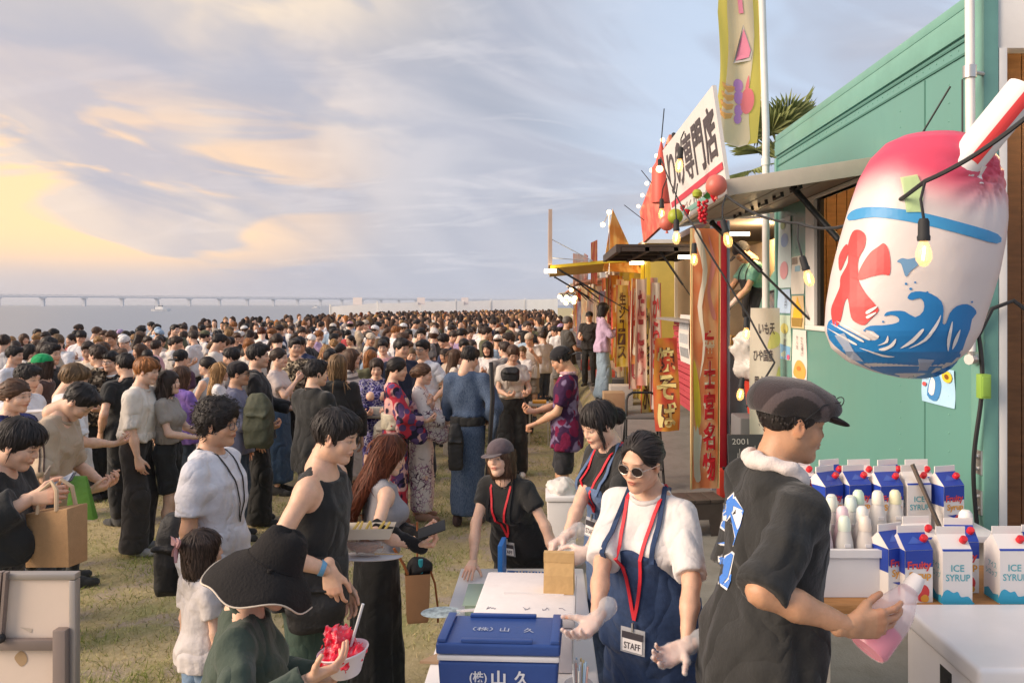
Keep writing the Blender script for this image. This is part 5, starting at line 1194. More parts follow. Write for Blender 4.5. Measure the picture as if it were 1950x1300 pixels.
# white cloth menu banner at the front of the truck
def menu():
 X=1.98; Yc=7.3
 def fn(u,v,o=0.0):return (1.86+0.27*u+0.01*v,7.28-o+0.03*math.sin(4*u+3*v),0.95+v*1.22)
 o=cloth_strip('menu_banner',fn,8,16,mat('banner_cream',(0.78,0.72,0.62),rough=0.8,var=0.05,transl=0.3)); tag(o,'cream cloth menu banner with black handwriting hanging before the truck cab','banner')
 k=lambda u,v:fn(u,v,0.004)
 print_text('いも天',k,mat('ink_dark'),o,0.25,0.80,0.55,0.09,bold=0.02); print_text('ひや国産',k,mat('ink_dark'),o,0.12,0.60,0.6,0.09,bold=0.02); print_text('里山',k,mat('ink_dark'),o,0.16,0.40,0.3,0.09,bold=0.03); print_text('味自慢',k,mat('ink_dark'),o,0.52,0.40,0.34,0.08)
 print_poly([smooth_poly([(0.55,0.7),(0.95,0.72),(0.98,0.8),(0.7,0.82)],3),smooth_poly([(0.6,0.22),(0.98,0.2),(0.98,0.55),(0.85,0.5)],3)],k,mat('pale_lime',(0.62,0.62,0.2),rough=0.8),o,'tint')
menu()
# ------ banners
RNG=random.Random(21)
def banner_mat(name,base,flame,sc=3.0):
 if name in MATS:return MATS[name]
 m=mat(name,base,rough=0.75,col2=flame,vscale=2.2,var=0.03,vdet=1,transl=0.3,stretch=(3,3,1.4)); return m
def banner(p,w,h,dirv,base,flame,text,ink,label,edge=None,bow=0.05,name='stall_banner',tw=0.42,tu=0.30,outline=None,nm=None,group=None,tv=(0.04,0.92),art=()):
 p=Vector(p); d=Vector(dirv).normalized(); nrm=Vector((d.y,-d.x,0))
 if nrm.y>0:nrm=-nrm
 ph=RNG.uniform(0,6)
 def fn(u,v,o=0.0):
  q=p+d*(u*w)+Vector((0,0,-(1-v)*h))+nrm*(bow*math.sin(2.6*(1-v)+2.2*u+ph)*(1-v)+0.012*math.sin(9*u+4*v+ph)+o); return q
 o=cloth_strip(name,fn,8,22,banner_mat(nm or 'ban_%d%d%d'%tuple(int(c*99) for c in base),base,flame)); tag(o,label,'banner',group)
 k1=lambda u,v:fn(u,v,0.004); k2=lambda u,v:fn(u,v,0.008)
 if edge:print_poly([[(0,0),(0.07,0),(0.07,1),(0,1)],[(0.93,0),(1,0),(1,1),(0.93,1)]],k1,mat('edge_%d%d%d'%tuple(int(c*99) for c in edge),edge,rough=0.75),o,'edging',0.1)
 for c_,pl in art:print_poly([smooth_poly(pl,3)],lambda u,v:fn(u,v,0.0065),mat('art_%d%d%d'%tuple(int(q*99) for q in c_),c_,rough=0.75),o,'flame_print',0.08)
 if text:
  if outline:print_text(text,k1,mat('out_%d%d%d'%tuple(int(c*99) for c in outline),outline,rough=0.7),o,tu,tv[0],tw,tv[1]-tv[0],vertical=True,bold=0.09,name='letter_outline')
  print_text(text,k2,mat('inkc_%d%d%d'%tuple(int(c*99) for c in ink),ink,rough=0.7),o,tu,tv[0],tw,tv[1]-tv[0],vertical=True,bold=0.035)
 return o
 # tall red and orange banner near the red post
banner((1.38,7.62,2.93),0.30,2.5,(1,0.15,0),(0.74,0.24,0.10),(0.82,0.46,0.24),'富士宮名物',(0.66,0.02,0.03),'tall flame orange banner with red characters nearest the red post',edge=(0.80,0.62,0.30),outline=(0.85,0.74,0.55),tu=0.45,tw=0.42,tv=(0.03,0.62),art=[((0.86,0.76,0.62),[(0.12,0.97),(0.38,0.84),(0.22,0.70),(0.40,0.56),(0.30,0.42),(0.48,0.55),(0.36,0.70),(0.56,0.84),(0.3,0.99)]),((0.80,0.30,0.26),[(0.6,0.98),(0.85,0.86),(0.66,0.76),(0.88,0.66),(0.72,0.66),(0.54,0.76),(0.7,0.87)]),((0.86,0.62,0.06),[(0.1,0.5),(0.3,0.40),(0.38,0.26),(0.2,0.24),(0.1,0.36)]),((0.88,0.82,0.70),[(0.1,0.24),(0.2,0.22),(0.27,0.26),(0.32,0.21),(0.42,0.20),(0.36,0.10),(0.4,0.03),(0.14,0.05)])])
banner((1.17,8.6,1.84),0.27,1.0,(1,0.3,0),(0.70,0.10,0.06),(0.80,0.36,0.06),'焼そば',(0.75,0.62,0.25),'orange banner with big cream brush characters below the slatted counter',outline=(0.12,0.04,0.03),tu=0.1,tw=0.75,bow=0.08)
# ------ red stall next to the truck
RED=mat('stall_red',(0.36,0.012,0.025),rough=0.35,var=0.15,vscale=6,coat=0.3); REDP=mat('slat_red',(0.45,0.06,0.08),rough=0.5,var=0.2,vscale=9,stretch=(1,1,6)); GREYB=mat('grey_blue',(0.27,0.31,0.38),rough=0.6,var=0.1); DARK=mat('dark_frame',(0.055,0.042,0.036),rough=0.6)
BEIGE=mat('stall_beige',(0.55,0.42,0.28),rough=0.6,var=0.15,vscale=4)
stall=empty('red_stall',(2.8,10.2,0.35)); tag(stall,'red framed food stall with slatted counter and raised lattice awning','food stall'); SO=stall.location
def sb(mb,x0,x1,y0,y1,z0,z1):mb.box(x0-SO.x,x1-SO.x,y0-SO.y,y1-SO.y,z0-SO.z,z1-SO.z)
mb=MB(); sb(mb,1.83,1.93,8.5,8.62,0.2,3.1); mb.build('red_post',RED,stall,bevel=0.01)
mb=MB(); sb(mb,1.77,1.825,8.52,8.6,0.2,3.1); sb(mb,1.935,1.965,8.52,8.6,0.2,3.1); mb.build('post_trim',GREYB,stall)
mb=MB(); sb(mb,1.97,3.9,8.64,8.70,0.9,1.72); mb.build('rear_panel',GREYB,stall)
mb=MB(); sb(mb,1.95,3.9,8.5,8.9,1.725,1.76); mb.build('rear_counter',mat('counter_pale',(0.6,0.55,0.42),rough=0.5),stall,bevel=0.006)
mb=MB(); sb(mb,1.9,3.9,11.6,11.66,0.9,3.2); sb(mb,3.84,3.9,8.7,11.6,0.9,3.2); mb.build('back_wall',BEIGE,stall)
mb=MB(); sb(mb,1.86,3.95,8.5,11.7,3.12,3.2); mb.build('roof',mat('stall_roof',(0.35,0.3,0.28),rough=0.6),stall)
mb=MB(); sb(mb,2.05,2.3,9.0,9.05,2.98,3.02); mb.build('lamp_tube',LAMPW,stall)
mb=MB(); sb(mb,2.0,3.8,8.75,11.5,0.9,1.0); mb.build('floor_panel',DARK,stall)
lamp('red_stall_light',(2.45,8.95,2.98),20)
for k in range(15):
 z=0.82+k*0.078; mb=MB(); sb(mb,1.86-0.012*(k%2),1.89,8.95,11.6,z,z+0.066); mb.build('slat',REDP,stall)
mb=MB(); sb(mb,1.6,1.9,8.95,11.6,1.99,2.02); mb.build('side_counter',ALU,stall)
for y in (9.0,10.2,11.5):mb=MB(); sb(mb,1.86,1.90,y,y+0.05,2.02,3.1); mb.build('window_post',mat('post_pale',(0.6,0.5,0.38),rough=0.6),stall)
mb=MB(); sb(mb,2.6,2.7,8.9,11.4,2.4,2.95); mb.build('inner_cupboard',BEIGE,stall)
aw=MB(); aw.box(0.80-SO.x,1.82-SO.x,9.1-SO.y,11.2-SO.y,2.865-SO.z,2.89-SO.z); awn=aw.build('awning',DARK,stall)
mb=MB()
for k in range(4):sb(mb,0.80+k*0.33,0.85+k*0.33,9.1,11.2,2.80,2.864)
for k in range(4):sb(mb,0.86,1.80,9.1+k*0.685,9.16+k*0.685,2.81,2.858)
mb.build('awning_lattice',DARK,awn)
mb=MB(); sb(mb,1.5,1.75,9.0,9.06,2.72,2.76); mb.build('clip_lamp',LAMPW,stall)
strut((1.3-SO.x,9.2-SO.y,2.84-SO.z),(1.84-SO.x,9.2-SO.y,2.05-SO.z),0.014,stall,'strut')
# upper red sign with bulbs
mb=MB()
def rs(u,v,o=0.0):return Vector((1.33-o-0.05*v,10.9-2.6*u,3.05+(0.42+0.40*u)*v+0.1*u))
mb.add([rs(0,0),rs(1,0),rs(1,1),rs(0,1),rs(0,0,-0.04),rs(1,0,-0.04),rs(1,1,-0.04),rs(0,1,-0.04)],[(0,1,2,3),(7,6,5,4),(0,4,5,1),(1,5,6,2),(2,6,7,3),(3,7,4,0)])
usg=mb.build('roof_sign',mat('sign_red',(0.62,0.08,0.06),rough=0.5,col2=(0.75,0.25,0.15),vscale=5)); tag(usg,'red roof sign strung with bare bulbs behind the white signboard','sign')
mb=MB(); c=Vector((1.20,8.3,3.62)); mb.lathe([(0.10,-0.36),(0.10,0.0),(0.06,0.06),(0.001,0.3)],c,12); o=mb.build('red_cone_topper',mat('cone_red',(0.70,0.10,0.07),rough=0.5),smooth=True); tag(o,'pointed red topper with a wire tip on the red roof sign','topper')
mb=MB(); mb.tube([c+Vector((0,0,0.28)),c+Vector((0.03,0,0.62))],0.006,5); mb.tube([(1.3,9.2,3.5),(1.1,9.2,3.75)],0.005,5); mb.tube([(1.28,10.4,3.3),(1.02,10.4,3.5)],0.005,5); mb.build('wire_tip',BLACKM,o)
for k,(x,y,s) in enumerate(((1283,272,1.0),(1271,294,1.0),(1256,322,1.0))):
 q=px(x,y,7.6); o=ball('bare_bulb',q,0.034,HOT,'glowing bare bulb by the red roof sign, '+('topmost of three','middle of three','lowest of three')[k],'bulb','bulbs on the red roof sign',tie=False)
 mb=MB(); mb.lathe([(0.018,0),(0.02,0.06),(0.001,0.07)],q+Vector((0,0,0.03)),8); mb.build('socket',RUBBER,o)
for k in range(6):
 q=rs(0.08+0.17*k,1.02,0.04); ball('bare_bulb',q,0.024,HOT,'small bare bulb on the top edge of the red roof sign, %s going away'%ordn[5-k],'bulb','bulbs on the red roof sign',tie=False)
 # menu sheets hung on the slatted counter
for k,(y0,w,z0,h,base,col) in enumerate(((9.9,0.75,1.45,0.62,(0.72,0.66,0.62),(0.40,0.42,0.44)),(9.45,0.22,1.25,0.6,(0.66,0.50,0.42),(0.55,0.10,0.05)),(9.2,0.2,1.25,0.6,(0.68,0.48,0.36),(0.6,0.12,0.05)))):
 def fn(u,v,o=0.0,y0=y0,w=w,z0=z0,h=h):return (1.80-o-0.03*math.sin(3*v),y0+w*(1-u),z0+h*v)
 o=cloth_strip('menu_sheet',fn,4,6,mat('msheet%d'%k,base,rough=0.5,var=0.1,vscale=25)); tag(o,('wide grey printed menu sheet hung over the slatted counter','narrow menu strip with red foot, left of two','narrow menu strip with red foot, right of two')[k],'menu')
 for r in range(3):print_poly([[(0.1,0.12+r*0.29),(0.9,0.12+r*0.29),(0.9,0.32+r*0.29),(0.1,0.32+r*0.29)]],lambda u,v:fn(u,v,0.003),mat('mpic%d%d'%(k,r),tuple(c*(0.7+0.3*r) for c in col),rough=0.5,var=0.4,vscale=30),o,'picture')
 # red fan heater, blue-grey tub and bag heap behind the post
def bagheap():
 P=[Ell((0,0,0.16),(0.36,0.22,0.2)),Ell((-0.18,0.02,0.34),(0.2,0.18,0.16),k=0.05),Ell((0.16,0,0.36),(0.2,0.18,0.17),k=0.05),Ell((0,0.0,0.50),(0.18,0.14,0.14),k=0.05)]
 V,Q=polygonize(P,0.02,folds(9,0.04,40)); c=(2.32,8.25,1.42)
 o=mobj('plastic_bag',np_mesh('plastic_bag',V+np.array(c),Q,True),mat('clear_bag',(0.72,0.69,0.66),rough=0.2,alpha=0.8,bump=0.8,bscale=30)); tag(o,'heap of clear plastic bags piled behind the white menu banner','plastic bag')
bagheap()
mb=MB(); mb.lathe([(0.20,0.0),(0.24,0.32),(0.25,0.34),(0.235,0.34),(0.2,0.03),(0.001,0.03)],(2.28,8.2,1.08),20); o=mb.build('red_basket',mat('basket_red',(0.55,0.05,0.03),rough=0.4),smooth=True); tag(o,'red plastic basket below the heap of clear bags','basket')
mb=MB(); mb.box(1.95,2.6,8.0,8.42,0.22,1.06); o=mb.build('grey_crate',mat('crate_grey',(0.18,0.18,0.19),rough=0.7),bevel=0.02); tag(o,'dark grey crate carrying the red basket behind the banner','crate')
mb=MB(); mb.box(1.78,1.98,8.18,8.34,0.215,0.50); o=mb.build('red_jerrycan',mat('basket_red'),bevel=0.02); tag(o,'small red fuel can on the pavement at the foot of the red post','fuel can')
mb=MB(); mb.lathe([(0.01,0),(0.02,0.03),(0.001,0.035)],(1.83,8.2,0.5),8); mb.build('cap',RUBBER,o)
# dark sandwich board with chalk lettering
def chalk():
 mb=MB(); f=lambda u,v,o=0.0:Vector((1.62+0.36*u,6.95-o+0.16*v,0.22+0.82*v))
 mb.add([f(0,0),f(1,0),f(1,1),f(0,1),f(0,0,-0.03),f(1,0,-0.03),f(1,1,-0.03),f(0,1,-0.03)],[(0,1,2,3),(7,6,5,4),(0,4,5,1),(1,5,6,2),(2,6,7,3),(3,7,4,0)])
 o=mb.build('chalk_board',mat('board_dark',(0.045,0.045,0.05),rough=0.7,var=0.2)); tag(o,'dark board with pale chalk characters leaning behind the man in the flat cap','board')
 k=lambda u,v:f(u,v,0.003); CH=mat('chalk',(0.45,0.43,0.42),rough=0.9)
 print_text('小川商店',k,CH,o,0.2,0.12,0.16,0.75,vertical=True,bold=0); print_text('大阪府守口',k,CH,o,0.6,0.2,0.13,0.7,vertical=True,bold=0); print_text('2001',k,CH,o,0.1,0.9,0.4,0.06,bold=0)
chalk()
# dark plastic step stool
def stool():
 c=(1.33,7.0,0.2); root=empty('step_stool',c); root.rotation_euler=(0,0,0.15); tag(root,'dark brown plastic step stool on the pavement behind the woman in sunglasses','stool'); M_=mat('stool_brown',(0.075,0.055,0.048),rough=0.55,var=0.2)
 for k in range(3):mb=MB(); mb.box(-0.2+0.135*k,-0.07+0.135*k,-0.15,0.15,0.29,0.32); mb.build('top_plank',M_,root,bevel=0.006)
 for s in (-1,1):
  mb=MB(); mb.add([(s*0.17,-0.16,0.0),(s*0.17,-0.04,0.0),(s*0.16,-0.03,0.12),(s*0.16,0.03,0.12),(s*0.17,0.04,0.0),(s*0.17,0.16,0.0),(s*0.155,0.14,0.29),(s*0.155,-0.14,0.29)]+[(s*(0.17+0.02),-0.16,0.0),(s*0.19,-0.04,0.0),(s*0.18,-0.03,0.12),(s*0.18,0.03,0.12),(s*0.19,0.04,0.0),(s*0.19,0.16,0.0),(s*0.175,0.14,0.29),(s*0.175,-0.14,0.29)],[tuple(range(8)),tuple(range(15,7,-1))]+[(i,(i+1)%8,8+(i+1)%8,8+i) for i in range(8)]); mb.build('side',M_,root)
 mb=MB(); mb.add([(-0.2,-0.155,0),(-0.07,-0.155,0),(-0.05,-0.15,0.15),(0.05,-0.15,0.15),(0.07,-0.155,0),(0.2,-0.155,0),(0.18,-0.14,0.29),(-0.18,-0.14,0.29)],[tuple(range(8))]); mb.build('front_panel',M_,root)
stool()
# black step ladder
def ladder():
 c=Vector((1.05,8.7,float(gz(1.05,8.7))+0.01)); root=empty('step_ladder',c); tag(root,'black folding step ladder standing on the pavement in front of the stalls','ladder'); h=0.98
 for s in (-1,1):
  mb=MB(); mb.tube([(s*0.21,-0.22,0),(s*0.17,0.02,h-0.05),(s*0.15,0.03,h)],0.014,8); mb.build('front_rail',BLACKM,root,smooth=True); mb=MB(); mb.tube([(s*0.22,0.34,0),(s*0.17,0.05,h*0.8)],0.012,8); mb.build('rear_rail',BLACKM,root,smooth=True)
 mb=MB(); mb.tube([(-0.15,0.03,h),(-0.1,0.03,h+0.03),(0.1,0.03,h+0.03),(0.15,0.03,h)],0.014,8); mb.build('top_bar',BLACKM,root,smooth=True)
 for k in range(3):
  t=0.22+k*0.27; y=-0.22+0.24*t; mb=MB(); mb.box(-0.195,0.195,y-0.05,y+0.12,t*h-0.012,t*h+0.012); mb.build('tread',mat('tread_grey',(0.12,0.11,0.105),rough=0.7),root,bevel=0.004)
ladder()
# ------ the row of stalls receding along the lawn
YEL=mat('stall_yellow',(0.66,0.47,0.03),rough=0.45,var=0.1); WHT2=mat('panel_white',(0.75,0.7,0.63),rough=0.6,var=0.08)
far_specs=[
(13.0,4.6,(0.62,0.46,0.10),(0.66,0.47,0.03),1.55,3.1),(18.6,4.4,(0.5,0.33,0.22),(0.40,0.22,0.15),1.0,3.0),(24.0,4.5,(0.55,0.5,0.45),(0.6,0.55,0.48),0.9,3.1),(30.0,4.6,(0.45,0.30,0.16),(0.5,0.2,0.1),0.9,3.0),(37.0,5.0,(0.6,0.55,0.5),(0.7,0.62,0.5),1.0,3.0),(45.0,5.5,(0.5,0.4,0.3),(0.6,0.5,0.4),1.0,3.0)]
far_lab=['yellow food stall with a long yellow awning and upright end board','brown food stall just beyond the yellow one','pale grey food stall, third beyond the red one','ochre food stall far along the row','white food stall far along the row with strings of bright bulbs','last small food stall at the end of the row']
for i,(y0,ln,cb,ca,rch,zr) in enumerate(far_specs):
 g=0.55; X0=1.62+0.1*(i%2); root=empty('food_stall',(X0+1.0,y0+ln/2,g)); tag(root,far_lab[i],'food stall','food stalls along the row'); o=root.location
 def fb(mb,x0,x1,ya,yb,z0,z1):mb.box(x0-o.x,x1-o.x,ya-o.y,yb-o.y,z0-o.z,z1-o.z)
 MBm=mat('fs_body%d'%i,cb,rough=0.6,var=0.15,vscale=3); MAw=mat('fs_awn%d'%i,ca,rough=0.5,var=0.1)
 mb=MB(); fb(mb,X0,X0+0.05,y0,y0+ln,g,1.55); fb(mb,X0+1.9,X0+1.95,y0,y0+ln,g,zr+0.1); fb(mb,X0+0.05,X0+1.9,y0+ln-0.05,y0+ln,g,zr+0.1); fb(mb,X0+0.05,X0+1.9,y0,y0+0.05,g,zr+0.1); mb.build('body',MBm,root)
 mb=MB(); fb(mb,X0-0.02,X0+2.0,y0-0.04,y0+ln+0.03,zr+0.1,zr+0.16); mb.build('roof',WHT2,root)
 mb=MB(); fb(mb,X0-0.18,X0+0.1,y0+0.2,y0+ln-0.2,1.55,1.60); mb.build('counter',WHT2,root,bevel=0.01)
 for q in (0.0,0.5,1.0):mb=MB(); fb(mb,X0,X0+0.06,y0+q*(ln-0.06),y0+q*(ln-0.06)+0.06,1.6,zr+0.1); mb.build('post',YEL if i==0 else WHT2,root)
 za=zr-0.28; mb=MB(); V=[]
 for yy in (y0+0.15,y0+ln-0.3):
  for x,z in ((X0,za+0.12),(X0-rch,za-0.02)):
   V+=[(x-o.x,yy-o.y,z-o.z),(x-o.x,yy-o.y,z+0.05-o.z)]
 mb.add(V,[(0,1,3,2),(4,6,7,5),(0,4,5,1),(2,3,7,6),(0,2,6,4),(1,5,7,3)]); a_=mb.build('awning',MAw,root)
 strut((X0-rch*0.92-o.x,y0+0.2-o.y,za-0.03-o.z),(X0-o.x,y0+0.2-o.y,1.95-o.z),0.018,root,'strut'); strut((X0-rch*0.92-o.x,y0+ln-0.4-o.y,za-0.03-o.z),(X0-o.x,y0+ln-0.4-o.y,1.95-o.z),0.018,root,'strut')
 mb=MB(); fb(mb,X0+0.6,X0+1.1,y0+0.8,y0+0.9,zr-0.1,zr-0.04); mb.build('lamp_tube',LAMPW,root)
 lamp('stall_light',(X0+0.85,y0+0.85,zr-0.18),22)
 if i==0:
  mb=MB(); fb(mb,X0-rch-0.03,X0-rch+0.03,y0+0.1,y0+ln-0.3,za+0.04,za+0.95); mb.build('end_board',mat('end_board',(0.5,0.38,0.3),rough=0.6,var=0.1),root)
  for q,w in ((y0+0.12,0.3),(y0+0.12,0.9)):
   mb=MB(); mb.tube([(X0-rch-o.x+0.03,q-o.y,za+w*0.5-o.z),(X0-rch*0.55-o.x,q-o.y,za+0.1-o.z)],0.008,5); mb.build('stay_wire',ALU,root)
  mb=MB(); fb(mb,X0-rch-0.1,X0-rch+0.1,y0+0.02,y0+0.16,za-0.10,za-0.04); mb.build('flood_lamp',LAMPW,root)
  mb=MB(); fb(mb,X0-0.25,X0-0.02,y0+0.02,y0+0.12,zr-0.24,zr-0.18); mb.build('flood_lamp',LAMPW,root)
  # things on the counter
 for k in range(4):
  mb=MB(); yy=y0+0.5+k*ln*0.22; fb(mb,X0-0.14,X0+0.02,yy,yy+0.2,1.602,1.72+0.06*(k%3)); mb.build('counter_box',mat('cbox%d'%((i+k)%4),[(0.6,0.55,0.5),(0.5,0.1,0.08),(0.08,0.08,0.09),(0.6,0.45,0.1)][(i+k)%4],rough=0.6),root,bevel=0.01)
words=['からあげ','たこ焼','かき氷','牛串','ポテト','焼鳥','冷やし','ビール','肉巻','生ジュース']
pal=[((0.70,0.50,0.06),(0.80,0.66,0.30),(0.10,0.05,0.03),'yellow'),((0.62,0.10,0.05),(0.75,0.35,0.10),(0.80,0.72,0.5),'red'),((0.72,0.66,0.58),(0.66,0.45,0.35),(0.5,0.05,0.05),'cream'),((0.70,0.30,0.06),(0.80,0.55,0.2),(0.75,0.7,0.6),'orange'),((0.35,0.30,0.38),(0.6,0.55,0.58),(0.7,0.65,0.3),'grey violet'),((0.72,0.55,0.45),(0.66,0.28,0.22),(0.3,0.04,0.04),'pink')]
bi=0
ordn=['first','second','third','fourth','fifth','sixth','seventh','eighth']
cnt_of={}
rb=random.Random(7)
for (y0,y1,n,x0) in ((11.75,13.4,9,1.42),(13.5,18.2,15,1.26),(18.4,24,11,1.25),(24.2,38,11,1.2)):
 for k in range(n):
  b,fl,ink,cn=pal[rb.choice([0,0,1,1,2,2,3,3,4,5])]; t=(k+0.5)/n; yy=y0+(y1-y0)*t; cnt_of[cn]=cnt_of.get(cn,0)+1; no=cnt_of[cn]
  banner((x0+rb.uniform(-0.08,0.14),yy,2.62+rb.uniform(-0.3,0.22)),rb.uniform(0.16,0.25),rb.uniform(1.3,2.0),(1,rb.uniform(0.1,0.7),0),b,fl,words[bi%len(words)] if yy<22 else None,ink,'%s cloth banner before the far stalls, %s of its colour going away'%(cn,(ordn+['ninth','tenth','eleventh','twelfth','thirteenth','fourteenth'])[no-1]),nm='ban_'+cn.replace(' ','_'),tu=0.2,tw=0.6,tv=(0.1,0.92),group='banners along the far stalls',edge=(0.80,0.70,0.5) if k%2 else (0.55,0.06,0.05),outline=(0.82,0.76,0.62) if cn in ('red','orange') else None); bi+=1
for k,y in enumerate((12.3,13.1,15.0,16.8)):
 mb=MB(); mb.box(1.56,1.61,y,y+0.05,0.56,2.95); o=mb.build('stall_upright',YEL); tag(o,'yellow metal upright among the stall banners, %s going away'%ordn[k],'post','stall uprights')
 # cartons and crates heaped along the stalls
for k in range(12):
 y=11.9+k*1.15+rb.uniform(0,0.4); x=rb.uniform(1.0,1.3); h=rb.uniform(0.2,0.45); w=rb.uniform(0.14,0.22); z0=float(gz(x,y))+0.56*0; z0=0.55 if x>0.9 and y>12.7 else z0
 mb=MB(); mb.box(x-w,x+w,y-w,y+w,z0+0.005,z0+h); o=mb.build('stock_box',mat('stock%d'%(k%4),[(0.42,0.28,0.16),(0.55,0.5,0.45),(0.10,0.10,0.12),(0.45,0.08,0.06)][k%4],rough=0.7,var=0.1),bevel=0.008); tag(o,'%s stock box on the pavement below the far stalls, %s of twelve going away'%(('cardboard','pale','black','red')[k%4],(ordn+['ninth','tenth','eleventh','twelfth'])[k]),'box','stock boxes')
 # roof flags and signs of the far stalls
for k,(x,yt,yb,d,w,col,lab) in enumerate(((1172,397,470,13.2,0.42,'orange','flame coloured peaked roof sign with two bulbs above the yellow stall'),(1134,450,505,17.5,0.2,'red','slim red roof sign with a slanted lit top'),(1118,482,510,19.5,0.14,'pink','narrow pink roof sign at the middle of the row'),(1105,482,512,20.0,0.36,'cream','pale striped roof box behind the yellow awning'))):
 a=px(x,yt,d); bz=px(x,yb,d).z-0.4; mb=MB(); mb.add([(a.x-w/2,d,bz),(a.x+w/2+(0.35 if k==0 else 0),d+0.9,bz),(a.x+w/2*(0.2 if k==0 else 1),d+0.9,a.z-(0 if k else 0.0)),(a.x-w/2*(0.2 if k==0 else 1),d,a.z-(0.14 if k==1 else 0.0)),(a.x-w/2,d+0.06,bz),(a.x+w/2+(0.35 if k==0 else 0),d+0.96,bz),(a.x+w/2*(0.2 if k==0 else 1),d+0.96,a.z),(a.x-w/2*(0.2 if k==0 else 1),d+0.06,a.z-(0.14 if k==1 else 0.0))],[(0,1,2,3),(7,6,5,4),(0,4,5,1),(1,5,6,2),(2,6,7,3),(3,7,4,0)])
 o=mb.build('roof_sign',MATS['ban_'+col]); tag(o,lab,'sign')
def hotbulbs(pts,d,grp,r=0.05):
 for k,(x,y,lab) in enumerate(pts):ball('festoon_bulb',px(x,y,d),r,HOT,lab,'bulb',grp,tie=False)
hotbulbs([(1160,404,'upper bright bulb beside the flame coloured roof sign'),(1148,428,'lower bright bulb beside the flame coloured roof sign')],13.2,'bulbs of the roof sign',0.04)
mb=MB(); q=px(1160,404,13.25); mb.tube([(q.x,q.y,2.7),(q.x,q.y,q.z)],0.012,6); mb.tube([q,px(1148,428,13.25)],0.008,5); o=mb.build('bulb_mast',ALU); tag(o,'thin mast holding two bulbs over the yellow stall','mast')
hotbulbs([(1079,566,'topmost bulb of the bright cluster at the far end of the row'),(1072,571,'festoon bulb of the far cluster of lights, second from its top'),(1086,570,'festoon bulb of the far cluster of lights, third from its top'),(1093,575,'festoon bulb of the far cluster of lights, fourth from its top'),(1066,565,'festoon bulb of the far cluster of lights, fifth from its top'),(1078,577,'festoon bulb of the far cluster of lights, sixth from its top'),(1095,567,'festoon bulb of the far cluster of lights, seventh from its top'),(1088,552,'festoon bulb of the far cluster of lights, eighth from its top')],27.0,'bulbs of the far festoon',0.075)
# palm behind the truck
def palm():
 c=Vector((3.75,12.6,0.3)); root=empty('palm_tree',c); tag(root,'fan palm with spiky green leaves rising behind the green truck','palm tree'); r=random.Random(8)
 LEAF=mat('palm_leaf',(0.30,0.34,0.13),rough=0.6,var=0.3,vscale=8,transl=0.25); BARK=mat('palm_bark',(0.16,0.11,0.07),rough=0.9,var=0.3,vscale=12,bump=0.8,bscale=30)
 mb=MB(); mb.tube([(0.02*math.sin(k),0,k*0.41) for k in range(11)],[0.19-0.008*k for k in range(11)],10); mb.build('trunk',BARK,root,smooth=True)
 top=Vector((0,0,4.15))
 for k in range(30):
  a=k*2.4+r.uniform(-0.2,0.2); el=r.uniform(-0.5,1.25); d=Vector((math.cos(a)*math.cos(el),math.sin(a)*math.cos(el),math.sin(el))); L_=r.uniform(0.5,0.75)
  mb=MB(); s0=top+d*L_; mb.tube([top,top+d*L_*0.5+Vector((0,0,0.03)),s0],0.012,4)
  sd=d.cross(Vector((0,0,1))).normalized(); up=sd.cross(d)
  for j in range(-11,12):
   t=j/11*1.5; dd=(d*math.cos(t)+sd*math.sin(t)).normalized(); l=0.62*(1-0.25*abs(j/11))*r.uniform(0.9,1.1); tip=s0+dd*l+Vector((0,0,-0.16*l*r.uniform(0.5,1.6))); n_=dd.cross(up).normalized()*0.02; m=s0+dd*l*0.55+up*0.02
   mb.add([s0,m+n_,tip,m-n_],[(0,1,2),(0,2,3)])
  mb.build('frond',LEAF,root)
palm()
# ------ serving table and what stands on it
WPL=mat('white_plastic',(0.78,0.75,0.75),rough=0.35,var=0.04,vscale=6); BLUEP=mat('cooler_blue',(0.03,0.075,0.27),rough=0.36,var=0.08,vscale=12,bump=0.06,bscale=120); FOAM=mat('foam_white',(0.80,0.74,0.73),rough=0.7,var=0.05,vscale=20,bump=0.15,bscale=300)
TBZ=0.78
tab=empty('serving_table',(-0.13,3.30,0.0)); tag(tab,'white folding table with coolers at the serving point','table')
mb=MB(); mb.box(-0.33,0.33,-1.0,1.0,TBZ-0.04,TBZ); mb.build('tabletop',WPL,tab,bevel=0.01)
for sx in (-1,1):
 for sy in (-1,1):
  x=sx*0.27-0.13; z0=float(gz(x,3.25+sy*0.8)); mb=MB(); mb.tube([(sx*0.27,sy*0.8,z0),(sx*0.27,sy*0.8,TBZ-0.04)],0.014,8); mb.build('leg',ALU,tab,smooth=True)
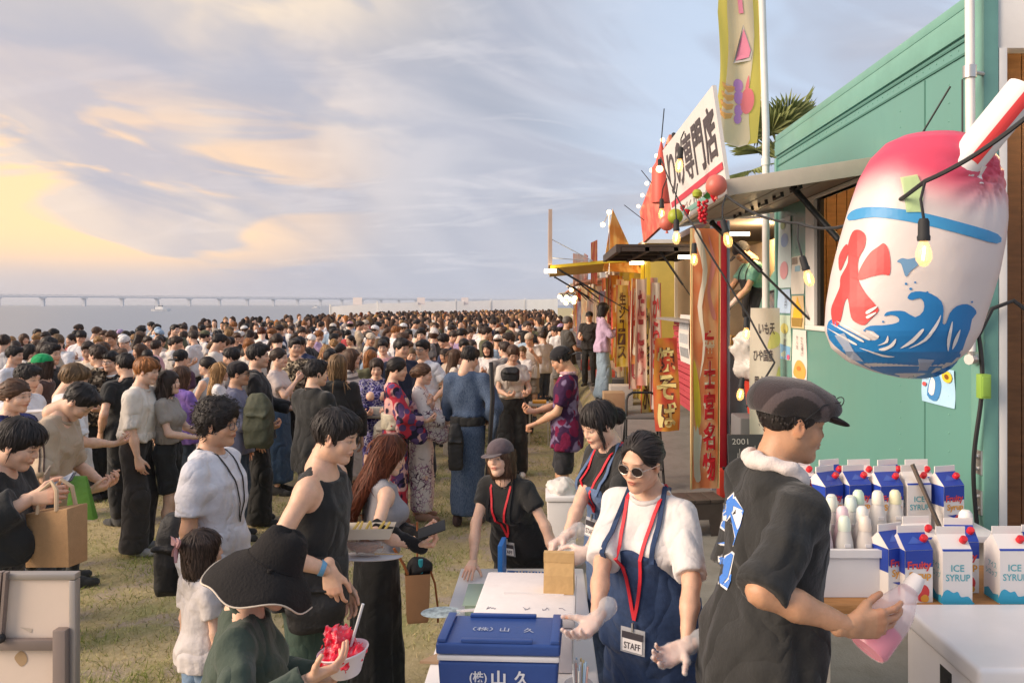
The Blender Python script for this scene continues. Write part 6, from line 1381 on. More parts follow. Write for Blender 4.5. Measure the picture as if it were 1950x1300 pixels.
def cooler():
 c=Vector((-0.155,2.775,TBZ+0.002)); root=empty('cooler_box',c,math.radians(-3)); tag(root,'blue cooler box with white rim and white lettering on the table','cooler box')
 w,d=0.205,0.118
 mb=MB(); V=[(sx*w*k,sy*d*k,z) for z,k in ((0,0.92),(0.225,0.99)) for sx,sy in ((-1,-1),(1,-1),(1,1),(-1,1))]; mb.add(V,[(3,2,1,0),(4,5,6,7)]+[(i,(i+1)%4,4+(i+1)%4,4+i) for i in range(4)]); mb.build('body',BLUEP,root,bevel=0.012,seg=3)
 mb=MB(); mb.box(-w*1.005,w*1.005,-d*1.01,d*1.01,0.227,0.247); mb.build('rim',WPL,root,bevel=0.008)
 mb=MB(); mb.box(-w*1.02,w*1.02,-d*1.03,d*1.03,0.249,0.288); lid=mb.build('lid',BLUEP,root,bevel=0.01,seg=3)
 mb=MB()
 for x0,x1,y0,y1 in ((-w,-w+0.03,-d,d),(w-0.03,w,-d,d),(-w+0.08,w-0.09,-d*1.0,-d+0.02),(-w+0.08,w-0.09,d-0.02,d)):mb.box(x0,x1,y0,y1,0.2885,0.300)
 mb.build('lid_ridge',BLUEP,lid,bevel=0.004)
 INKW=mat('ink_white',(0.75,0.74,0.76),rough=0.5)
 def fr(u,v):t=v/0.225; k=0.92+0.07*t; return (u,-d*k-0.0035,v)
 print_text('(株)',fr,INKW,root,-0.095,0.152,0.058,0.044,bold=0.02); print_text('山',fr,INKW,root,-0.022,0.150,0.048,0.050,bold=0.03); print_text('久',fr,INKW,root,0.055,0.148,0.050,0.052,bold=0.03)
 lf=lambda u,v:(u,v,0.2905); IG=mat('ink_fade',(0.42,0.46,0.58),rough=0.5)
 print_text('（株）',lf,IG,lid,-0.10,-0.02,0.07,0.032,bold=0.01); print_text('山',lf,IG,lid,-0.005,-0.022,0.032,0.034,bold=0.01); print_text('久',lf,IG,lid,0.078,-0.026,0.036,0.036,bold=0.01)
cooler()
def foam():
 root=empty('foam_box',(-0.075,3.32,TBZ+0.002),math.radians(-3)); tag(root,'white foam box with a scribbled lid behind the blue cooler','foam box')
 mb=MB(); mb.box(-0.19,0.19,-0.25,0.24,0,0.175); mb.build('body',FOAM,root,bevel=0.012)
 mb=MB(); mb.box(-0.20,0.20,-0.26,0.25,0.177,0.222); mb.build('lid',FOAM,root,bevel=0.014)
 r=random.Random(2); mb=MB()
 for k,(x,n) in enumerate(((-0.15,7),(-0.01,6),(0.07,5),(0.13,5))):
  p=[(x+0.006*j+r.uniform(-0.006,0.006),-0.185+r.uniform(-0.014,0.014),0.2235) for j in range(n)]; mb.tube(p,0.0012,4)
 mb.build('scribble',mat('ink_scrib',(0.2,0.2,0.26),rough=0.8),root)
 mb=MB(); mb.box(-0.1,0.15,-0.03,-0.012,0.2222,0.226); mb.build('groove_shade',mat('foam_shade',(0.74,0.70,0.69),rough=0.7),root)  # raised strip in darker foam colour, painting the shade of a lid groove
foam()
KRAFT=mat('kraft',(0.56,0.36,0.16),rough=0.8,var=0.08,vscale=15,bump=0.3,bscale=40)
def paperbag(name,c,w,d,h,label,m,rz=0.0,fold=True):
 root=empty(name,c,rz); tag(root,label,'paper bag'); V=[]
 for z,kx,ky in ((0,1,1),(h*0.45,0.98,0.93),(h*0.8,1.0,0.5),(h*0.98,1.0,0.16)):V+=[(-w/2*kx,-d/2*ky,z),(w/2*kx,-d/2*ky,z),(w/2*(kx-0.12*(z>0)),0,z),(w/2*kx,d/2*ky,z),(-w/2*kx,d/2*ky,z),(-w/2*(kx-0.12*(z>0)),0,z)]
 F=[(5,4,3,2,1,0)]+[(i*6+j,i*6+(j+1)%6,i*6+6+(j+1)%6,i*6+6+j) for i in range(3) for j in range(6)]+[tuple(range(18,24))]
 mb=MB(); mb.add(V,F); mb.build('body',m,root)
 if fold:mb=MB(); mb.box(-w/2*1.01,w/2*1.01,-d*0.30,-d*0.13,h*0.76,h*0.985); mb.box(-w/2*1.01,w/2*1.01,-d*0.30,d*0.08,h*0.985,h*1.0); mb.build('folded_top',m,root)
 return root
paperbag('paper_bag',(0.055,3.33,TBZ+0.226),0.125,0.085,0.165,'small folded kraft paper bag standing on the foam box',KRAFT,-0.1)
def cashbox():
 root=empty('cash_box',(-0.10,3.93,TBZ+0.002),-0.08); tag(root,'open blue cash box with a tray of slips before the mauve cap','cash box'); B_=mat('bright_blue',(0.02,0.16,0.50),rough=0.4)
 mb=MB(); mb.box(-0.10,0.10,-0.075,0.075,0,0.012); mb.box(-0.10,-0.092,-0.075,0.075,0.012,0.08); mb.box(0.092,0.10,-0.075,0.075,0.012,0.08); mb.box(-0.092,0.092,-0.075,-0.067,0.012,0.08); mb.box(-0.092,0.092,0.067,0.075,0.012,0.08); mb.build('body',B_,root)
 mb=MB(); mb.box(-0.130,-0.106,-0.075,0.075,0.04,0.25); mb.build('open_lid',B_,root,bevel=0.005)
 mb=MB()
 for k in range(9):mb.box(-0.06+0.016*k,-0.052+0.016*k,-0.06,0.05,0.013,0.085+0.003*(k%3))
 mb.build('slips',mat('slip_paper',(0.6,0.52,0.45),rough=0.8),root)
 mb=MB(); mb.box(-0.09,-0.065,-0.06,0.06,0.013,0.07); mb.build('black_tray',BLACKM,root)
cashbox()
mb=MB(); mb.box(-0.37,-0.17,3.62,3.88,TBZ+0.002,TBZ+0.055); mb.box(-0.38,-0.16,3.61,3.89,TBZ+0.055,TBZ+0.06); o=mb.build('green_tray',mat('tray_green',(0.42,0.55,0.42),rough=0.3,alpha=0.85),bevel=0.006); tag(o,'pale green plastic tray on the table near the hand of the woman in the cap','tray')
mb=MB(); mb.prism([(-0.12,-0.05),(0.1,-0.07),(0.14,0.05),(-0.02,0.07)],0.01,lambda u,v,w:(-0.38+u,3.2+v,TBZ+0.003+w)); o=mb.build('cardboard_sheet',mat('cardboard',(0.36,0.24,0.15),rough=0.9)); tag(o,'brown cardboard piece on the table edge beside the blue cooler','cardboard')
def fan():
 c=Vector((-0.47,3.55,TBZ+0.05)); root=empty('hand_fan',c,0.2); tag(root,'round paper hand fan lying over the edge of the table','hand fan')
 mb=MB(); mb.lathe([(0.075,0),(0.077,0.002),(0.001,0.003)],(0,0,0),24,1.15,0.85); mb.build('leaf',mat('fan_paper',(0.55,0.65,0.66),rough=0.6,col2=(0.25,0.3,0.32),vscale=25),root)
 mb=MB(); mb.box(0.07,0.2,-0.008,0.008,-0.003,0.004); mb.build('handle',WPL,root)
fan()
def straws():
 root=empty('straw_cup',(0.11,2.70,TBZ+0.002)); tag(root,'clear plastic cup full of wrapped straws at the corner of the table','cup')
 mb=MB(); mb.lathe([(0.030,0.0),(0.032,0.01),(0.047,0.135),(0.049,0.137),(0.0465,0.137),(0.0295,0.012),(0.001,0.012)],n=20); mb.build('cup',mat('clear_cup',(0.85,0.85,0.87),rough=0.12,alpha=0.35),root,smooth=True)
 r=random.Random(5)
 for k in range(26):
  a=r.uniform(0,6.28); q=r.uniform(0,0.024); x,y=q*math.cos(a),q*math.sin(a); mb=MB(); mb.tube([(x*0.7,y*0.7,0.014),(x*1.5,y*1.5,r.uniform(0.19,0.215))],0.0035,6); mb.build('straw',mat('straw%d'%(k%5),[(0.75,0.72,0.66),(0.45,0.62,0.78),(0.8,0.62,0.3),(0.78,0.76,0.74),(0.72,0.45,0.4)][k%5],rough=0.4),root)
 mb=MB(); mb.lathe([(0.0375,0.03),(0.0455,0.105)],n=20); mb.build('orange_label',mat('lab_orange',(0.65,0.2,0.08),rough=0.5,col2=(0.7,0.6,0.55),vscale=30),root)
straws()
def rings():
 root=empty('trash_bin',(0.12,6.0,float(gz(0.12,6.0)))); tag(root,'white plastic trash bin with a liner behind the woman in the cap','trash bin')
 mb=MB(); V=[(sx*w,sy*d,z) for z,w,d in ((0,0.09,0.12),(0.56,0.115,0.15)) for sx,sy in ((-1,-1),(1,-1),(1,1),(-1,1))]; mb.add(V,[(3,2,1,0),(4,5,6,7)]+[(i,(i+1)%4,4+(i+1)%4,4+i) for i in range(4)]); mb.build('body',WPL,root,bevel=0.015)
 mb=MB(); mb.box(-0.125,0.125,-0.16,0.16,0.562,0.60); mb.build('rim',WPL,root,bevel=0.012)
 P=[Ell((0,0,0.64),(0.11,0.14,0.06))]; V,Q=polygonize(P,0.014,folds(4,0.03,60)); mobj('liner',np_mesh('liner',V,Q,True),mat('clear_bag'),root)
rings()
def crate_white(c,w,d,h,label,nm='white_tub'):
 root=empty(nm,c); tag(root,label,'tub'); t=0.012
 mb=MB(); mb.box(-w/2,w/2,-d/2,d/2,0,t); mb.box(-w/2,-w/2+t,-d/2,d/2,t,h); mb.box(w/2-t,w/2,-d/2,d/2,t,h); mb.box(-w/2+t,w/2-t,-d/2,-d/2+t,t,h); mb.box(-w/2+t,w/2-t,d/2-t,d/2,t,h); mb.build('body',WPL,root)
 mb=MB(); mb.box(-w/2-0.012,w/2+0.012,-d/2-0.012,-d/2,h-0.03,h); mb.box(-w/2-0.012,w/2+0.012,d/2,d/2+0.012,h-0.03,h); mb.box(-w/2-0.012,-w/2,-d/2,d/2,h-0.03,h); mb.box(w/2,w/2+0.012,-d/2,d/2,h-0.03,h); mb.build('rim',WPL,root)
 return root
 # chest freezer
fr=empty('chest_freezer',(1.70,2.80,0.2)); tag(fr,'white chest freezer with a flat lid at the lower edge of the scene','freezer')
mb=MB(); mb.box(-0.315,0.5,-0.265,0.26,0.04,0.775); mb.build('body',WPL,fr,bevel=0.015)
mb=MB(); mb.box(-0.335,0.52,-0.285,0.272,0.78,0.85); mb.build('lid',WPL,fr,bevel=0.02,seg=4)
mb=MB(); mb.box(-0.10,0.4,-0.287,-0.2845,0.792,0.826); mb.build('recess_shade',mat('white_shade',(0.55,0.52,0.52),rough=0.5),fr)  # flat strip on the lid; the handle recess's shade is put in its colour
mb=MB(); mb.box(-0.3162,-0.3152,-0.08,0.0,0.60,0.74); mb.box(-0.317,-0.3163,-0.06,-0.02,0.63,0.71); mb.build('badge',BLACKM,fr)
mb=MB(); mb.prism([(-0.03,-0.008),(0.02,-0.012),(0.035,0.006),(-0.015,0.010)],0.001,lambda u,v,w:(0.02+u,-0.16+v,0.8505+w)); mb.build('green_tape',mat('lime_tape',(0.25,0.7,0.08),rough=0.5),fr)
# wooden trestle behind the freezer
WOOD=mat('trestle_wood',(0.42,0.20,0.07),rough=0.7,var=0.25,vscale=10,stretch=(1,8,8))
tr=empty('wooden_trestle',(1.45,3.35,0.2)); tag(tr,'low wooden trestle table carrying syrup cartons and the bottle tub','trestle')
mb=MB(); mb.box(-0.42,0.62,-0.26,0.22,0.80,0.835); mb.build('top',WOOD,tr,bevel=0.004)
for x in (-0.36,0.48):
 for y in (-0.2,0.17):mb=MB(); mb.box(x-0.025,x+0.025,y-0.025,y+0.025,0.005,0.80); mb.build('leg',mat('leg_paint',(0.62,0.55,0.44),rough=0.6),tr)
CW,CH_=0.115,0.205
CWHT=mat('carton_white',(0.80,0.75,0.72),rough=0.4); CBLU=mat('carton_blue',(0.02,0.055,0.36),rough=0.4); TQ=mat('ink_turq',(0.10,0.42,0.48),rough=0.5); RDI=mat('ink_fred',(0.70,0.06,0.06),rough=0.5); ORI=mat('ink_forange',(0.78,0.36,0.05),rough=0.5); SKYB=mat('ink_sky',(0.05,0.40,0.60),rough=0.5); REDCAP=mat('cap_red',(0.62,0.02,0.03),rough=0.35); CREAM=mat('carton_cream',(0.76,0.70,0.58),rough=0.5)
def carton(x,y,z,rz,face,label):
 root=empty('syrup_carton',(x,y,z),rz); tag(root,label,'carton','syrup cartons'); w=CW/2; h=CH_
 mb=MB(); V=[(-w,-w,0),(w,-w,0),(w,w,0),(-w,w,0),(-w,-w,h),(w,-w,h),(w,w,h),(-w,w,h),(-w,0,h+0.055),(w,0,h+0.055),(-w,0,h+0.08),(w,0,h+0.08)]
 # gable runs along x; the fins close it
 mb.add(V,[(3,2,1,0),(0,1,5,4),(1,2,6,5),(2,3,7,6),(3,0,4,7),(4,5,9,8),(6,7,8,9),(5,6,9),(7,4,8)]); mb.box(-w,w,-0.0025,0.0025,h+0.050,h+0.082); mb.build('box',CWHT,root)
 front=lambda u,v:((u-0.5)*CW,-w-0.0012,v*h); f2=lambda u,v:((u-0.5)*CW,-w-0.0024,v*h); roof_=lambda u,v:((u-0.5)*CW,-w+v*w-0.0008,h+v*0.055+0.0012); left=lambda u,v:(-w-0.0012,(0.5-u)*CW,v*h)
 if face=='blue':
  print_poly([[(0.0,0.68),(1,0.68),(1,1),(0,1)]],front,CBLU,root,'blue_field'); print_poly([[(0,0),(1,0),(1,1),(0.0,1)]],roof_,CBLU,root,'blue_roof'); print_poly([[(0.2,0.35),(0.5,0.75),(0.8,0.35)]],lambda u,v:((u-0.5)*CW,-w+v*w-0.0016,h+v*0.055+0.0024),mat('carton_blue2',(0.05,0.11,0.45),rough=0.4),root,'roof_mark')
  print_text('Fruity',f2,RDI,root,0.08,0.60,0.86,0.20,bold=0.03); print_text('Syrup',f2,ORI,root,0.14,0.42,0.80,0.18,bold=0.03)
  print_poly([smooth_poly([(0.4,0.2),(0.5,0.33),(0.75,0.33),(0.88,0.2),(0.75,0.04),(0.5,0.04)],3)],front,RDI,root,'fruit'); print_poly([smooth_poly([(0.55,0.1),(0.7,0.16),(0.85,0.1),(0.8,0.02),(0.62,0.02)],3)],f2,ORI,root,'fruit_slice'); print_poly([[(0.15,0.36),(0.5,0.28),(0.62,0.36),(0.4,0.35)]],f2,CBLU,root,'flash')
  print_poly([[(0.0,0.55),(1,0.55),(1,1),(0,1)]],left,CBLU,root,'blue_side')
 else :
  print_text('ICE',front,TQ,root,0.28,0.62,0.44,0.13,bold=0.012); print_text('SYRUP',front,TQ,root,0.10,0.44,0.82,0.13,bold=0.012)
  print_poly([smooth_poly([(0.0,0.0),(0.0,0.2),(0.15,0.28),(0.35,0.22),(0.5,0.24),(0.62,0.14),(0.85,0.15),(1,0.05),(1,0.0)],3)],front,SKYB,root,'cloud'); print_poly([[(0,0),(1,0),(1,0.12),(0,0.12)]],roof_,CBLU,root,'blue_edge')
  print_text('アイス',left,TQ,root,0.3,0.62,0.5,0.12,bold=0.01); print_text('シロップ',left,TQ,root,0.15,0.46,0.7,0.12,bold=0.01); print_poly([[(0.05,0),(0.95,0),(0.9,0.16),(0.6,0.12),(0.3,0.2),(0.05,0.14)]],left,SKYB,root,'side_wave')
 mb=MB(); mb.lathe([(0.014,0),(0.0145,0.018),(0.012,0.022),(0.001,0.022)],n=12,M=Matrix.Translation((w-0.022,-0.026,h+0.032))@Matrix.Rotation(0.75,4,'X')); mb.build('cap',REDCAP,root,smooth=True)
cz=1.036
for x,y,rz,fc,lb in ((1.45,3.17,0.12,'blue','blue topped fruit syrup carton at the left end of the front carton row'),(1.60,3.155,0.0,'white','white ice syrup carton second in the front carton row'),(1.695,3.28,-0.05,'blue','blue topped syrup carton standing half behind the white one'),(1.825,3.16,0.0,'white','white ice syrup carton near the edge of the picture'),(1.378,3.20,0.35,'blue','blue topped carton turned sideways at the far left of the front row'),(1.535,3.31,0.1,'white','white topped carton behind the front carton row'),(1.955,3.18,0,'blue','syrup carton farthest along the front row by the truck')):
 carton(x,y,cz,rz,fc,lb)
 # raised shelf with the rear cartons
mb=MB(); mb.box(1.10,2.05,3.58,3.95,1.13,1.16); mb.box(1.12,1.15,3.6,3.93,0.21,1.13); mb.box(2.0,2.03,3.6,3.93,0.21,1.13); o=mb.build('back_shelf',WPL,bevel=0.004); tag(o,'white shelf against the green truck carrying the rear syrup cartons','shelf')
for k,(x,rz,fc) in enumerate(((1.30,0.5,'blue'),(1.44,0.25,'blue'),(1.58,0.2,'blue'),(1.72,0.1,'white'),(1.86,0.3,'blue'))):carton(x,3.72+0.02*(k%2),1.162,rz,fc,'syrup carton in the rear row by the truck, %s counting away from the flat cap'%ordn[k])
for k,(x,rz,fc) in enumerate(((1.23,0.2,'white'),(1.375,0.35,'blue'),(1.52,0.15,'white'),(1.66,0.3,'blue'),(1.80,0.1,'white'))):carton(x,3.875,1.162,rz,fc,'syrup carton behind the rear row by the truck wall, %s counting away'%ordn[k])
tub=crate_white((1.17,3.30,1.037),0.36,0.26,0.19,'white plastic tub holding the syrup bottles')
BOT=mat('bottle_milky',(0.80,0.72,0.74),rough=0.3,alpha=0.72)
def bottle(p,label,col,tint=(0.8,0.75,0.76),M=None,fill=None,s=1.0):
 root=empty('syrup_bottle',p); tag(root,label,'bottle','syrup bottles')
 if M is not None:root.matrix_world=M
 mb=MB(); mb.lathe([(0.001,0),(0.034*s,0.0),(0.037*s,0.008*s),(0.038*s,0.10*s),(0.034*s,0.14*s),(0.022*s,0.19*s),(0.020*s,0.195*s),(0.001,0.196*s)],n=18); mb.build('body',mat('bottle_t%d%d%d'%tuple(int(c*99) for c in tint),tint,rough=0.3,alpha=0.75),root,smooth=True)
 mb=MB(); mb.lathe([(0.025*s,0.186*s),(0.026*s,0.20*s),(0.022*s,0.232*s),(0.014*s,0.243*s),(0.001,0.245*s)],n=16); mb.build('cap',mat('bcap_%d%d%d'%tuple(int(c*99) for c in col),col,rough=0.4),root,smooth=True)
 mb=MB(); mb.box(-0.012,0.012,-0.0375*s,-0.030*s,0.125*s,0.138*s); mb.build('label',WPL,root)
 return root
BC=[((0.80,0.55,0.42),(0.80,0.74,0.70)),((0.80,0.72,0.48),(0.78,0.64,0.68)),((0.62,0.78,0.55),(0.78,0.76,0.72)),((0.80,0.60,0.42),(0.80,0.74,0.70)),((0.58,0.78,0.66),(0.76,0.78,0.80)),((0.80,0.42,0.45),(0.80,0.60,0.62)),((0.80,0.36,0.48),(0.80,0.58,0.64)),((0.80,0.74,0.62),(0.8,0.76,0.73)),((0.78,0.74,0.42),(0.80,0.76,0.70)),((0.74,0.78,0.70),(0.8,0.76,0.74)),((0.70,0.76,0.52),(0.8,0.77,0.73)),((0.60,0.78,0.62),(0.78,0.78,0.74))]
bn=['peach','yellow','light green','orange','mint','coral','pink','cream','lemon','white','pale lime','sea green']
for k,(cc,tt) in enumerate(BC):
 row,c_=divmod(k,4); bottle((1.045+0.083*c_+0.02*(row%2),3.235+0.075*row,1.10+0.02*row),'milky syrup bottle with %s cap standing in the white tub'%bn[k],tuple(0.45*q+0.42 for q in cc),tt)
for k in range(5):bottle((1.02+0.075*k,3.455+0.02*(k%2),1.13),'milky bottle with a whitish cap standing behind the tub, %s counting away'%ordn[k],(0.78,0.76,0.70),(0.8,0.76,0.74))
mb=MB(); mb.box(0.98,1.285,3.435,3.52,1.037,1.129); o=mb.build('bottle_riser',WPL,bevel=0.006); tag(o,'white riser box under the bottles behind the tub','box')
for k,(x,y) in enumerate(((1.44,3.46),(1.52,3.47),(1.36,3.47))):bottle((x,y,1.15),'milky syrup bottle with %s cap behind the front carton row'%('ivory','pale yellow','faded green')[k],[(0.8,0.75,0.66),(0.78,0.74,0.5),(0.6,0.75,0.6)][k],BC[7+k][1])
mb=MB(); mb.box(1.30,1.60,3.43,3.53,1.037,1.148); o=mb.build('bottle_riser',WPL,bevel=0.006); tag(o,'white riser box under the bottles behind the cartons','box')
bottle((1.78,3.38,1.037),'milky syrup bottle with white cap leaning by the truck wall',(0.8,0.77,0.74),(0.78,0.76,0.76),s=1.2)
mb=MB(); mb.bar((1.80,3.62,1.165),(1.70,3.70,1.46),0.03,0.012); o=mb.build('wooden_strip',mat('strip_dark',(0.12,0.09,0.07),rough=0.7)); tag(o,'dark wooden strip leaning against the green truck wall','strip')
# clear storage boxes under the trestle
for k,(x,y,z,w) in enumerate(((1.0,2.86,0.22,0.42),)):
 root=empty('storage_box',(x,y,z)); tag(root,'clear plastic storage box with crumpled bags below the trestle','storage box'); CL=mat('clear_box',(0.75,0.78,0.8),rough=0.15,alpha=0.35)
 mb=MB(); mb.box(-w/2,w/2,-0.16,0.16,0,0.008); mb.box(-w/2,-w/2+0.006,-0.16,0.16,0.008,0.42); mb.box(w/2-0.006,w/2,-0.16,0.16,0.008,0.42); mb.box(-w/2,w/2,-0.16,-0.154,0.008,0.42); mb.box(-w/2,w/2,0.154,0.16,0.008,0.42); mb.build('body',CL,root)
 V,Q=polygonize([Ell((0,0,0.2),(0.15,0.11,0.19)),Ell((-0.06,0.0,0.36),(0.1,0.09,0.08),k=0.04)],0.015,folds(31,0.035,50)); mobj('crumpled_bag',np_mesh('crumpled_bag',V,Q,True),mat('bag_print',(0.75,0.7,0.68),rough=0.4,col2=(0.7,0.45,0.45),vscale=9),root)
 # back of a framed board at the lower left corner
def board():
 FR=mat('frame_taupe',(0.27,0.215,0.195),rough=0.45,metal=0.35,var=0.06); PL=mat('board_cream',(0.74,0.60,0.50),rough=0.6,var=0.05,vscale=3); ST=mat('stain',(0.45,0.30,0.17),rough=0.8)
 d=2.62; c=px(60,1300,d); root=empty('board_back',(c.x,d,0.0)); tag(root,'back of a framed standing whiteboard with taupe legs at the lower left corner','board'); x=lambda p:(p-CX)*d/F_PX-c.x; z=lambda p:CAMZ-(p-CY)*d/F_PX
 mb=MB(); mb.box(x(-70),x(135),0,0.012,0.25,z(1102)); mb.build('panel',PL,root)
 mb=MB(); mb.box(x(-75),x(146),-0.01,0.024,z(1102),z(1090)); mb.box(x(134),x(146),-0.010,0.022,0.22,z(1102)-0.001); mb.build('rim',mat('rim_alu',(0.42,0.38,0.36),rough=0.4,metal=0.6),root,bevel=0.004)
 mb=MB(); mb.box(x(112),x(136),-0.035,-0.002,0.0,z(1192)); mb.build('leg',FR,root,bevel=0.003)
 mb=MB(); mb.box(x(0)-0.05,x(111),-0.026,-0.003,z(1232),z(1212)); mb.build('cross_bar',FR,root,bevel=0.003)
 mb=MB(); M_=Matrix.Translation((x(8),-0.012,z(1160)))@Matrix.Rotation(0.08,4,'Y'); mb.box(-0.012,-0.003,-0.012,0.008,-0.11,0.13,M_); mb.box(0.003,0.012,-0.012,0.008,-0.11,0.13,M_); mb.build('stay',FR,root)
 mb=MB(); mb.lathe([(0.014,0),(0.015,0.012),(0.010,0.02),(0.001,0.021)],n=12,M=Matrix.Translation((x(14),-0.026,z(1207)))@Matrix.Rotation(PI/2,4,'X')); mb.build('knob',RUBBER,root,smooth=True)
 print_poly([smooth_poly([(28,1250),(40,1238),(50,1245),(52,1258),(42,1268),(34,1262)],3)],lambda u,v:(x(u),-0.0015,z(v)),ST,root,'stain'); print_poly([[(38,1193),(62,1196),(60,1204)]],lambda u,v:(x(u),-0.0015,z(v)),mat('stain2',(0.55,0.45,0.36),rough=0.8),root,'smudge')
board()
# ------ garments with a pattern
def pattern(name,base,cols,scale=9.0,cover=0.5,petals=False,stripes=None):
 if name in MATS:return MATS[name]
 m=bpy.data.materials.new(name); m.use_nodes=True; MATS[name]=m; nt,N,L,B=nodes_of(m); B.inputs['Roughness'].default_value=0.85; B.inputs['Specular IOR Level'].default_value=0.2
 tc=N.new('ShaderNodeTexCoord'); co=tc.outputs['Object']
 def mixc(f,a,b):
  n=N.new('ShaderNodeMix'); n.data_type='RGBA'; L.new(f,n.inputs[0])
  for i,v in ((6,a),(7,b)):
   if isinstance(v,tuple):n.inputs[i].default_value=(*v,1)
   else :L.new(v,n.inputs[i])
  return n.outputs[2]
 def step(x,lo,hi):
  n=N.new('ShaderNodeMapRange'); L.new(x,n.inputs[0]); n.inputs[1].default_value=lo; n.inputs[2].default_value=hi; return n.outputs[0]
 nz=N.new('ShaderNodeTexNoise'); nz.inputs['Scale'].default_value=scale*0.45; nz.inputs['Detail'].default_value=2; L.new(co,nz.inputs['Vector'])
 dst=N.new('ShaderNodeVectorMath'); dst.operation='MULTIPLY_ADD'; L.new(nz.outputs['Color'],dst.inputs[0]); dst.inputs[1].default_value=(0.12,)*3; L.new(co,dst.inputs[2]); cw=dst.outputs[0]
 c=base
 for k,col in enumerate(cols):
  if petals:
   v=N.new('ShaderNodeTexVoronoi'); v.feature='DISTANCE_TO_EDGE'; v.inputs['Scale'].default_value=scale*(1.6+0.8*k); L.new(cw,v.inputs['Vector']); f1=step(v.outputs[0],0.075,0.045)
  else :
   v=N.new('ShaderNodeTexVoronoi'); v.inputs['Scale'].default_value=scale*(0.7+0.45*k); L.new(cw,v.inputs['Vector']); f1=step(v.outputs['Distance'],0.50,0.44)
  n2=N.new('ShaderNodeTexNoise'); n2.inputs['Scale'].default_value=scale*0.55; n2.inputs['Detail'].default_value=3; mp=N.new('ShaderNodeMapping'); mp.inputs['Location'].default_value=(k*3.3,k*1.7,k*5.1); L.new(co,mp.inputs[0]); L.new(mp.outputs[0],n2.inputs['Vector'])
  f2=step(n2.outputs[0],0.60-0.25*cover,0.64-0.25*cover); mu=N.new('ShaderNodeMath'); mu.operation='MULTIPLY'; mu.use_clamp=True; L.new(f1,mu.inputs[0]); L.new(f2,mu.inputs[1]); c=mixc(mu.outputs[0],c,col)
 if stripes:
  sp=N.new('ShaderNodeSeparateXYZ'); L.new(co,sp.inputs[0]); mm=N.new('ShaderNodeMath'); mm.operation='SINE'; m2=N.new('ShaderNodeMath'); m2.operation='MULTIPLY'; m2.inputs[1].default_value=stripes[1]; L.new(sp.outputs[2],m2.inputs[0]); L.new(m2.outputs[0],mm.inputs[0]); c=mixc(step(mm.outputs[0],0.1,0.3),c,stripes[0])
 L.new(c,B.inputs['Base Color']); nb=N.new('ShaderNodeTexNoise'); nb.inputs['Scale'].default_value=38; nb.inputs['Detail'].default_value=5; L.new(co,nb.inputs['Vector']); bp=N.new('ShaderNodeBump'); bp.inputs['Strength'].default_value=0.6; bp.inputs['Distance'].default_value=0.015; L.new(nb.outputs[0],bp.inputs['Height']); L.new(bp.outputs[0],B.inputs['Normal'])
 return m
K_WHITE=pattern('kimono_white',(0.74,0.66,0.62),[(0.10,0.045,0.08),(0.35,0.16,0.26)],11,0.45,True)
K_RED=pattern('kimono_red',(0.45,0.035,0.06),[(0.66,0.38,0.36),(0.02,0.018,0.04),(0.10,0.06,0.16)],7.5,0.95)
K_NAVY=pattern('kimono_navy',(0.035,0.03,0.12),[(0.24,0.22,0.45),(0.45,0.42,0.5)],12,0.55,True)
K_BLUE=pattern('kimono_blue',(0.012,0.016,0.07),[(0.45,0.48,0.66),(0.06,0.07,0.22)],8,0.4)
Y_BLUE=mat('yukata_blue',(0.045,0.072,0.13),rough=0.9,col2=(0.115,0.155,0.235),vscale=70,stretch=(3,3,0.6),bump=0.4,bscale=60,spec=0.2)
P_SHIRT=pattern('shirt_print',(0.12,0.09,0.06),[(0.50,0.40,0.27),(0.03,0.025,0.02)],20,0.9)
P_DARK=pattern('shirt_dark_print',(0.022,0.02,0.02),[(0.25,0.22,0.19)],26,0.5)
P_STR=pattern('knit_stripe',(0.62,0.55,0.47),[],8,0.3,False,((0.16,0.14,0.13),95.0))
P_LAV=pattern('skirt_lavender',(0.40,0.29,0.60),[(0.55,0.46,0.68)],14,0.8)
P_JER=pattern('jersey',(0.045,0.016,0.055),[(0.20,0.15,0.26),(0.16,0.012,0.05)],9,0.55)
KNIT=mat('rib_knit',(0.33,0.32,0.345),rough=0.9,var=0.05,bump=0.5,bscale=90,stretch=(2.5,2.5,0.15))
# ------ placing a figure so its head stands behind the photograph's pixel
def place(x,ytop,d,face,H=None,lean=0,head=(0,0,0),hs=1.0,label='',cat='person',group=None,hatcol=None,**kw):
 X=(x-CX)*d/F_PX; Ru=rot('x',-lean); piv=np.array((0,0,0.95))
 hc=piv+Ru@(np.array((0,-0.02,1.43))-piv)+Ru@rot('z',-head[0]*0.5)@rot('x',-head[1]*0.6)@(np.array((0,0.03,0.139))*(0.5+0.5*hs))
 ztop_n=hc[2]+0.128*hs
 g=float(gz(X,d)); zt=CAMZ-(ytop-CY)*d/F_PX
 for _ in range(3):
  s=(zt-g)/ztop_n if H is None else H/1.70
  o=rot('z',-face)@np.array((hc[0],hc[1],0))*s; g=float(gz(X-o[0],d-o[1]))
 make_person.hatcol=hatcol
 r=make_person(loc=(X-o[0],d-o[1]),z=g,H=s*1.70,face=face,lean=lean,head=head,hs=hs,**kw); tag(r,label,cat,group); return r
def local_of(root,p):return root.matrix_basis.inverted()@Vector(p)
def child_tube(root,name,pts,r,m,color=None,n=6,world=False):
 mb=MB(); mb.tube([local_of(root,p) for p in pts] if world else pts,r,n); return mb.build(name,m,root,smooth=True,color=color)
REDL=mat('lanyard_red',(0.62,0.02,0.035),rough=0.6); CLEARV=mat('badge_vinyl',(0.75,0.75,0.78),rough=0.15,alpha=0.35)
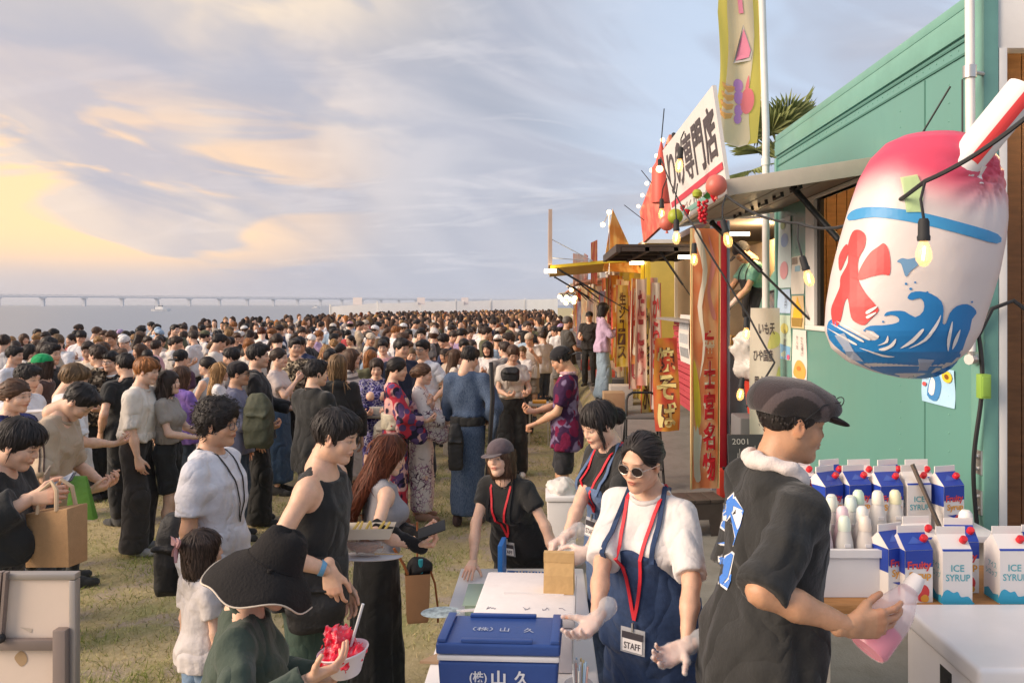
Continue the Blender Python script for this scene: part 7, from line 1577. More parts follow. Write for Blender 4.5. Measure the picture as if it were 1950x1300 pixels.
def bvh_of(root,names):
 from mathutils.bvhtree import BVHTree
 V,F=[],[]
 for o in [root]+list(root.children):
  if o.name.split('.')[0] in names:
   n=len(V); V+=[v.co.copy() for v in o.data.vertices]; F+=[tuple(i+n for i in p.vertices) for p in o.data.polygons]
 return BVHTree.FromPolygons(V,F)
def hug(root,tree,pts,off,axis=None):
 out=[]
 for p in pts:
  h=tree.ray_cast(Vector((p[0],1.2,p[2])),Vector((0,-1,0)))
  out.append(h[0]+Vector((0,off,0)) if h[0] is not None and h[0].y>-0.02 else Vector(p))
 return out
def strap(root,name,pts,w,m,th=0.003,color=None):
 mb=MB(); P=[Vector(p) for p in pts]
 for a,b in zip(P[:-1],P[1:]):
  if (b-a).length>1e-4:mb.bar(a,b+(b-a)*0.05,w,th,up=(0,1,0.2))
 return mb.build(name,m,root,color=color)
def lanyard(root,garments,zb=1.10,xo=0.0,m=None,badge=True,w=0.014,text='STAFF'):
 inf=root_info[root.name]; s=inf['s']; tree=bvh_of(root,garments); m=m or REDL
 for sg in (-1,1):
  top=[Vector(inf['up'](q)) for q in ((sg*0.03,-0.095,1.435),(sg*0.068,-0.05,1.455))]
  path=[inf['up']((sg*0.07*(1-t)**0.8+xo*t,0.12,1.425-(1.425-zb)*t)) for t in np.linspace(0.0,1,12)]
  strap(root,'lanyard',top+hug(root,tree,path,0.006),w*s,m,0.0035)
 if badge:
  c=hug(root,tree,[inf['up']((xo,0.12,zb-0.01))],0.012)[0]; c2=hug(root,tree,[inf['up']((xo,0.12,zb-0.10))],0.014)[0]; c2.y=max(c2.y,c.y-0.02)
  up_=(c-c2).normalized(); rt=Vector((1,0,0)); nr=rt.cross(up_).normalized(); nr=nr if nr.y>0 else -nr; sc=0.105*s
  pl=lambda u,v,o:c+rt*(u*sc)-up_*((0.5-v)*sc*0.92+0.02)+nr*o
  def card(u0,u1,v0,v1,o0,o1,nm,mm,par):
   mb=MB(); V=[pl(u,v,o) for u in (u0,u1) for v in (v0,v1) for o in (o0,o1)]; mb.add(V,[(0,1,3,2),(4,6,7,5),(0,4,5,1),(2,3,7,6),(0,2,6,4),(1,5,7,3)]); return mb.build(nm,mm,par)
  b=card(-0.5,0.5,-0.5,0.5,0,0.003,'badge',CLEARV,root); card(-0.44,0.44,0.08,0.34,0.004,0.0052,'dark_strip',mat('badge_dark',(0.05,0.045,0.055),rough=0.4),b); card(-0.40,0.40,-0.42,0.06,0.004,0.0052,'card',mat('badge_card',(0.78,0.75,0.75),rough=0.5),b)
  print_text(text,lambda u,v:pl(-u,v,0.0066),INK,b,-0.34,-0.32,0.68,0.26,bold=0.012)
  mb=MB(); mb.bar(c+nr*0.004,c-up_*0.03+nr*0.004,0.012*s,0.006); mb.build('clip',ALU,root)
def glasses(root,m,lens,sq=False,r=0.022):
 inf=root_info[root.name]; T=inf['toh']; mb=MB(); n=14
 for sg in (-1,1):
  ring=[T((sg*0.033+r*1.12*math.copysign(abs(math.cos(t))**(0.55 if sq else 1),math.cos(t)),0.098-0.010*abs(math.cos(t)*0.4+sg*0.2),-0.004+r*0.9*math.copysign(abs(math.sin(t))**(0.55 if sq else 1),math.sin(t)))) for t in np.linspace(0,2*PI,n)]
  mb.tube(ring,0.0018,5); mb.tube([T((sg*0.058,0.093,0.002)),T((sg*0.080,0.04,0.004)),T((sg*0.082,-0.01,-0.002))],0.0016,5)
  lb=MB(); lb.add([Vector(p) for p in ring[:-1]],[tuple(range(n-1))]); lb.build('lens',lens,root)
 mb.tube([T((-0.012,0.102,0.002)),T((0.012,0.102,0.002))],0.0018,5); mb.build('glasses',m,root,smooth=True)
class Field:
 def __init__(s,prims,off,k=0.0):s.p=[q for q in prims]; s.off=off; s.k=k; s.op=1; pos=[q for q in prims if q.op==1]; s.lo=np.min([q.lo for q in pos],0)-off; s.hi=np.max([q.hi for q in pos],0)+off
 def d(s,x,y,z):
  x,y,z=np.broadcast_arrays(x,y,z); return sdf_pts(s.p,np.stack([x.ravel(),y.ravel(),z.ravel()],1)).reshape(x.shape)-s.off
class Back:
 def __init__(s,f,R,piv):s.f=f; s.R=R; s.piv=piv; s.k=0; s.op=1; s.lo=np.array((-0.3,-0.3,0.75)); s.hi=np.array((0.3,0.4,1.5))
 def d(s,x,y,z):
  x,y,z=np.broadcast_arrays(x,y,z); P=np.stack([x.ravel(),y.ravel(),z.ravel()],1); P=(P-s.piv)@s.R.T+s.piv; return s.f.d(P[:,0],P[:,1],P[:,2]).reshape(x.shape)
def apron(root,m,color,seed,zlo=0.34,zhi=1.20,hb=0.085,grow=0.011,lean=0):
 inf=root_info[root.name]; s=inf['s']; R=rot('x',-lean); piv=np.array((0,0,0.95))
 tors=[q for q in inf['TP'] if not isinstance(q,Cone)]
 low=[(zlo,0.235,0.205,0),(0.6,0.215,0.178,0),(0.84,0.20,0.160,0),(0.95,0.19,0.150,0),(1.06,0.15,0.12,0)]
 P=[Back(Field(tors,grow),R,piv),Loft(low,n=2.3,k=0.03,ripple=(0.014,7,0.95,zlo,seed)),Half((0,0,1),zhi),Half((0,-1,0),0.02)]+[Ell((sg*(hb+0.155),0.05,1.26),(0.15,0.4,0.19),k=0.01,op=-1) for sg in (-1,1)]
 V,Q=polygonize(P,0.012,folds(seed,0.007,30)); V=np.array([inf['up'](p) for p in V])
 a=mobj('apron',np_mesh('apron',V,Q,True),m,root,color); tree=bvh_of(root,('shirt','apron'))
 for sg in (-1,1):
  fr=hug(root,tree,[inf['up']((sg*(hb-0.012+0.0*t),0.12,zhi-0.03+(1.40-zhi)*t)) for t in np.linspace(0,1,6)],0.006); strap(root,'apron_strap',fr+[Vector(inf['up']((sg*0.075,-0.02,1.455))),Vector(inf['up']((sg*0.06,-0.10,1.42)))],0.02*s,m,0.004,color)
 return a
ang=lambda dx,dy:math.degrees(math.atan2(dx,dy))
# ====== the near figures
BLK=(0.014,0.013,0.014); NAVYD=(0.028,0.05,0.115); WHT_=(0.78,0.76,0.77)
# dark-robed man at the left edge reading his wallet
p1=place(36,793,3.7,82,lod=0,sex='m',lean=10,head=(0,14,0),skin=0,top=('robe',(0.018,0.018,0.024)),bottom=('robe',(0.018,0.018,0.024)),hair=('bowl','black'),seed=11,obi=((0.03,0.03,0.035),0.98,1.06),
armR=(px(62,948,3.42),Vector((0.9,0.1,0.12)),Vector((0.2,0.9,-0.2)),'hold'),armL=(px(78,945,3.78),Vector((0.9,-0.25,0.2)),Vector((0,-0.9,0.2)),'hold'),label='person in a black robe looking into an open wallet at the left edge')
# man in a white t-shirt with glasses
p2=place(415,758,4.07,93,lod=0,sex='m',head=(0,2,0),skin=3,fat=1.06,top=('tee',(0.66,0.65,0.70)),bottom=('straight',(0.16,0.24,0.38)),botmat=DENIM,hair=('curly','black'),seed=12,armR=((0.225,0.00,0.84),None,(-1,0,0),'relax'),ease=0.03,sleeve=0.72,feet=(0.1,-0.1),label='person in a white t-shirt with curly black hair and glasses seen in profile')
glasses(p2,BLACKM,mat('lens_clear',(0.6,0.6,0.65),rough=0.05,alpha=0.15),True)
lanyard(p2,('shirt',),1.08,0.0,mat('cord_black',BLK,rough=0.6),badge=False,w=0.007)
# child with a pink ribbon
p3=place(388,1003,3.62,40,lod=0,sex='f',hs=1.22,head=(15,0,0),skin=2,top=('tee',(0.66,0.61,0.60)),bottom=('straight',(0.2,0.3,0.45)),hair=('halfup','dark'),seed=13,label='small child with a pink hair ribbon seen from behind beside the man in glasses')
def ribbon(root):
 T=root_info[root.name]['toh']; M_=mat('ribbon_pink',(0.66,0.40,0.42),rough=0.6,transl=0.3)
 for nm,pts in (('ribbon_loop',[(0,-0.145,0.065),(-0.05,-0.17,0.10),(-0.085,-0.16,0.075),(-0.06,-0.165,0.045)]),('ribbon_loop',[(0,-0.145,0.065),(0.05,-0.16,0.115),(0.085,-0.15,0.10),(0.055,-0.16,0.055)]),('ribbon_tail',[(0,-0.145,0.065),(0.02,-0.165,0.03),(0.035,-0.165,-0.03),(0.015,-0.16,-0.025)]),('ribbon_tail',[(0,-0.145,0.065),(-0.03,-0.165,0.02),(-0.055,-0.165,-0.02),(-0.05,-0.16,0.01)])):
  mb=MB(); q=[Vector(T(p)) for p in smooth3(pts)]; c=sum(q,Vector())/len(q); n=len(q); back=Vector(T((0,0,0)))-c; back.normalize()
  mb.add(q+[p+back*0.012 for p in q],[tuple(range(n)),tuple(range(2*n-1,n-1,-1))]+[(i,(i+1)%n,n+(i+1)%n,n+i) for i in range(n)]); mb.build(nm,M_,root)
def smooth3(pts,n=4):
 P=np.array(pts,float); k=len(P); out=[]
 for i in range(k):
  a,b,c,d=P[i-1],P[i],P[(i+1)%k],P[(i+2)%k]
  for t in np.arange(n)/n:out.append(0.5*(2*b+(c-a)*t+(2*a-5*b+4*c-d)*t*t+(3*b-a-3*c+d)*t**3))
 return out
ribbon(p3)
# woman in a wide black sun hat with shaved ice
p4=place(520,1022,2.47,78,lod=0,sex='f',lean=12,head=(0,16,0),skin=0,fat=1.08,top=('long',(0.055,0.075,0.058)),bottom=('straight',(0.05,0.05,0.06)),hair=('short','dark'),hairkeep=0.005,seed=14,ease=0.03,armR=(px(590,1292,2.24),Vector((0.75,0.15,0.28)),Vector((-0.1,0.5,0.9)),'bowl'),armL=(px(610,1288,2.58),Vector((0.8,-0.25,0.25)),Vector((-0.1,-0.5,0.85)),'bowl'),label='person in a wide black sun hat holding a bowl of red shaved ice')
def sunhat(root):
 T=root_info[root.name]['toh']; prof=[(0.001,0.158),(0.045,0.155),(0.070,0.143),(0.082,0.115),(0.092,0.075),(0.100,0.040),(0.105,0.028),(0.128,0.008),(0.156,-0.022),(0.178,-0.062),(0.192,-0.090)]; n=64; V=[]; V2=[]
 for i,(r,z) in enumerate(prof):
  for j in range(n):
   t=2*PI*j/n; w=max(0,(r-0.105)/0.10); rr=r*(1+0.05*w*math.sin(3*t+1)); zz=z+w*(0.030*math.sin(2*t+0.4)+0.018*math.sin(5*t)+0.02*math.cos(t-1.4))+(0.006*math.sin(3*t) if r<0.1 else 0)
   V.append(T((rr*math.cos(t)*0.93,rr*math.sin(t)*1.07-0.012,zz+0.012))); V2.append(T((rr*math.cos(t)*0.93*0.985,(rr*math.sin(t)*1.07)*0.985-0.012,zz+0.012-0.005)))
 k=len(prof); i=np.arange(k-1)[:,None]*n; j=np.arange(n)[None,:]; Q=np.stack([i+j,i+n+j,i+n+(j+1)%n,i+(j+1)%n],-1).reshape(-1,4)
 rim=np.array([((k-1)*n+q,(k-1)*n+(q+1)%n) for q in range(n)]); R_=np.stack([rim[:,0],rim[:,0]+k*n,rim[:,1]+k*n,rim[:,1]],1)
 h=mobj('sun_hat',np_mesh('sun_hat',np.array(V+V2),np.concatenate([Q,Q[:,::-1]+k*n,R_]),True),mat('hat_black',(0.020,0.018,0.018),rough=0.85,var=0.15,vscale=20,bump=0.4,bscale=120,spec=0.2),root)
 mb=MB(); mb.tube([Vector(V[(k-1)*n+q%n]) for q in range(n+1)],0.0028,5); mb.build('piping',mat('piping_cream',(0.6,0.5,0.4),rough=0.8),h,smooth=True)
 mb=MB(); mb.tube([Vector(T((0.103*math.cos(t)*0.935,0.103*math.sin(t)*1.075-0.012,0.044))) for t in np.linspace(0,2*PI,33)],0.0022,5); mb.build('seam',mat('hat_black'),h)
 mb=MB(); q=Vector(T((0.106,-0.02,0.04))); mb.lathe([(0.008,-0.004),(0.008,0.004),(0.001,0.005)],q,10); mb.build('button',mat('hat_black'),h)
sunhat(p4)
# man in a black sleeveless top
p5=place(640,775,3.6,96,lod=0,sex='m',lean=8,head=(0,6,0),skin=0,top=('tank',(0.012,0.012,0.013)),bottom=('baggy',(0.045,0.075,0.058)),hair=('fringe','black',1.2),seed=15,ease=0.03,armR=(px(628,1085,3.38),Vector((0.15,-0.05,-1)),Vector((0,1,0)),'relax'),armL=(px(655,1110,3.75),None,(-1,0,0),'relax'),label='person in a black sleeveless top with short dark hair leaning forward in profile')
def wristband(root,sd,col,nm='wristband'):
 inf=root_info[root.name]; a=inf['arms'][sd]; s=inf['s']; E,W_=a['E']*s,a['W']*s; d=(W_-E)/np.linalg.norm(W_-E); c=W_-d*0.035; mb=MB(); mb.tube([Vector(c-d*0.008),Vector(c+d*0.012)],0.031*s,14,cap=False); mb.tube([Vector(c-d*0.008),Vector(c+d*0.012)],0.0325*s,14); mb.build(nm,mat('band_%d%d%d'%tuple(int(q*99) for q in col),col,rough=0.5),root,smooth=True)
wristband(p5,'R',(0.12,0.30,0.50)); wristband(p4,'R',(0.16,0.16,0.36))
# woman with long auburn hair carrying food trays
p6=place(742,825,4.25,62,lod=0,sex='f',lean=4,head=(12,12,0),skin=2,top=('tank',(0.4,0.4,0.42)),topmat=KNIT,bottom=('longskirt',(0.010,0.010,0.011)),hair=('long','auburn',1.2),seed=16,ease=0.012,hem=1.0,armR=(px(795,1040,3.88),Vector((0.95,0.0,0.1)),Vector((0,0.3,1)),'hold'),armL=(px(800,1020,4.15),Vector((0.9,0.1,0.2)),Vector((0,-0.3,1)),'hold'),label='person with long auburn hair and a black long skirt carrying food trays')
for sd in 'RL':
 a=root_info[p6.name]['arms'][sd]; s6=root_info[p6.name]['s']; V,Q=polygonize([Cone(a['E']*0.85+a['S']*0.15,a['W']+(a['W']-a['E'])*0.10,0.043,0.034)],0.009,folds(3,0.006,60)); mobj('arm_cover',np_mesh('arm_cover',V*s6,Q,True),CLOTH,p6,BLK)
 # woman in a mauve cap leaning on the table
p7=place(952,834,4.34,208,lod=0,sex='f',lean=26,head=(-4,-30,4),skin=2,fat=1.08,top=('tee',(0.022,0.022,0.024)),bottom=('straight',BLK),hair=('halfup','brown'),hat='cap',hatcol=(0.10,0.075,0.085),seed=17,ease=0.016,sleeve=0.5,armR=(Vector((-0.39,4.20,0.825)),Vector((-0.15,-0.85,-0.25)),Vector((0,0,-1)),'flat'),armL=(Vector((0.07,4.18,0.825)),Vector((-0.2,-0.9,-0.25)),Vector((0,0,-1)),'flat'),poleR=(1,0.2,0.2),poleL=(1,0.2,0.2),label='person in a mauve baseball cap and black clothes leaning on the serving table')
apron(p7,CLOTH,(0.018,0.018,0.020),5,0.36,1.22,0.09,lean=26); lanyard(p7,('shirt','apron'),1.06,-0.01)
# assistant with a low bun in denim overalls
p8=place(1140,760,3.78,238,lod=0,sex='f',lean=9,head=(0,14,0),skin=2,top=('tee',(0.016,0.014,0.014)),bottom=('straight',(0.085,0.13,0.24)),botmat=DENIM,hair=('bunfringe','black'),seed=18,ease=0.012,sleeve=0.7,gloves=True,armR=(Vector((0.02,3.42,1.02)),Vector((-0.7,-0.3,-0.3)),Vector((0,-0.2,-0.9)),'hold'),armL=(Vector((0.10,3.30,1.03)),Vector((-0.8,-0.2,-0.3)),Vector((0.1,0.9,-0.4)),'hold'),label='person in light denim overalls with a low bun looking down behind the cooler')
apron(p8,DENIM,(0.10,0.155,0.28),6,0.5,1.26,0.095,lean=9); lanyard(p8,('shirt','apron'),1.12,0.02)
# woman in sunglasses, white t-shirt and navy apron
p9=place(1222,817,2.9,214,lod=0,sex='f',lean=7,head=(4,6,-3),skin=1,fat=1.02,top=('tee',(0.66,0.62,0.61)),bottom=('straight',(0.02,0.025,0.05)),hair=('bun','black'),seed=19,ease=0.034,sleeve=0.92,gloves=True,armR=(Vector((0.155,2.62,1.115)),Vector((-0.55,-0.55,-0.35)),Vector((-0.25,-0.3,0.8)),'bowl'),armL=(Vector((0.445,2.52,1.10)),Vector((-0.85,-0.3,-0.28)),Vector((-0.1,-0.6,0.8)),'bowl'),poleR=(0.9,-0.4,-0.2),poleL=(1.0,-0.5,-0.1),label='person in sunglasses, white t-shirt and navy denim apron wearing clear gloves')
apron(p9,DENIM,(0.028,0.050,0.115),7,0.34,1.24,0.10,lean=7); lanyard(p9,('shirt','apron'),0.97,0.0); glasses(p9,mat('wire_gold',(0.5,0.42,0.36),rough=0.3,metal=0.8),mat('lens_dark',(0.025,0.018,0.018),rough=0.12,spec=0.35),False,0.0235)
# man in a flat cap holding the syrup bottle
p10=place(1508,722,2.45,78,lod=0,sex='m',lean=6,head=(8,3,0),skin=(0.52,0.28,0.165),fat=1.02,top=('tee',(0.019,0.016,0.015)),bottom=('straight',(0.03,0.028,0.03)),hair=('crop','black'),hairkeep=0.03,seed=20,ease=0.034,sleeve=0.98,hem=0.74,armR=(px(1618,1192,2.13),Vector((0.95,0.22,-0.02)),Vector((0.15,0.9,0.1)),'span'),armL=((0.23,0.02,0.84),None,(-1,0,0),'relax'),poleR=(0.35,-0.9,-0.55),label='person in a dark flat cap and black t-shirt holding a bottle of pink syrup')
def flatcap(root):
 T=root_info[root.name]['toh']; s=root_info[root.name]['s']
 P=[Ell((0,-0.018,0.070),(0.098,0.120,0.072)),Ell((0,0.075,0.062),(0.082,0.075,0.042),k=0.05),Ell((0,-0.08,0.055),(0.085,0.06,0.06),k=0.04),Half((0,-0.10,-1),-0.012)]
 V,Q=polygonize(P,0.0055,folds(4,0.003,50)); C=np.ones((len(V),3))*np.array((0.020,0.014,0.014)); x,y,z=V.T
 # two sewn bands sweep over the crown
 r1=np.hypot((y+0.02)*0.9,(z-0.02)); band=(r1>0.070)&(r1<0.094)&(np.abs(x)>0.03); C[band]=(0.085,0.062,0.064); b2=(r1>=0.094)&(np.abs(x)>0.03); C[b2]=(0.034,0.022,0.024)
 c=mobj('flat_cap',np_mesh('flat_cap',np.array([T(p) for p in V]),Q,True,C),mat('cap_felt',use_attr=True,rough=0.9,bump=0.3,bscale=200,sheen=0.3),root)
 V,Q=polygonize([Ell((0,0.115,0.034),(0.078,0.066,0.012),R=rot('x',-14)),Ell((0,0.0,0.02),(0.085,0.10,0.09),k=0.01,op=-1)],0.005); mobj('peak',np_mesh('peak',np.array([T(p) for p in V]),Q,True),mat('felt_dark',(0.02,0.014,0.014),rough=0.9),c)
 mb=MB()
 for sg in (-1,1):mb.tube([Vector(T((sg*0.03+0.03*math.cos(t),0.128+0.006*math.sin(t),0.088+0.017*math.sin(t)))) for t in np.linspace(0,2*PI,13)],0.0017,5); mb.tube([Vector(T((sg*0.06,0.12,0.09))),Vector(T((sg*0.092,0.055,0.075))),Vector(T((sg*0.098,0.0,0.02)))],0.0019,5)
 g=mb.build('glasses_on_cap',BLACKM,root,smooth=True)
flatcap(p10)
def towel(root):
 inf=root_info[root.name]; P=[]
 for t in np.linspace(-2.5,2.5,22):
  a=t+PI/2*0; P.append((0.088*math.sin(t),-0.018-0.080*math.cos(t),1.452-0.018*(1-math.cos(t))*(1 if abs(t)>1.6 else 0.4)-0.02*max(0,abs(t)-1.6)))
 prim=[Cone(P[i],P[i+1],0.019,0.019,k=0.012) for i in range(len(P)-1)]; V,Q=polygonize(prim,0.008,folds(8,0.010,70)); V=np.array([inf['up'](p) for p in V]); mobj('towel',np_mesh('towel',V,Q,True),mat('towel_white',(0.66,0.58,0.55),rough=0.95,bump=0.35,bscale=180,sheen=0.3),root)
towel(p10); lanyard(p10,('shirt',),1.13,0.02,badge=False)
def print_on(root,names,what,m,dd,name,text=None,box=None,polys=None,view=True):
 tree=bvh_of(root,names); Mi=root.matrix_basis.inverted(); o=Mi@Vector((0,0,CAMZ))
 def fn(u,v):
  w=Mi@px(u,v,dd); h=tree.ray_cast(o,(w-o).normalized());
  if h[0] is None:h=tree.find_nearest(w)
  return h[0]-(w-o).normalized()*what
 if text:
  x0,y0,x1,y1=box; return print_text(text,fn,m,root,x0,y1,x1-x0,y0-y1,bold=0.06 if what<0.005 else 0.015,name=name)
 return print_poly(polys,fn,m,root,name,6)
BLUE_L=mat('letter_blue',(0.06,0.20,0.62),rough=0.6); WHITE_L=mat('letter_white',(0.70,0.70,0.72),rough=0.6)
def letters(polys):
 c=[np.mean(np.array(p),0) for p in polys]; big=[[tuple(cc+(np.array(q)-cc)*1.0+4.2*(np.array(q)-cc)/(np.linalg.norm(np.array(q)-cc)+1e-6)) for q in p] for p,cc in zip(polys,c)]
 for q in big:print_on(p10,('shirt',),0.003,WHITE_L,2.4,'letter_outline',polys=[q])
 for q in polys:print_on(p10,('shirt',),0.0055,BLUE_L,2.4,'letter',polys=[q])
letters([[(1384,952),(1396,940),(1399,955),(1372,1000),(1360,1018),(1372,1034),(1361,1034),(1350,1012)],[(1376,962),(1398,948),(1395,972),(1384,988),(1370,986)],[(1368,1062),(1392,1052),(1396,1056),(1386,1098),(1374,1112),(1349,1112),(1352,1098),(1366,1096),(1376,1086),(1378,1074),(1364,1078)]])
# the pink syrup bottle in his hand
def pinkbottle():
 a=px(1650,1238,2.22); b=px(1752,1095,2.30); d=(b-a).normalized(); q=d.to_track_quat('Z','Y').to_matrix().to_4x4(); M_=Matrix.Translation(a)@q; L_=(b-a).length
 root=empty('squeeze_bottle',(0,0,0)); root.matrix_world=M_; tag(root,'milky squeeze bottle half full of bright pink syrup in the flat cap man hand','bottle')
 prof=[(0.001,0),(0.050,0.002),(0.056,0.014),(0.057,0.11),(0.051,0.15),(0.027,0.215),(0.024,0.22)]
 k=L_/0.27
 mb=MB(); mb.lathe([(r,z*k) for r,z in prof]+[(0.001,0.22*k)],n=22); mb.build('body',mat('bottle_clear',(0.84,0.70,0.74),rough=0.25,alpha=0.4),root,smooth=True)
 mb=MB(); mb.lathe([(0.025,0.215*k),(0.026,0.232*k),(0.02,0.262*k),(0.001,0.27*k)],n=16); mb.build('cap',mat('cap_milky',(0.8,0.74,0.72),rough=0.4),root,smooth=True)
 mb=MB(); mb.lathe([(0.001,0.003),(0.048,0.004),(0.0545,0.015),(0.0555,0.085*k),(0.001,0.10*k)],n=22); mb.build('syrup',mat('syrup_pink',(0.90,0.03,0.20),rough=0.2,emit=None),root,smooth=True)
pinkbottle()
# ------ things held or worn by the near figures
def bowl():
 c=px(655,1252,2.40); root=empty('ice_bowl',c); root.rotation_euler=(0,math.radians(-9),0); tag(root,'white bowl heaped with red shaved ice and a spoon straw','bowl of shaved ice')
 mb=MB(); mb.lathe([(0.001,-0.05),(0.040,-0.05),(0.044,-0.045),(0.072,0.018),(0.078,0.022),(0.077,0.026),(0.070,0.021),(0.042,-0.035),(0.001,-0.035)],n=30); mb.build('bowl',mat('foam_bowl',(0.80,0.72,0.76),rough=0.5),root,smooth=True)
 V,Q=polygonize([Ell((0,0,0.008),(0.064,0.064,0.03)),Ell((-0.012,0.005,0.05),(0.042,0.040,0.045),k=0.02)],0.0045,folds(5,0.014,260)); ic=bpy.data.materials.new('red_ice'); ic.use_nodes=True; nt,N,L,B=nodes_of(ic)
 tc=N.new('ShaderNodeTexCoord'); nz=N.new('ShaderNodeTexNoise'); nz.inputs['Scale'].default_value=55; nz.inputs['Detail'].default_value=6; L.new(tc.outputs['Object'],nz.inputs['Vector']); r=N.new('ShaderNodeValToRGB'); L.new(nz.outputs[0],r.inputs[0]); r.color_ramp.elements[0].position=0.5; r.color_ramp.elements[0].color=(0.75,0.008,0.04,1); r.color_ramp.elements[1].position=0.72; r.color_ramp.elements[1].color=(0.85,0.35,0.42,1); L.new(r.outputs[0],B.inputs['Base Color']); B.inputs['Roughness'].default_value=0.25; B.inputs['Subsurface Weight'].default_value=0.3; B.inputs['Subsurface Radius'].default_value=(0.02,0.004,0.004)
 bp=N.new('ShaderNodeBump'); bp.inputs['Strength'].default_value=0.8; bp.inputs['Distance'].default_value=0.004; L.new(nz.outputs[0],bp.inputs['Height']); L.new(bp.outputs[0],B.inputs['Normal']); mobj('shaved_ice',np_mesh('shaved_ice',V,Q,True),ic,root)
 mb=MB(); mb.tube([(0.025,0.0,0.03),(0.085,-0.01,0.155)],0.0045,8); mb.build('spoon_straw',mat('straw_grey',(0.6,0.6,0.62),rough=0.4),root,smooth=True)
bowl()
def wallet():
 c=px(112,920,3.55); root=empty('wallet',c); root.rotation_euler=(0.3,-0.5,0.15); tag(root,'open dark leather wallet held by the person in the black robe','wallet'); LE=mat('leather_dark',(0.03,0.035,0.05),rough=0.4)
 mb=MB(); mb.box(-0.06,0.07,-0.045,0.045,-0.006,0.0); mb.build('cover',LE,root,bevel=0.003); mb=MB(); M_=Matrix.Rotation(-0.9,4,'Y'); mb.box(0.0,0.1,-0.045,0.045,0.0,0.006,Matrix.Translation((-0.06,0,0))@M_); mb.build('flap',mat('leather_taupe',(0.35,0.27,0.2),rough=0.5),root); mb=MB(); mb.box(-0.05,0.06,-0.04,0.04,0.001,0.004); mb.build('notes',mat('note_grey',(0.3,0.33,0.4),rough=0.6),root)
wallet()
def shopper():
 c=px(108,1078,3.45); root=empty('jute_bag',c,-0.25); tag(root,'brown jute shopping bag hanging from the robed person arm','bag'); J=mat('jute',(0.42,0.25,0.125),rough=0.9,var=0.1,vscale=30,bump=0.5,bscale=250)
 V=[(-0.115,-0.05,0),(0.115,-0.05,0.02),(0.115,0.05,0.02),(-0.115,0.05,0),(-0.12,-0.045,0.23),(0.11,-0.055,0.27),(0.11,0.055,0.27),(-0.12,0.045,0.23)]; mb=MB(); mb.add(V,[(3,2,1,0),(0,1,5,4),(1,2,6,5),(2,3,7,6),(3,0,4,7),(4,5,6,7)]); mb.build('body',J,root,bevel=0.006)
 for y in (-0.05,0.05):
  mb=MB(); mb.tube([(-0.05,y,0.235),(-0.045,y*0.8,0.33),(0.0,y*0.5,0.37),(0.04,y*0.8,0.34),(0.05,y,0.255)],0.009,6); mb.build('handle',mat('jute_handle',(0.55,0.40,0.26),rough=0.9),root,smooth=True)
shopper()
def soft_bag(name,c,size,m,label,cat='bag',rz=0,seed=1,extra=()):
 w,d,h=size; P=[Loft([(-h/2,0.40*w,0.36*d,0),(-h*0.42,0.47*w,0.46*d,0),(-h*0.1,0.5*w,0.5*d,0),(h*0.25,0.46*w,0.42*d,0),(h*0.42,0.36*w,0.28*d,0),(h/2,0.22*w,0.16*d,0)],n=3.0),Cone((-0.3*w,-0.46*d,0.12*h),(0.3*w,-0.46*d,0.1*h),0.016,k=0.01)]; V,Q=polygonize(P,max(0.010,w/26),folds(seed,0.008,40)); o=mobj(name,np_mesh(name,V,Q,True),m); o.location=c; o.rotation_euler=(0,0,rz); tag(o,label,cat)
 for nm,pts,r in extra:mb=MB(); mb.tube(pts,r,6); mb.build(nm,m,o,smooth=True)
 return o
NYL_=mat('nylon_black',(0.016,0.016,0.018),rough=0.6,bump=0.4,bscale=60)
soft_bag('backpack',px(332,1050,4.2),(0.16,0.26,0.40),NYL_,'black backpack at the back of the man in the white t-shirt',seed=3)
soft_bag('shoulder_bag',px(600,1130,3.42),(0.25,0.14,0.30),NYL_,'large black shoulder bag at the hip of the man in the sleeveless top',seed=4,rz=0.2)
def tan_bag():
 c=px(795,1180,4.12); root=empty('leather_handbag',c,0.2); tag(root,'tan leather bucket bag hanging beside the black long skirt','handbag'); LT=mat('leather_tan',(0.50,0.26,0.13),rough=0.5,var=0.08)
 mb=MB(); V=[(sx*w,sy*0.05,z) for z,w in ((0,0.052),(0.02,0.056),(0.25,0.064)) for sx,sy in ((-1,-1),(1,-1),(1,1),(-1,1))]; mb.add(V,[(3,2,1,0)]+[(k*4+i,k*4+(i+1)%4,k*4+4+(i+1)%4,k*4+4+i) for k in range(2) for i in range(4)]); mb.build('body',LT,root,bevel=0.008)
 V,Q=polygonize([Ell((0.012,0,0.27),(0.062,0.048,0.05))],0.009,folds(6,0.012,70)); mobj('pouch',np_mesh('pouch',V,Q,True),NYL_,root); mb=MB(); mb.lathe([(0.012,0.25),(0.012,0.32),(0.001,0.322)],(0.015,-0.025,0),10); mb.build('teal_bottle',mat('teal_cap',(0.03,0.35,0.42),rough=0.4),root,smooth=True)
 mb=MB(); mb.tube([(-0.05,-0.03,0.25),(-0.07,-0.03,0.30),(-0.12,-0.04,0.39)],0.008,6); mb.tube([(0.06,0,0.27),(0.09,0,0.18),(0.105,0.0,0.05),(0.105,0,-0.02)],0.006,6); mb.tube([(0.0,0.02,0.30),(0.0,0.03,0.5)],0.006,6); mb.build('strap',mat('leather_cognac',(0.36,0.12,0.04),rough=0.5),root,smooth=True)
tan_bag()
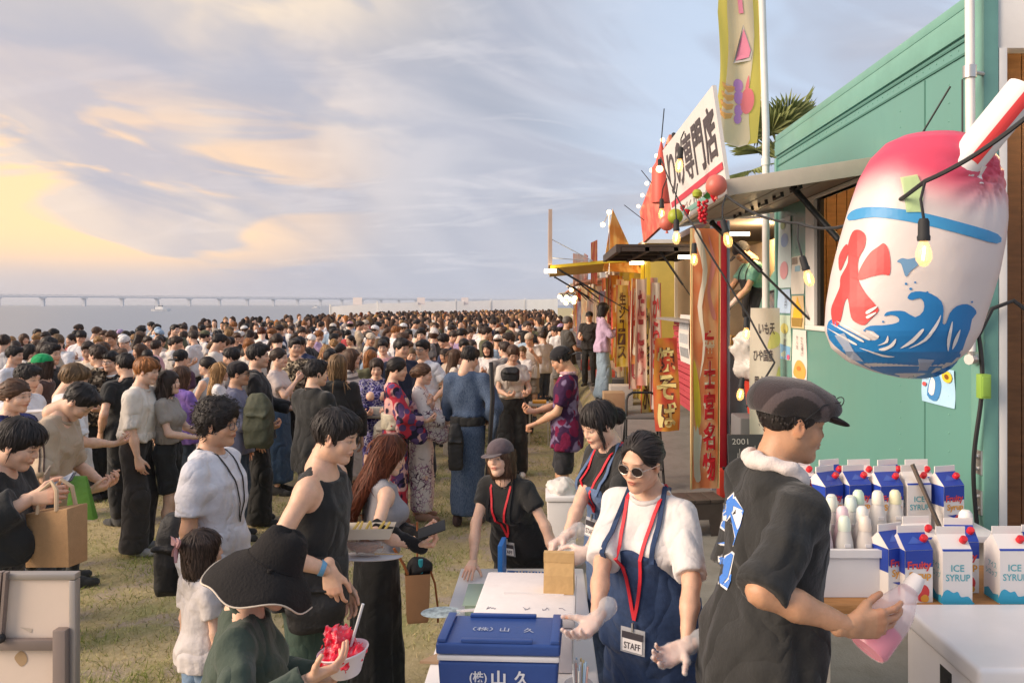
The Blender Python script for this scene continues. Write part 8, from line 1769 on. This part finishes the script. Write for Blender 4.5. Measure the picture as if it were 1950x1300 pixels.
def trays():
 c=px(702,1022,3.86); root=empty('paper_food_tray',c,0.05); tag(root,'white paper food tray on top of the stack carried by the long haired person','food tray'); PW=mat('paper_white',(0.76,0.68,0.58),rough=0.7)
 V=[(sx*w,sy*d,z) for z,w,d in ((0,0.105,0.045),(0.055,0.125,0.06)) for sx,sy in ((-1,-1),(1,-1),(1,1),(-1,1))]; mb=MB(); mb.add(V,[(3,2,1,0)]+[(i,(i+1)%4,4+(i+1)%4,4+i) for i in range(4)]); mb.build('tray',PW,root); r=random.Random(1)
 for k in range(7):mb=MB(); x=-0.1+k*0.03; mb.bar((x,-0.03,0.04),(x+r.uniform(-0.02,0.03),0.03,0.062+r.uniform(0,0.008)),0.009); mb.build('fries',mat('fries_yellow',(0.72,0.5,0.12),rough=0.6),root)
 c=px(695,1052,3.84); root=empty('clear_food_box',c,-0.05); tag(root,'clear plastic box of fried noodles under the paper tray','food box'); mb=MB(); mb.box(-0.10,0.085,-0.05,0.05,0,0.06); mb.build('box',mat('clear_lid',(0.8,0.78,0.76),rough=0.1,alpha=0.3),root,bevel=0.008); V,Q=polygonize([Ell((0,0,0.03),(0.08,0.042,0.024))],0.007,folds(2,0.012,150)); mobj('noodles',np_mesh('noodles',V,Q,True),mat('noodle_brown',(0.36,0.13,0.05),rough=0.4,var=0.4,vscale=90),root); mb=MB(); mb.tube([(0.06,-0.05,0.012),(0.2,-0.06,0.014)],0.003,5); mb.build('chopsticks',mat('chop_wood',(0.62,0.42,0.2),rough=0.7),root)
 c=px(700,1060,3.84); mb=MB(); mb.lathe([(0.165,0.0),(0.17,0.004),(0.001,0.005)],c,28,1.0,0.42); o=mb.build('paper_fan',mat('fan_white',(0.72,0.70,0.73),rough=0.6)); tag(o,'white paper fan serving as a tray under the food boxes','fan')
 c=px(822,1008,3.86); mb=MB(); M_=Matrix.Translation(c)@Matrix.Rotation(-0.35,4,'Y')@Matrix.Rotation(0.5,4,'X'); mb.box(-0.07,0.07,-0.035,0.035,-0.004,0.004,M_); o=mb.build('phone',BLACKM,bevel=0.003); tag(o,'dark phone in the outstretched hand of the long haired person','phone')
trays()
# ====== the figures in the middle distance
G_='people standing on the near lawn'
def P(x,y,d,face,label,**k):return place(x,y,d,face,lod=1 if d<9.2 else 2,label=label,**k)
bl=(0.016,0.015,0.016)
m1=P(895,657,8.0,8,'person in a blue yukata with a black sash seen from behind',sex='m',fat=0.92,head=(20,22,0),top=('robe',(1,1,1)),topmat=Y_BLUE,bottom=('robe',(1,1,1)),botmat=Y_BLUE,obi=((0.014,0.013,0.014),0.94,1.03),hair=('short','black'),shoes=(0.05,0.03,0.02),seed=31,armR='hip',armL='phone',ease=0.016)
soft_bag('sash_bag',px(868,850,7.75),(0.16,0.10,0.46),NYL_,'black gathered bag hanging from the sash of the blue yukata',seed=7)
mb=MB(); q=px(935,690,7.8); mb.tube([q,px(938,760,7.66),px(932,850,7.72),px(928,905,7.78)],0.022,6); o=mb.build('bag_strap',NYL_,smooth=True); tag(o,'black shoulder strap down the back of the blue yukata','strap')
m2=P(806,690,8.2,88,'person in a white floral kimono with tied brown hair',sex='f',head=(0,4,0),skin=2,top=('robe',(1,1,1)),topmat=K_WHITE,bottom=('robe',(1,1,1)),botmat=K_WHITE,obi=((0.55,0.40,0.40),0.98,1.12),hair=('updo','brown'),shoes=(0.35,0.2,0.14),seed=32,armR='front',armL='front')
m3=P(757,678,7.9,78,'person in a red and black floral kimono with a dark braid',sex='f',head=(5,8,0),skin=0,top=('robe',(1,1,1)),topmat=K_RED,bottom=('robe',(1,1,1)),botmat=K_RED,obi=((0.62,0.55,0.42),0.98,1.14),hair=('braid','black'),shoes=(0.3,0.15,0.1),seed=33,armR='front',armL='phone')
soft_bag('sash_bow',px(738,820,8.0),(0.28,0.2,0.22),mat('sash_lace',(0.62,0.55,0.44),rough=0.9,bump=0.8,bscale=60),'large cream lace bow at the back of the red kimono','bow',seed=8)
m4=P(717,680,9.0,168,'person in a deep purple kimono facing the camera with food in hand',sex='f',head=(0,12,0),skin=2,top=('robe',(1,1,1)),topmat=K_NAVY,bottom=('robe',(1,1,1)),botmat=K_NAVY,obi=((0.60,0.55,0.45),0.98,1.12),hair=('bunfringe','dark'),seed=34,armR='front',armL='front')
m5=P(765,642,9.8,140,'tall person in a dark navy shirt behind the red kimono',sex='m',head=(-10,3,0),top=('long',(0.025,0.035,0.065)),bottom=('straight',bl),hair=('fringe','black'),seed=35)
m6=P(805,645,10.0,205,'person with glasses and a white t-shirt behind the white kimono',sex='m',top=('tee',(0.72,0.72,0.76)),bottom=('straight',(0.03,0.035,0.05)),hair=('fringe','black'),seed=36,ease=0.03,armL='hip'); glasses(m6,BLACKM,mat('lens_clear'),True)
m7=P(868,663,11.0,85,'person with long brown hair in a cream top beyond the white kimono',sex='f',skin=2,top=('tee',(0.66,0.56,0.47)),bottom=('longskirt',(0.55,0.48,0.4)),hair=('long','brown'),seed=37,armR='phone')
m8=P(1068,658,7.26,274,'person in a dark printed jersey and navy shorts with a backwards cap',sex='m',head=(0,24,0),skin=3,top=('tee',(1,1,1)),topmat=P_JER,bottom=('shorts',(0.016,0.017,0.032)),hair=('short','black'),hat='capback',hatcol=(0.022,0.021,0.024),seed=38,ease=0.026,sleeve=0.75,hem=0.74,armL=((0.10,0.26,0.98),(0,0.9,-0.3),(0,0,-1),'grip'),armR='front')
prim=[Cone((0.085*math.sin(t),-0.018-0.075*math.cos(t),1.435),(0.085*math.sin(t+0.35),-0.018-0.075*math.cos(t+0.35),1.435),0.017,k=0.01) for t in np.arange(-2.4,2.3,0.35)]; V,Q=polygonize(prim,0.012); V=np.array([root_info[m8.name]['up'](p) for p in V]); mobj('neck_towel',np_mesh('neck_towel',V,Q,True),CLOTH,m8,(0.5,0.32,0.36))
m9=P(977,655,10.2,165,'person with a black camera bag and wide black trousers looking down',sex='f',head=(0,24,0),top=('tee',(0.62,0.56,0.5)),bottom=('wide',(0.02,0.02,0.024)),hair=('bunfringe','brown'),shoes=(0.6,0.58,0.55),seed=39,armR='front',armL='front',hem=1.0)
soft_bag('camera_bag',px(972,712,9.95),(0.24,0.14,0.18),NYL_,'black camera bag held in front of the person in wide trousers',seed=9)
m10=P(1150,575,13.9,84,'person in a lilac and white top with wide jeans at the stall counter',sex='f',head=(0,10,0),top=('long',(0.50,0.36,0.50)),bottom=('wide',(0.26,0.34,0.42)),botmat=DENIM,hair=('bob','black'),seed=40,armR='phone',armL='phone')
m11=P(1082,600,16.5,75,'person with cropped grey hair in a dark grey t-shirt at the steps',sex='m',skin=3,top=('tee',(0.075,0.07,0.065)),bottom=('straight',(0.02,0.025,0.04)),hair=('crop','grey'),seed=41,armR='front',armL='front',sleeve=0.7)
m12=P(1122,592,16.2,200,'stall worker in a black cap and black t-shirt facing the customers',sex='m',top=('tee',(0.03,0.025,0.025)),bottom=('straight',bl),hair=('short','black'),hat='cap',hatcol=(0.02,0.02,0.022),seed=42,armR='front')
m13=P(280,678,7.1,88,'person with bleached orange hair, white t-shirt and wide grey trousers',sex='m',lean=7,skin=2,top=('tee',(0.70,0.64,0.57)),bottom=('wide',(0.045,0.04,0.038)),hair=('bowl','orange'),shoes=(0.36,0.34,0.33),seed=43,ease=0.032,sleeve=0.95,hem=0.98,armR=((0.2,0.12,0.83),None,(-1,0,0),'relax'))
m14=P(322,703,7.25,86,'person with very long dark hair in a grey shirt and black shorts',sex='f',skin=2,head=(0,-4,0),top=('tee',(0.33,0.29,0.25)),bottom=('shorts',(0.02,0.02,0.022)),hair=('long','dark'),shoes=(0.45,0.36,0.3),seed=44,hem=1.0,armR='front',armL='front')
m15=P(347,695,8.2,30,'person in a bright violet t-shirt with shoulder length brown hair',sex='f',top=('tee',(0.27,0.16,0.48)),bottom=('straight',(0.06,0.08,0.11)),botmat=DENIM,hair=('bob','brown'),seed=45,ease=0.026,armR='front')
m16=P(455,686,7.5,80,'person in a black cap and glasses with an olive bag on the back',sex='m',skin=3,top=('long',(0.17,0.17,0.24)),bottom=('straight',(0.05,0.07,0.10)),botmat=DENIM,hair=('short','black'),hat='cap',hatcol=(0.022,0.018,0.02),seed=46,armR='front'); glasses(m16,BLACKM,mat('lens_clear'),True)
soft_bag('olive_bag',px(492,800,7.3),(0.26,0.2,0.50),mat('olive_nylon',(0.075,0.08,0.05),rough=0.7,bump=0.5,bscale=40),'olive green shoulder bag bulging at the side of the capped person',seed=10)
m17=P(492,652,8.0,75,'tall person in a black coach jacket and long black wide trousers',sex='m',top=('jacket',(0.028,0.027,0.028)),bottom=('wide',(0.022,0.021,0.022)),hair=('short','black'),seed=47,armL='front',ease=0.03)
m18=P(532,660,9.3,92,'person in a pale t-shirt and a long blue denim skirt',sex='f',skin=2,top=('tee',(0.62,0.52,0.48)),bottom=('longskirt',(0.05,0.085,0.14)),botmat=DENIM,hair=('tail','dark'),shoes=(0.05,0.05,0.05),seed=48,hem=1.0,armR='eat',armL='front')
m19=P(603,682,7.0,28,'person in an oversized black shirt seen from behind',sex='m',head=(25,2,0),top=('long',(0.022,0.020,0.020)),bottom=('straight',bl),hair=('short','black'),seed=49,ease=0.036,hem=0.74,armL='front')
m20=P(642,672,7.9,335,'person with straight golden brown hair in a black jacket',sex='f',top=('jacket',(0.022,0.022,0.025)),bottom=('slim',bl),hair=('bob','ash'),seed=50)
m21=P(670,662,9.5,90,'person in a striped knit top and a white skirt',sex='f',skin=2,top=('tee',(1,1,1)),topmat=P_STR,bottom=('longskirt',(0.58,0.54,0.5)),hair=('bob','brown'),seed=51,armR='front')
m22=P(238,670,8.0,300,'person in a black t-shirt and dark trousers with hand in pocket',sex='m',top=('tee',(0.020,0.019,0.021)),bottom=('straight',(0.024,0.023,0.025)),hair=('short','black'),seed=52,ease=0.03,armL=((0.22,0.05,0.92),None,(-1,0,0),'relax'))
m23=P(150,725,5.2,80,'person in a beige t-shirt with dark sleeve stripes bending over a bag',sex='m',lean=16,head=(0,34,0),skin=0,top=('tee',(0.46,0.35,0.25)),bottom=('straight',(0.03,0.03,0.035)),hair=('short','black'),seed=53,ease=0.034,sleeve=0.92,armR='front',armL='front')
for dz in (-0.013,0.013):
 inf=root_info[m23.name]; a=inf['arms']['R']; s_=inf['s']; S_,E_=a['S']*s_,a['E']*s_; tree=bvh_of(m23,('shirt',)); pts=[]
 for t in np.linspace(-0.10,0.88,14):
  p=S_+(E_-S_)*t; h=tree.ray_cast(Vector((p[0]+1.0,p[1]+dz,p[2]+0.02)),Vector((-1,0,0)))
  if h[0] is not None:pts.append(h[0]+Vector((0.003,0,0)))
 mb=MB(); [mb.bar(p,q,0.009,0.003,up=(1,0,0)) for p,q in zip(pts[:-1],pts[1:])]; mb.build('sleeve_stripe',CLOTH,m23,color=(0.05,0.03,0.028))
mb=MB(); c=px(148,985,5.0); mb.add([(c.x-0.08,c.y,c.z),(c.x+0.10,c.y,c.z-0.02),(c.x+0.05,c.y,c.z+0.26),(c.x-0.05,c.y,c.z+0.26),(c.x-0.08,c.y+0.06,c.z),(c.x+0.10,c.y+0.06,c.z-0.02),(c.x+0.05,c.y+0.02,c.z+0.26),(c.x-0.05,c.y+0.02,c.z+0.26)],[(0,1,2,3),(7,6,5,4),(0,4,5,1),(1,5,6,2),(2,6,7,3),(3,7,4,0)]); o=mb.build('green_plastic_bag',mat('bag_green',(0.16,0.36,0.07),rough=0.35,transl=0.4,bump=0.6,bscale=30),bevel=0.012); tag(o,'bright green plastic bag held by the person in the beige t-shirt','plastic bag')
m24=P(142,690,6.3,60,'person with light brown hair in a white t-shirt with black lettering',sex='m',head=(0,18,0),top=('tee',(0.70,0.67,0.66)),bottom=('slim',bl),hair=('bowl','ash'),seed=54,ease=0.034,armR='front',sleeve=0.8)
print_on(m24,('shirt',),0.006,mat('ink_dark'),6.1,'lettering',text='CULENT',box=(152,760,182,770))
m25=P(30,718,5.5,95,'person in a navy kimono with blossoms in tied up brown hair',sex='f',skin=2,head=(0,5,0),top=('robe',(1,1,1)),topmat=K_BLUE,bottom=('robe',(1,1,1)),botmat=K_BLUE,obi=((0.2,0.22,0.42),0.98,1.12),hair=('updo','brown'),seed=55,armR='front')
T=root_info[m25.name]['toh']
for k in range(7):
 mb=MB(); c=Vector(T((0.055*math.sin(k*1.9),-0.12-0.035*math.cos(k),0.03+0.05*math.cos(k*2.3)))); mb.lathe([(0.001,-0.008),(0.014,0),(0.001,0.008)],c,6); mb.build('hair_flower',mat('petal_white',(0.72,0.66,0.64),rough=0.7),m25)
m26=P(52,690,6.6,92,'person in a white t-shirt holding a white paper plate',sex='m',head=(0,12,0),top=('tee',(0.66,0.65,0.68)),bottom=('straight',(0.04,0.04,0.05)),hair=('short','black'),seed=56,ease=0.03,armR='front')
mb=MB(); mb.lathe([(0.06,0),(0.09,0.014),(0.001,0.006)],px(65,785,6.35),18); o=mb.build('paper_plate',WPL,smooth=True); tag(o,'white paper plate in the hand of the person in white at the left','plate')
m27=P(78,672,8.2,262,'person in a bright green cap and a brown tank dress',sex='f',skin=2,top=('tank',(0.085,0.05,0.042)),bottom=('longskirt',(0.085,0.05,0.042)),hair=('bob','dark'),hat='cap',hatcol=(0.012,0.30,0.10),seed=57,hem=1.0,armR='eat',ease=0.012)
m28=P(98,652,9.0,100,'person in a black t-shirt raising a drink behind the green cap',sex='m',top=('tee',(0.02,0.02,0.022)),bottom=('straight',bl),hair=('short','black'),seed=58,armL='eat')
m29=P(28,657,10.0,85,'person in a white t-shirt with glasses at the left edge of the crowd',sex='m',top=('tee',(0.72,0.71,0.74)),bottom=('straight',(0.05,0.05,0.06)),hair=('fringe','black'),seed=59,ease=0.028)
m30=P(186,655,9.0,285,'person with a brown undercut in a leafy patterned shirt',sex='m',top=('tee',(1,1,1)),topmat=P_SHIRT,bottom=('straight',bl),hair=('short','dark'),seed=60,ease=0.03)
m31=P(211,667,9.0,190,'person in a black printed shirt and glasses facing the camera',sex='m',top=('tee',(1,1,1)),topmat=P_DARK,bottom=('straight',bl),hair=('fringe','black'),seed=61,armR='front',armL='front',ease=0.03); glasses(m31,BLACKM,mat('lens_clear'),True)
m32=P(345,664,10.0,20,'person in a backwards black cap and a plum purple shirt',sex='m',top=('tee',(0.085,0.04,0.07)),bottom=('straight',bl),hair=('short','black'),hat='capback',hatcol=(0.02,0.02,0.022),seed=62)
m33=P(393,677,9.3,275,'person with a high dark bun in a pale strappy top',sex='f',skin=2,top=('tank',(0.42,0.46,0.5)),bottom=('skirt',(0.5,0.45,0.42)),hair=('updo','black'),seed=63,armL='front',hem=1.0)
m34=P(420,688,9.0,70,'person with long blond hair in a white t-shirt',sex='f',skin=2,top=('tee',(0.72,0.70,0.70)),bottom=('slim',(0.06,0.08,0.12)),hair=('long','blond'),seed=64,armR='front')
m35=P(562,642,10.5,175,'tall person in a black and cream checked shirt facing the camera',sex='m',top=('tee',(1,1,1)),topmat=P_SHIRT,bottom=('straight',bl),hair=('short','black'),seed=65,head=(-30,0,0),ease=0.03)
m36=P(440,660,9.7,260,'person with thick black hair in a grey shirt beside the coach jacket',sex='m',top=('tee',(0.22,0.21,0.22)),bottom=('straight',bl),hair=('bowl','black'),seed=66)
# cook in the red stall
ck=make_person(loc=(2.42,9.15),z=1.27,H=1.70,face=262,sex='m',lod=1,lean=12,head=(0,30,0),skin=3,top=('tee',(0.16,0.36,0.29)),bottom=('straight',bl),hair=('short','black'),hat='cap',seed=67,armR=((0.12,0.46,1.02),None,(0,0,-1),'grip'),armL=((0.1,0.34,1.0),None,(0,0,-1),'hold'),gloves=True,ease=0.02)
tag(ck,'cook in a dark cap and mint green shirt working at the stall counter','person'); root_info[ck.name]['TP']=[q for q in root_info[ck.name]['TP']]; apron(ck,CLOTH,(0.02,0.02,0.022),9,0.5,1.25,0.11,lean=12)
for k in range(7):
 mb=MB(); x,y=2.03+0.09*(k%3),8.62+0.07*(k//3); mb.lathe([(0.001,0),(0.03,0),(0.03,0.08+0.03*(k%3)),(0.022,0.1+0.03*(k%3)),(0.001,0.1+0.03*(k%3))],(x,y,1.765),10); o=mb.build('condiment_jar',mat('jar%d'%(k%3),[(0.5,0.28,0.06),(0.55,0.45,0.35),(0.3,0.1,0.04)][k%3],rough=0.3),smooth=True); tag(o,'small condiment jar on the counter before the cook, %s counting from the post'%ordn[k],'jar','condiment jars')
 # small folding table beside the jersey
fold=empty('folding_table',px(1026,760,12.6)); fold.location.z=0.0; tag(fold,'small aluminium folding table with an orange box beside the jersey','table')
mb=MB(); mb.box(-0.16,0.16,-0.2,0.2,0.62,0.65); mb.build('tabletop',ALU,fold)
for sx in (-1,1):
 for sy in (-1,1):mb=MB(); mb.tube([(sx*0.15,sy*0.18,0.0),(sx*0.14,sy*0.17,0.62)],0.011,7); mb.build('leg',ALU,fold,smooth=True)
mb=MB(); mb.box(-0.1,0.12,-0.1,0.1,0.652,0.69); o=mb.build('orange_box',mat('box_orange',(0.72,0.33,0.03),rough=0.5),bevel=0.005); o.location=fold.location; tag(o,'flat orange box on the small folding table','box')
print('mid',time.time()-T0)
# ====== the dense crowd: copies of a few figures, each with its own colours
TOPS=[('white',(0.76,0.74,0.75)),('white',(0.72,0.69,0.68)),('cream',(0.68,0.62,0.55)),('white',(0.74,0.72,0.73)),('beige',(0.56,0.48,0.4)),('white',(0.68,0.64,0.62)),('beige',(0.52,0.43,0.34)),('white',(0.72,0.70,0.70)),('cream',(0.64,0.58,0.52)),('white',(0.70,0.67,0.66)),('white',(0.66,0.62,0.58)),('black',(0.020,0.019,0.021)),('black',(0.028,0.026,0.027)),('grey',(0.20,0.19,0.19)),('beige',(0.45,0.36,0.27)),('navy',(0.03,0.04,0.09)),('light blue',(0.30,0.40,0.52)),('pink',(0.58,0.32,0.34)),('cream',(0.62,0.54,0.44)),('brown',(0.13,0.08,0.055)),('olive',(0.11,0.11,0.065)),('red',(0.40,0.05,0.06)),('lilac',(0.38,0.28,0.46))]
BOTS=[(0.022,0.022,0.024),(0.03,0.035,0.05),(0.07,0.09,0.13),(0.30,0.25,0.2),(0.045,0.04,0.038),(0.5,0.46,0.42)]
HCS=['black']*9+['dark']*9+['brown']*5+['auburn','ash','ash','blond','orange']
make_person.hatcol=None; pro=[]
pr=[('m','short','tee','straight','down','front'),('m','fringe','tee','wide','front','down'),('m','bowl','long','straight','phone','phone'),('m','curly','tee','shorts','down','down'),('m','short','jacket','straight','front','front'),('m','fringe','tee','baggy','eat','down'),('f','long','tee','wide','front','down'),('f','bob','blouse','longskirt','front','front'),('f','long','tank','slim','phone','down'),('f','tail','tee','skirt','down','front'),('f','bunfringe','blouse','wide','eat','front'),('f','bob','long','longskirt','down','phone'),('f','updo','robe','robe','front','front'),('m','short','tee','straight','cross','down'),('m','fringe','tee','straight','phone','down'),('f','long','blouse','slim','eat','down'),('f','bob','tee','straight','phone','phone'),('m','crop','tee','shorts','front','eat'),('f','tail','tank','longskirt','bag','down'),('m','bowl','jacket','wide','down','phone')]
hname=dict(short='short',fringe='fringed',bowl='mop-like',curly='curly',long='long',bob='bobbed',tail='tied',bunfringe='bunned',updo='pinned-up',crop='cropped')
tname=dict(tee='t-shirt',long='long-sleeved shirt',jacket='jacket',blouse='blouse',tank='sleeveless top',robe='kimono')
for i,(sx,hr,tp,bt,aR,aL) in enumerate(pr):
 r=make_person(loc=(0,0),H=1.72 if sx=='m' else 1.59,sex=sx,lod=2,hair=(hr,'black'),top=(tp,(1,1,1)),bottom=(bt,(0.1,0.1,0.1)),armR=aR,armL=aL,seed=80+i,head=((i*37)%70-35,(i*11)%24-4,(i*5)%9-4),ease=0.026 if sx=='m' else 0.02,hem=1.0 if tp in ('blouse','tank') else None,obi=((0.5,0.4,0.35),0.98,1.12) if tp=='robe' else None,hat={3:'cap',17:'capback',8:'cap'}.get(i))
 pro.append((r,sx,hr,tp))
R_=np.random.RandomState(17)
taken=[np.array((o.location.x,o.location.y)) for o in bpy.data.objects if o.name.startswith('person') and o.parent is None and o.location.length>0.5]
def free(x,y,dmin=0.46):return all((x-q[0])**2+(y-q[1])**2>dmin*dmin for q in taken)
TX_=np.array(taken)
cells={}
def near_ok(x,y,dmin):
 cx_,cy_=int(x//0.5),int(y//0.5)
 for i in (-2,-1,0,1,2):
  for j in (-2,-1,0,1,2):
   for q in cells.get((cx_+i,cy_+j),()):
    if (q[0]-x)**2+(q[1]-y)**2<dmin*dmin:return False
 return True
def put(x,y):cells.setdefault((int(x//0.5),int(y//0.5)),[]).append((x,y))
for q in taken:put(*q)
def crowd_spot():
 for _ in range(400):
  y=9.2+66*R_.rand()**1.25; x=R_.uniform(-11.2,0.75)
  xe=0.15 if y>15 else -0.35-0.16*max(0,13-y)
  if x>xe+(0.4 if y>17 else 0):continue
  if y<11.5 and x>-1.0-0.8*(11.5-y):continue
  if y<10.2 and x>-2.6 and R_.rand()<0.7:continue
  if y>40 and x<-10.8+0.0*y:continue
  if near_ok(x,y,0.62 if y<22 else 0.56):put(x,y); return x,y
 return None
spots=[]
while len(spots)<1650:
 q=crowd_spot()
 if q is None:break
 spots.append(q)
spots.sort(key=lambda q:q[1])
def dirname(f):
 return ['away-facing','stall-facing','camera-facing','sea-facing'][int(((f+45)%360)//90)]
def zone(x,y):return ('in front rows','in middle rows','in back rows')[0 if y<12.5 else 1 if y<16 else 2]+(' seaward' if x<-7.5 else ' stallward' if x>-2.0 else '')
used_proto=set(); n_ind=262
for (x,y) in spots[:n_ind]:
 k=R_.randint(0,len(pro))
 root,sx,hr,tp=pro[k]; f=R_.choice([80,95,70,270,180,0,30,200,140,330])+R_.uniform(-25,25); tn,tc_=TOPS[R_.randint(len(TOPS))]; hcn=HCS[R_.randint(len(HCS))]; bc=BOTS[R_.randint(len(BOTS))]
 if k not in used_proto:used_proto.add(k); c=root; kids=list(root.children)
 else :
  c=root.copy(); COL.objects.link(c); kids=[]
  for ch in root.children:
   d_=ch.copy(); COL.objects.link(d_); d_.parent=c; kids.append(d_)
   for g_ in ch.children:e_=g_.copy(); COL.objects.link(e_); e_.parent=d_
 s=R_.uniform(0.95,1.05); c.location=(x,y,float(gz(x,y))); c.rotation_euler=(0,0,-math.radians(f)); c.scale=(s*R_.uniform(0.95,1.06),s,s); c.color=(*SKINS[R_.randint(4)],1)
 for d_ in list(kids):
  for g_ in (d_.children if c is root else ()):g_.color=d_.color
  b=d_.name.split('.')[0]
  if b=='hair':d_.color=(*HC[hcn],1)
  elif b in ('shirt','blouse','top','jacket','robe','tank_top','collar','robe_skirt'):d_.color=(*tc_,1)
  elif b in ('trousers','shorts','skirt'):d_.color=(*bc,1)
  elif b=='cap':d_.color=(*TOPS[R_.randint(len(TOPS))][1],1)
  elif b=='sash':d_.color=(*BOTS[R_.randint(len(BOTS))],1)
 hw=dict(dark='dark-brown',black='black',ash='ash-brown',orange='bleached-orange',blond='blond').get(hcn,hcn)
 tag(c,'%s person with %s %s hair%s in %s %s %s'%(dirname(f),hname[hr],hw,' and cap' if k in (3,8,17) else '',tn,tname[tp],zone(x,y)),'person','people in the dense crowd')
for k,(root,*_) in enumerate(pro):
 if k not in used_proto:
  for ch in list(root.children):bpy.data.objects.remove(ch)
  bpy.data.objects.remove(root)
  # the far crowd reads as one mass
def ringed(secs,n):
 V=[];
 for (z,a,b,cx_,cy_) in secs:
  for j in range(n):t=2*PI*j/n; V.append((cx_+a*math.cos(t),cy_+b*math.sin(t),z))
 F=[(i*n+j,i*n+(j+1)%n,(i+1)*n+(j+1)%n,(i+1)*n+j) for i in range(len(secs)-1) for j in range(n)]
 return np.array(V),np.array(F)
def far_mesh(hairlong,armf):
 Vs,Fs,Rg=[],[],[]; n0=0
 def add(V,F,g):
  nonlocal n0
  Vs.append(V); Fs.append(F+n0); Rg.append(np.full(len(V),g)); n0+=len(V)
 add(*ringed([(0.02,0.09,0.10,0,0),(0.5,0.13,0.10,0,0),(0.92,0.16,0.11,0,0)],6),2)
 add(*ringed([(0.84,0.175,0.12,0,0),(1.1,0.15,0.11,0,0),(1.28,0.185,0.115,0,0),(1.37,0.17,0.09,0,0),(1.43,0.06,0.06,0,0)],8),1)
 for sg in (-1,1):
  add(*ringed([(1.33,0.055,0.055,sg*0.19,0),(1.10,0.05,0.05,sg*0.235,-0.02)],5),1)
  if armf:add(*ringed([(1.12,0.035,0.035,sg*0.235,-0.02),(1.10,0.035,0.035,sg*0.17,0.14),(1.16,0.025,0.025,sg*0.10,0.27)],5),0)
  else :add(*ringed([(1.12,0.035,0.035,sg*0.235,-0.02),(0.80,0.028,0.028,sg*0.24,0.03)],5),0)
 add(*ringed([(1.40,0.05,0.05,0,-0.01),(1.47,0.05,0.055,0,0.01),(1.50,0.062,0.075,0,0.02),(1.57,0.072,0.09,0,0.02),(1.64,0.07,0.085,0,0.005),(1.70,0.02,0.02,0,-0.01)],8),0)
 add(*ringed([(1.50 if not hairlong else 1.28,0.07,0.05,0,-0.06 if not hairlong else -0.08),(1.57,0.083,0.075,0,-0.035),(1.625,0.086,0.10,0,-0.01),(1.68,0.068,0.085,0,-0.01),(1.725,0.01,0.01,0,-0.015)],8),3)
 return np.concatenate(Vs),np.concatenate(Fs),np.concatenate(Rg)
FM=[far_mesh(False,True),far_mesh(True,True),far_mesh(False,False),far_mesh(True,False)]
Vs,Fs,Cs=[],[],[]; n0=0
for (x,y) in spots[n_ind:]:
 V,F,g=FM[R_.randint(4)]; s=R_.uniform(0.91,1.06); th=R_.rand()*360
 pal_=np.array([SKINS[R_.randint(4)],TOPS[R_.randint(len(TOPS))][1],BOTS[R_.randint(len(BOTS))],HC[HCS[R_.randint(len(HCS))]]])
 W_=(V*s)@rot('z',th).T+(x,y,float(gz(x,y))); Vs.append(W_); Fs.append(F+n0); Cs.append(pal_[g]); n0+=len(V)
if Vs:
 o=mobj('far_crowd',np_mesh('far_crowd',np.concatenate(Vs),np.concatenate(Fs),True,np.concatenate(Cs)),mat('crowd_cloth',use_attr=True,rough=0.8,spec=0.2)); tag(o,'far mass of people filling the lawn up to the white barrier','crowd',kind='stuff')
print('crowd',len(spots),time.time()-T0)
# ------ evening haze over the bay
HZ=bpy.data.materials.new('haze_air'); HZ.use_nodes=True; N=HZ.node_tree.nodes; N.clear()
ho_=N.new('ShaderNodeOutputMaterial'); hv_=N.new('ShaderNodeVolumePrincipled'); hv_.inputs['Density'].default_value=0.00009; hv_.inputs['Color'].default_value=(0.82,0.84,0.90,1)
HZ.node_tree.links.new(hv_.outputs[0],ho_.inputs['Volume']); SC.cycles.volume_bounces=0
mb=MB(); mb.box(-16500,9500,-600,20500,-6,45); tag(mb.build('haze',HZ),'thin evening haze lying over the bay and the far shore','haze',kind='stuff')
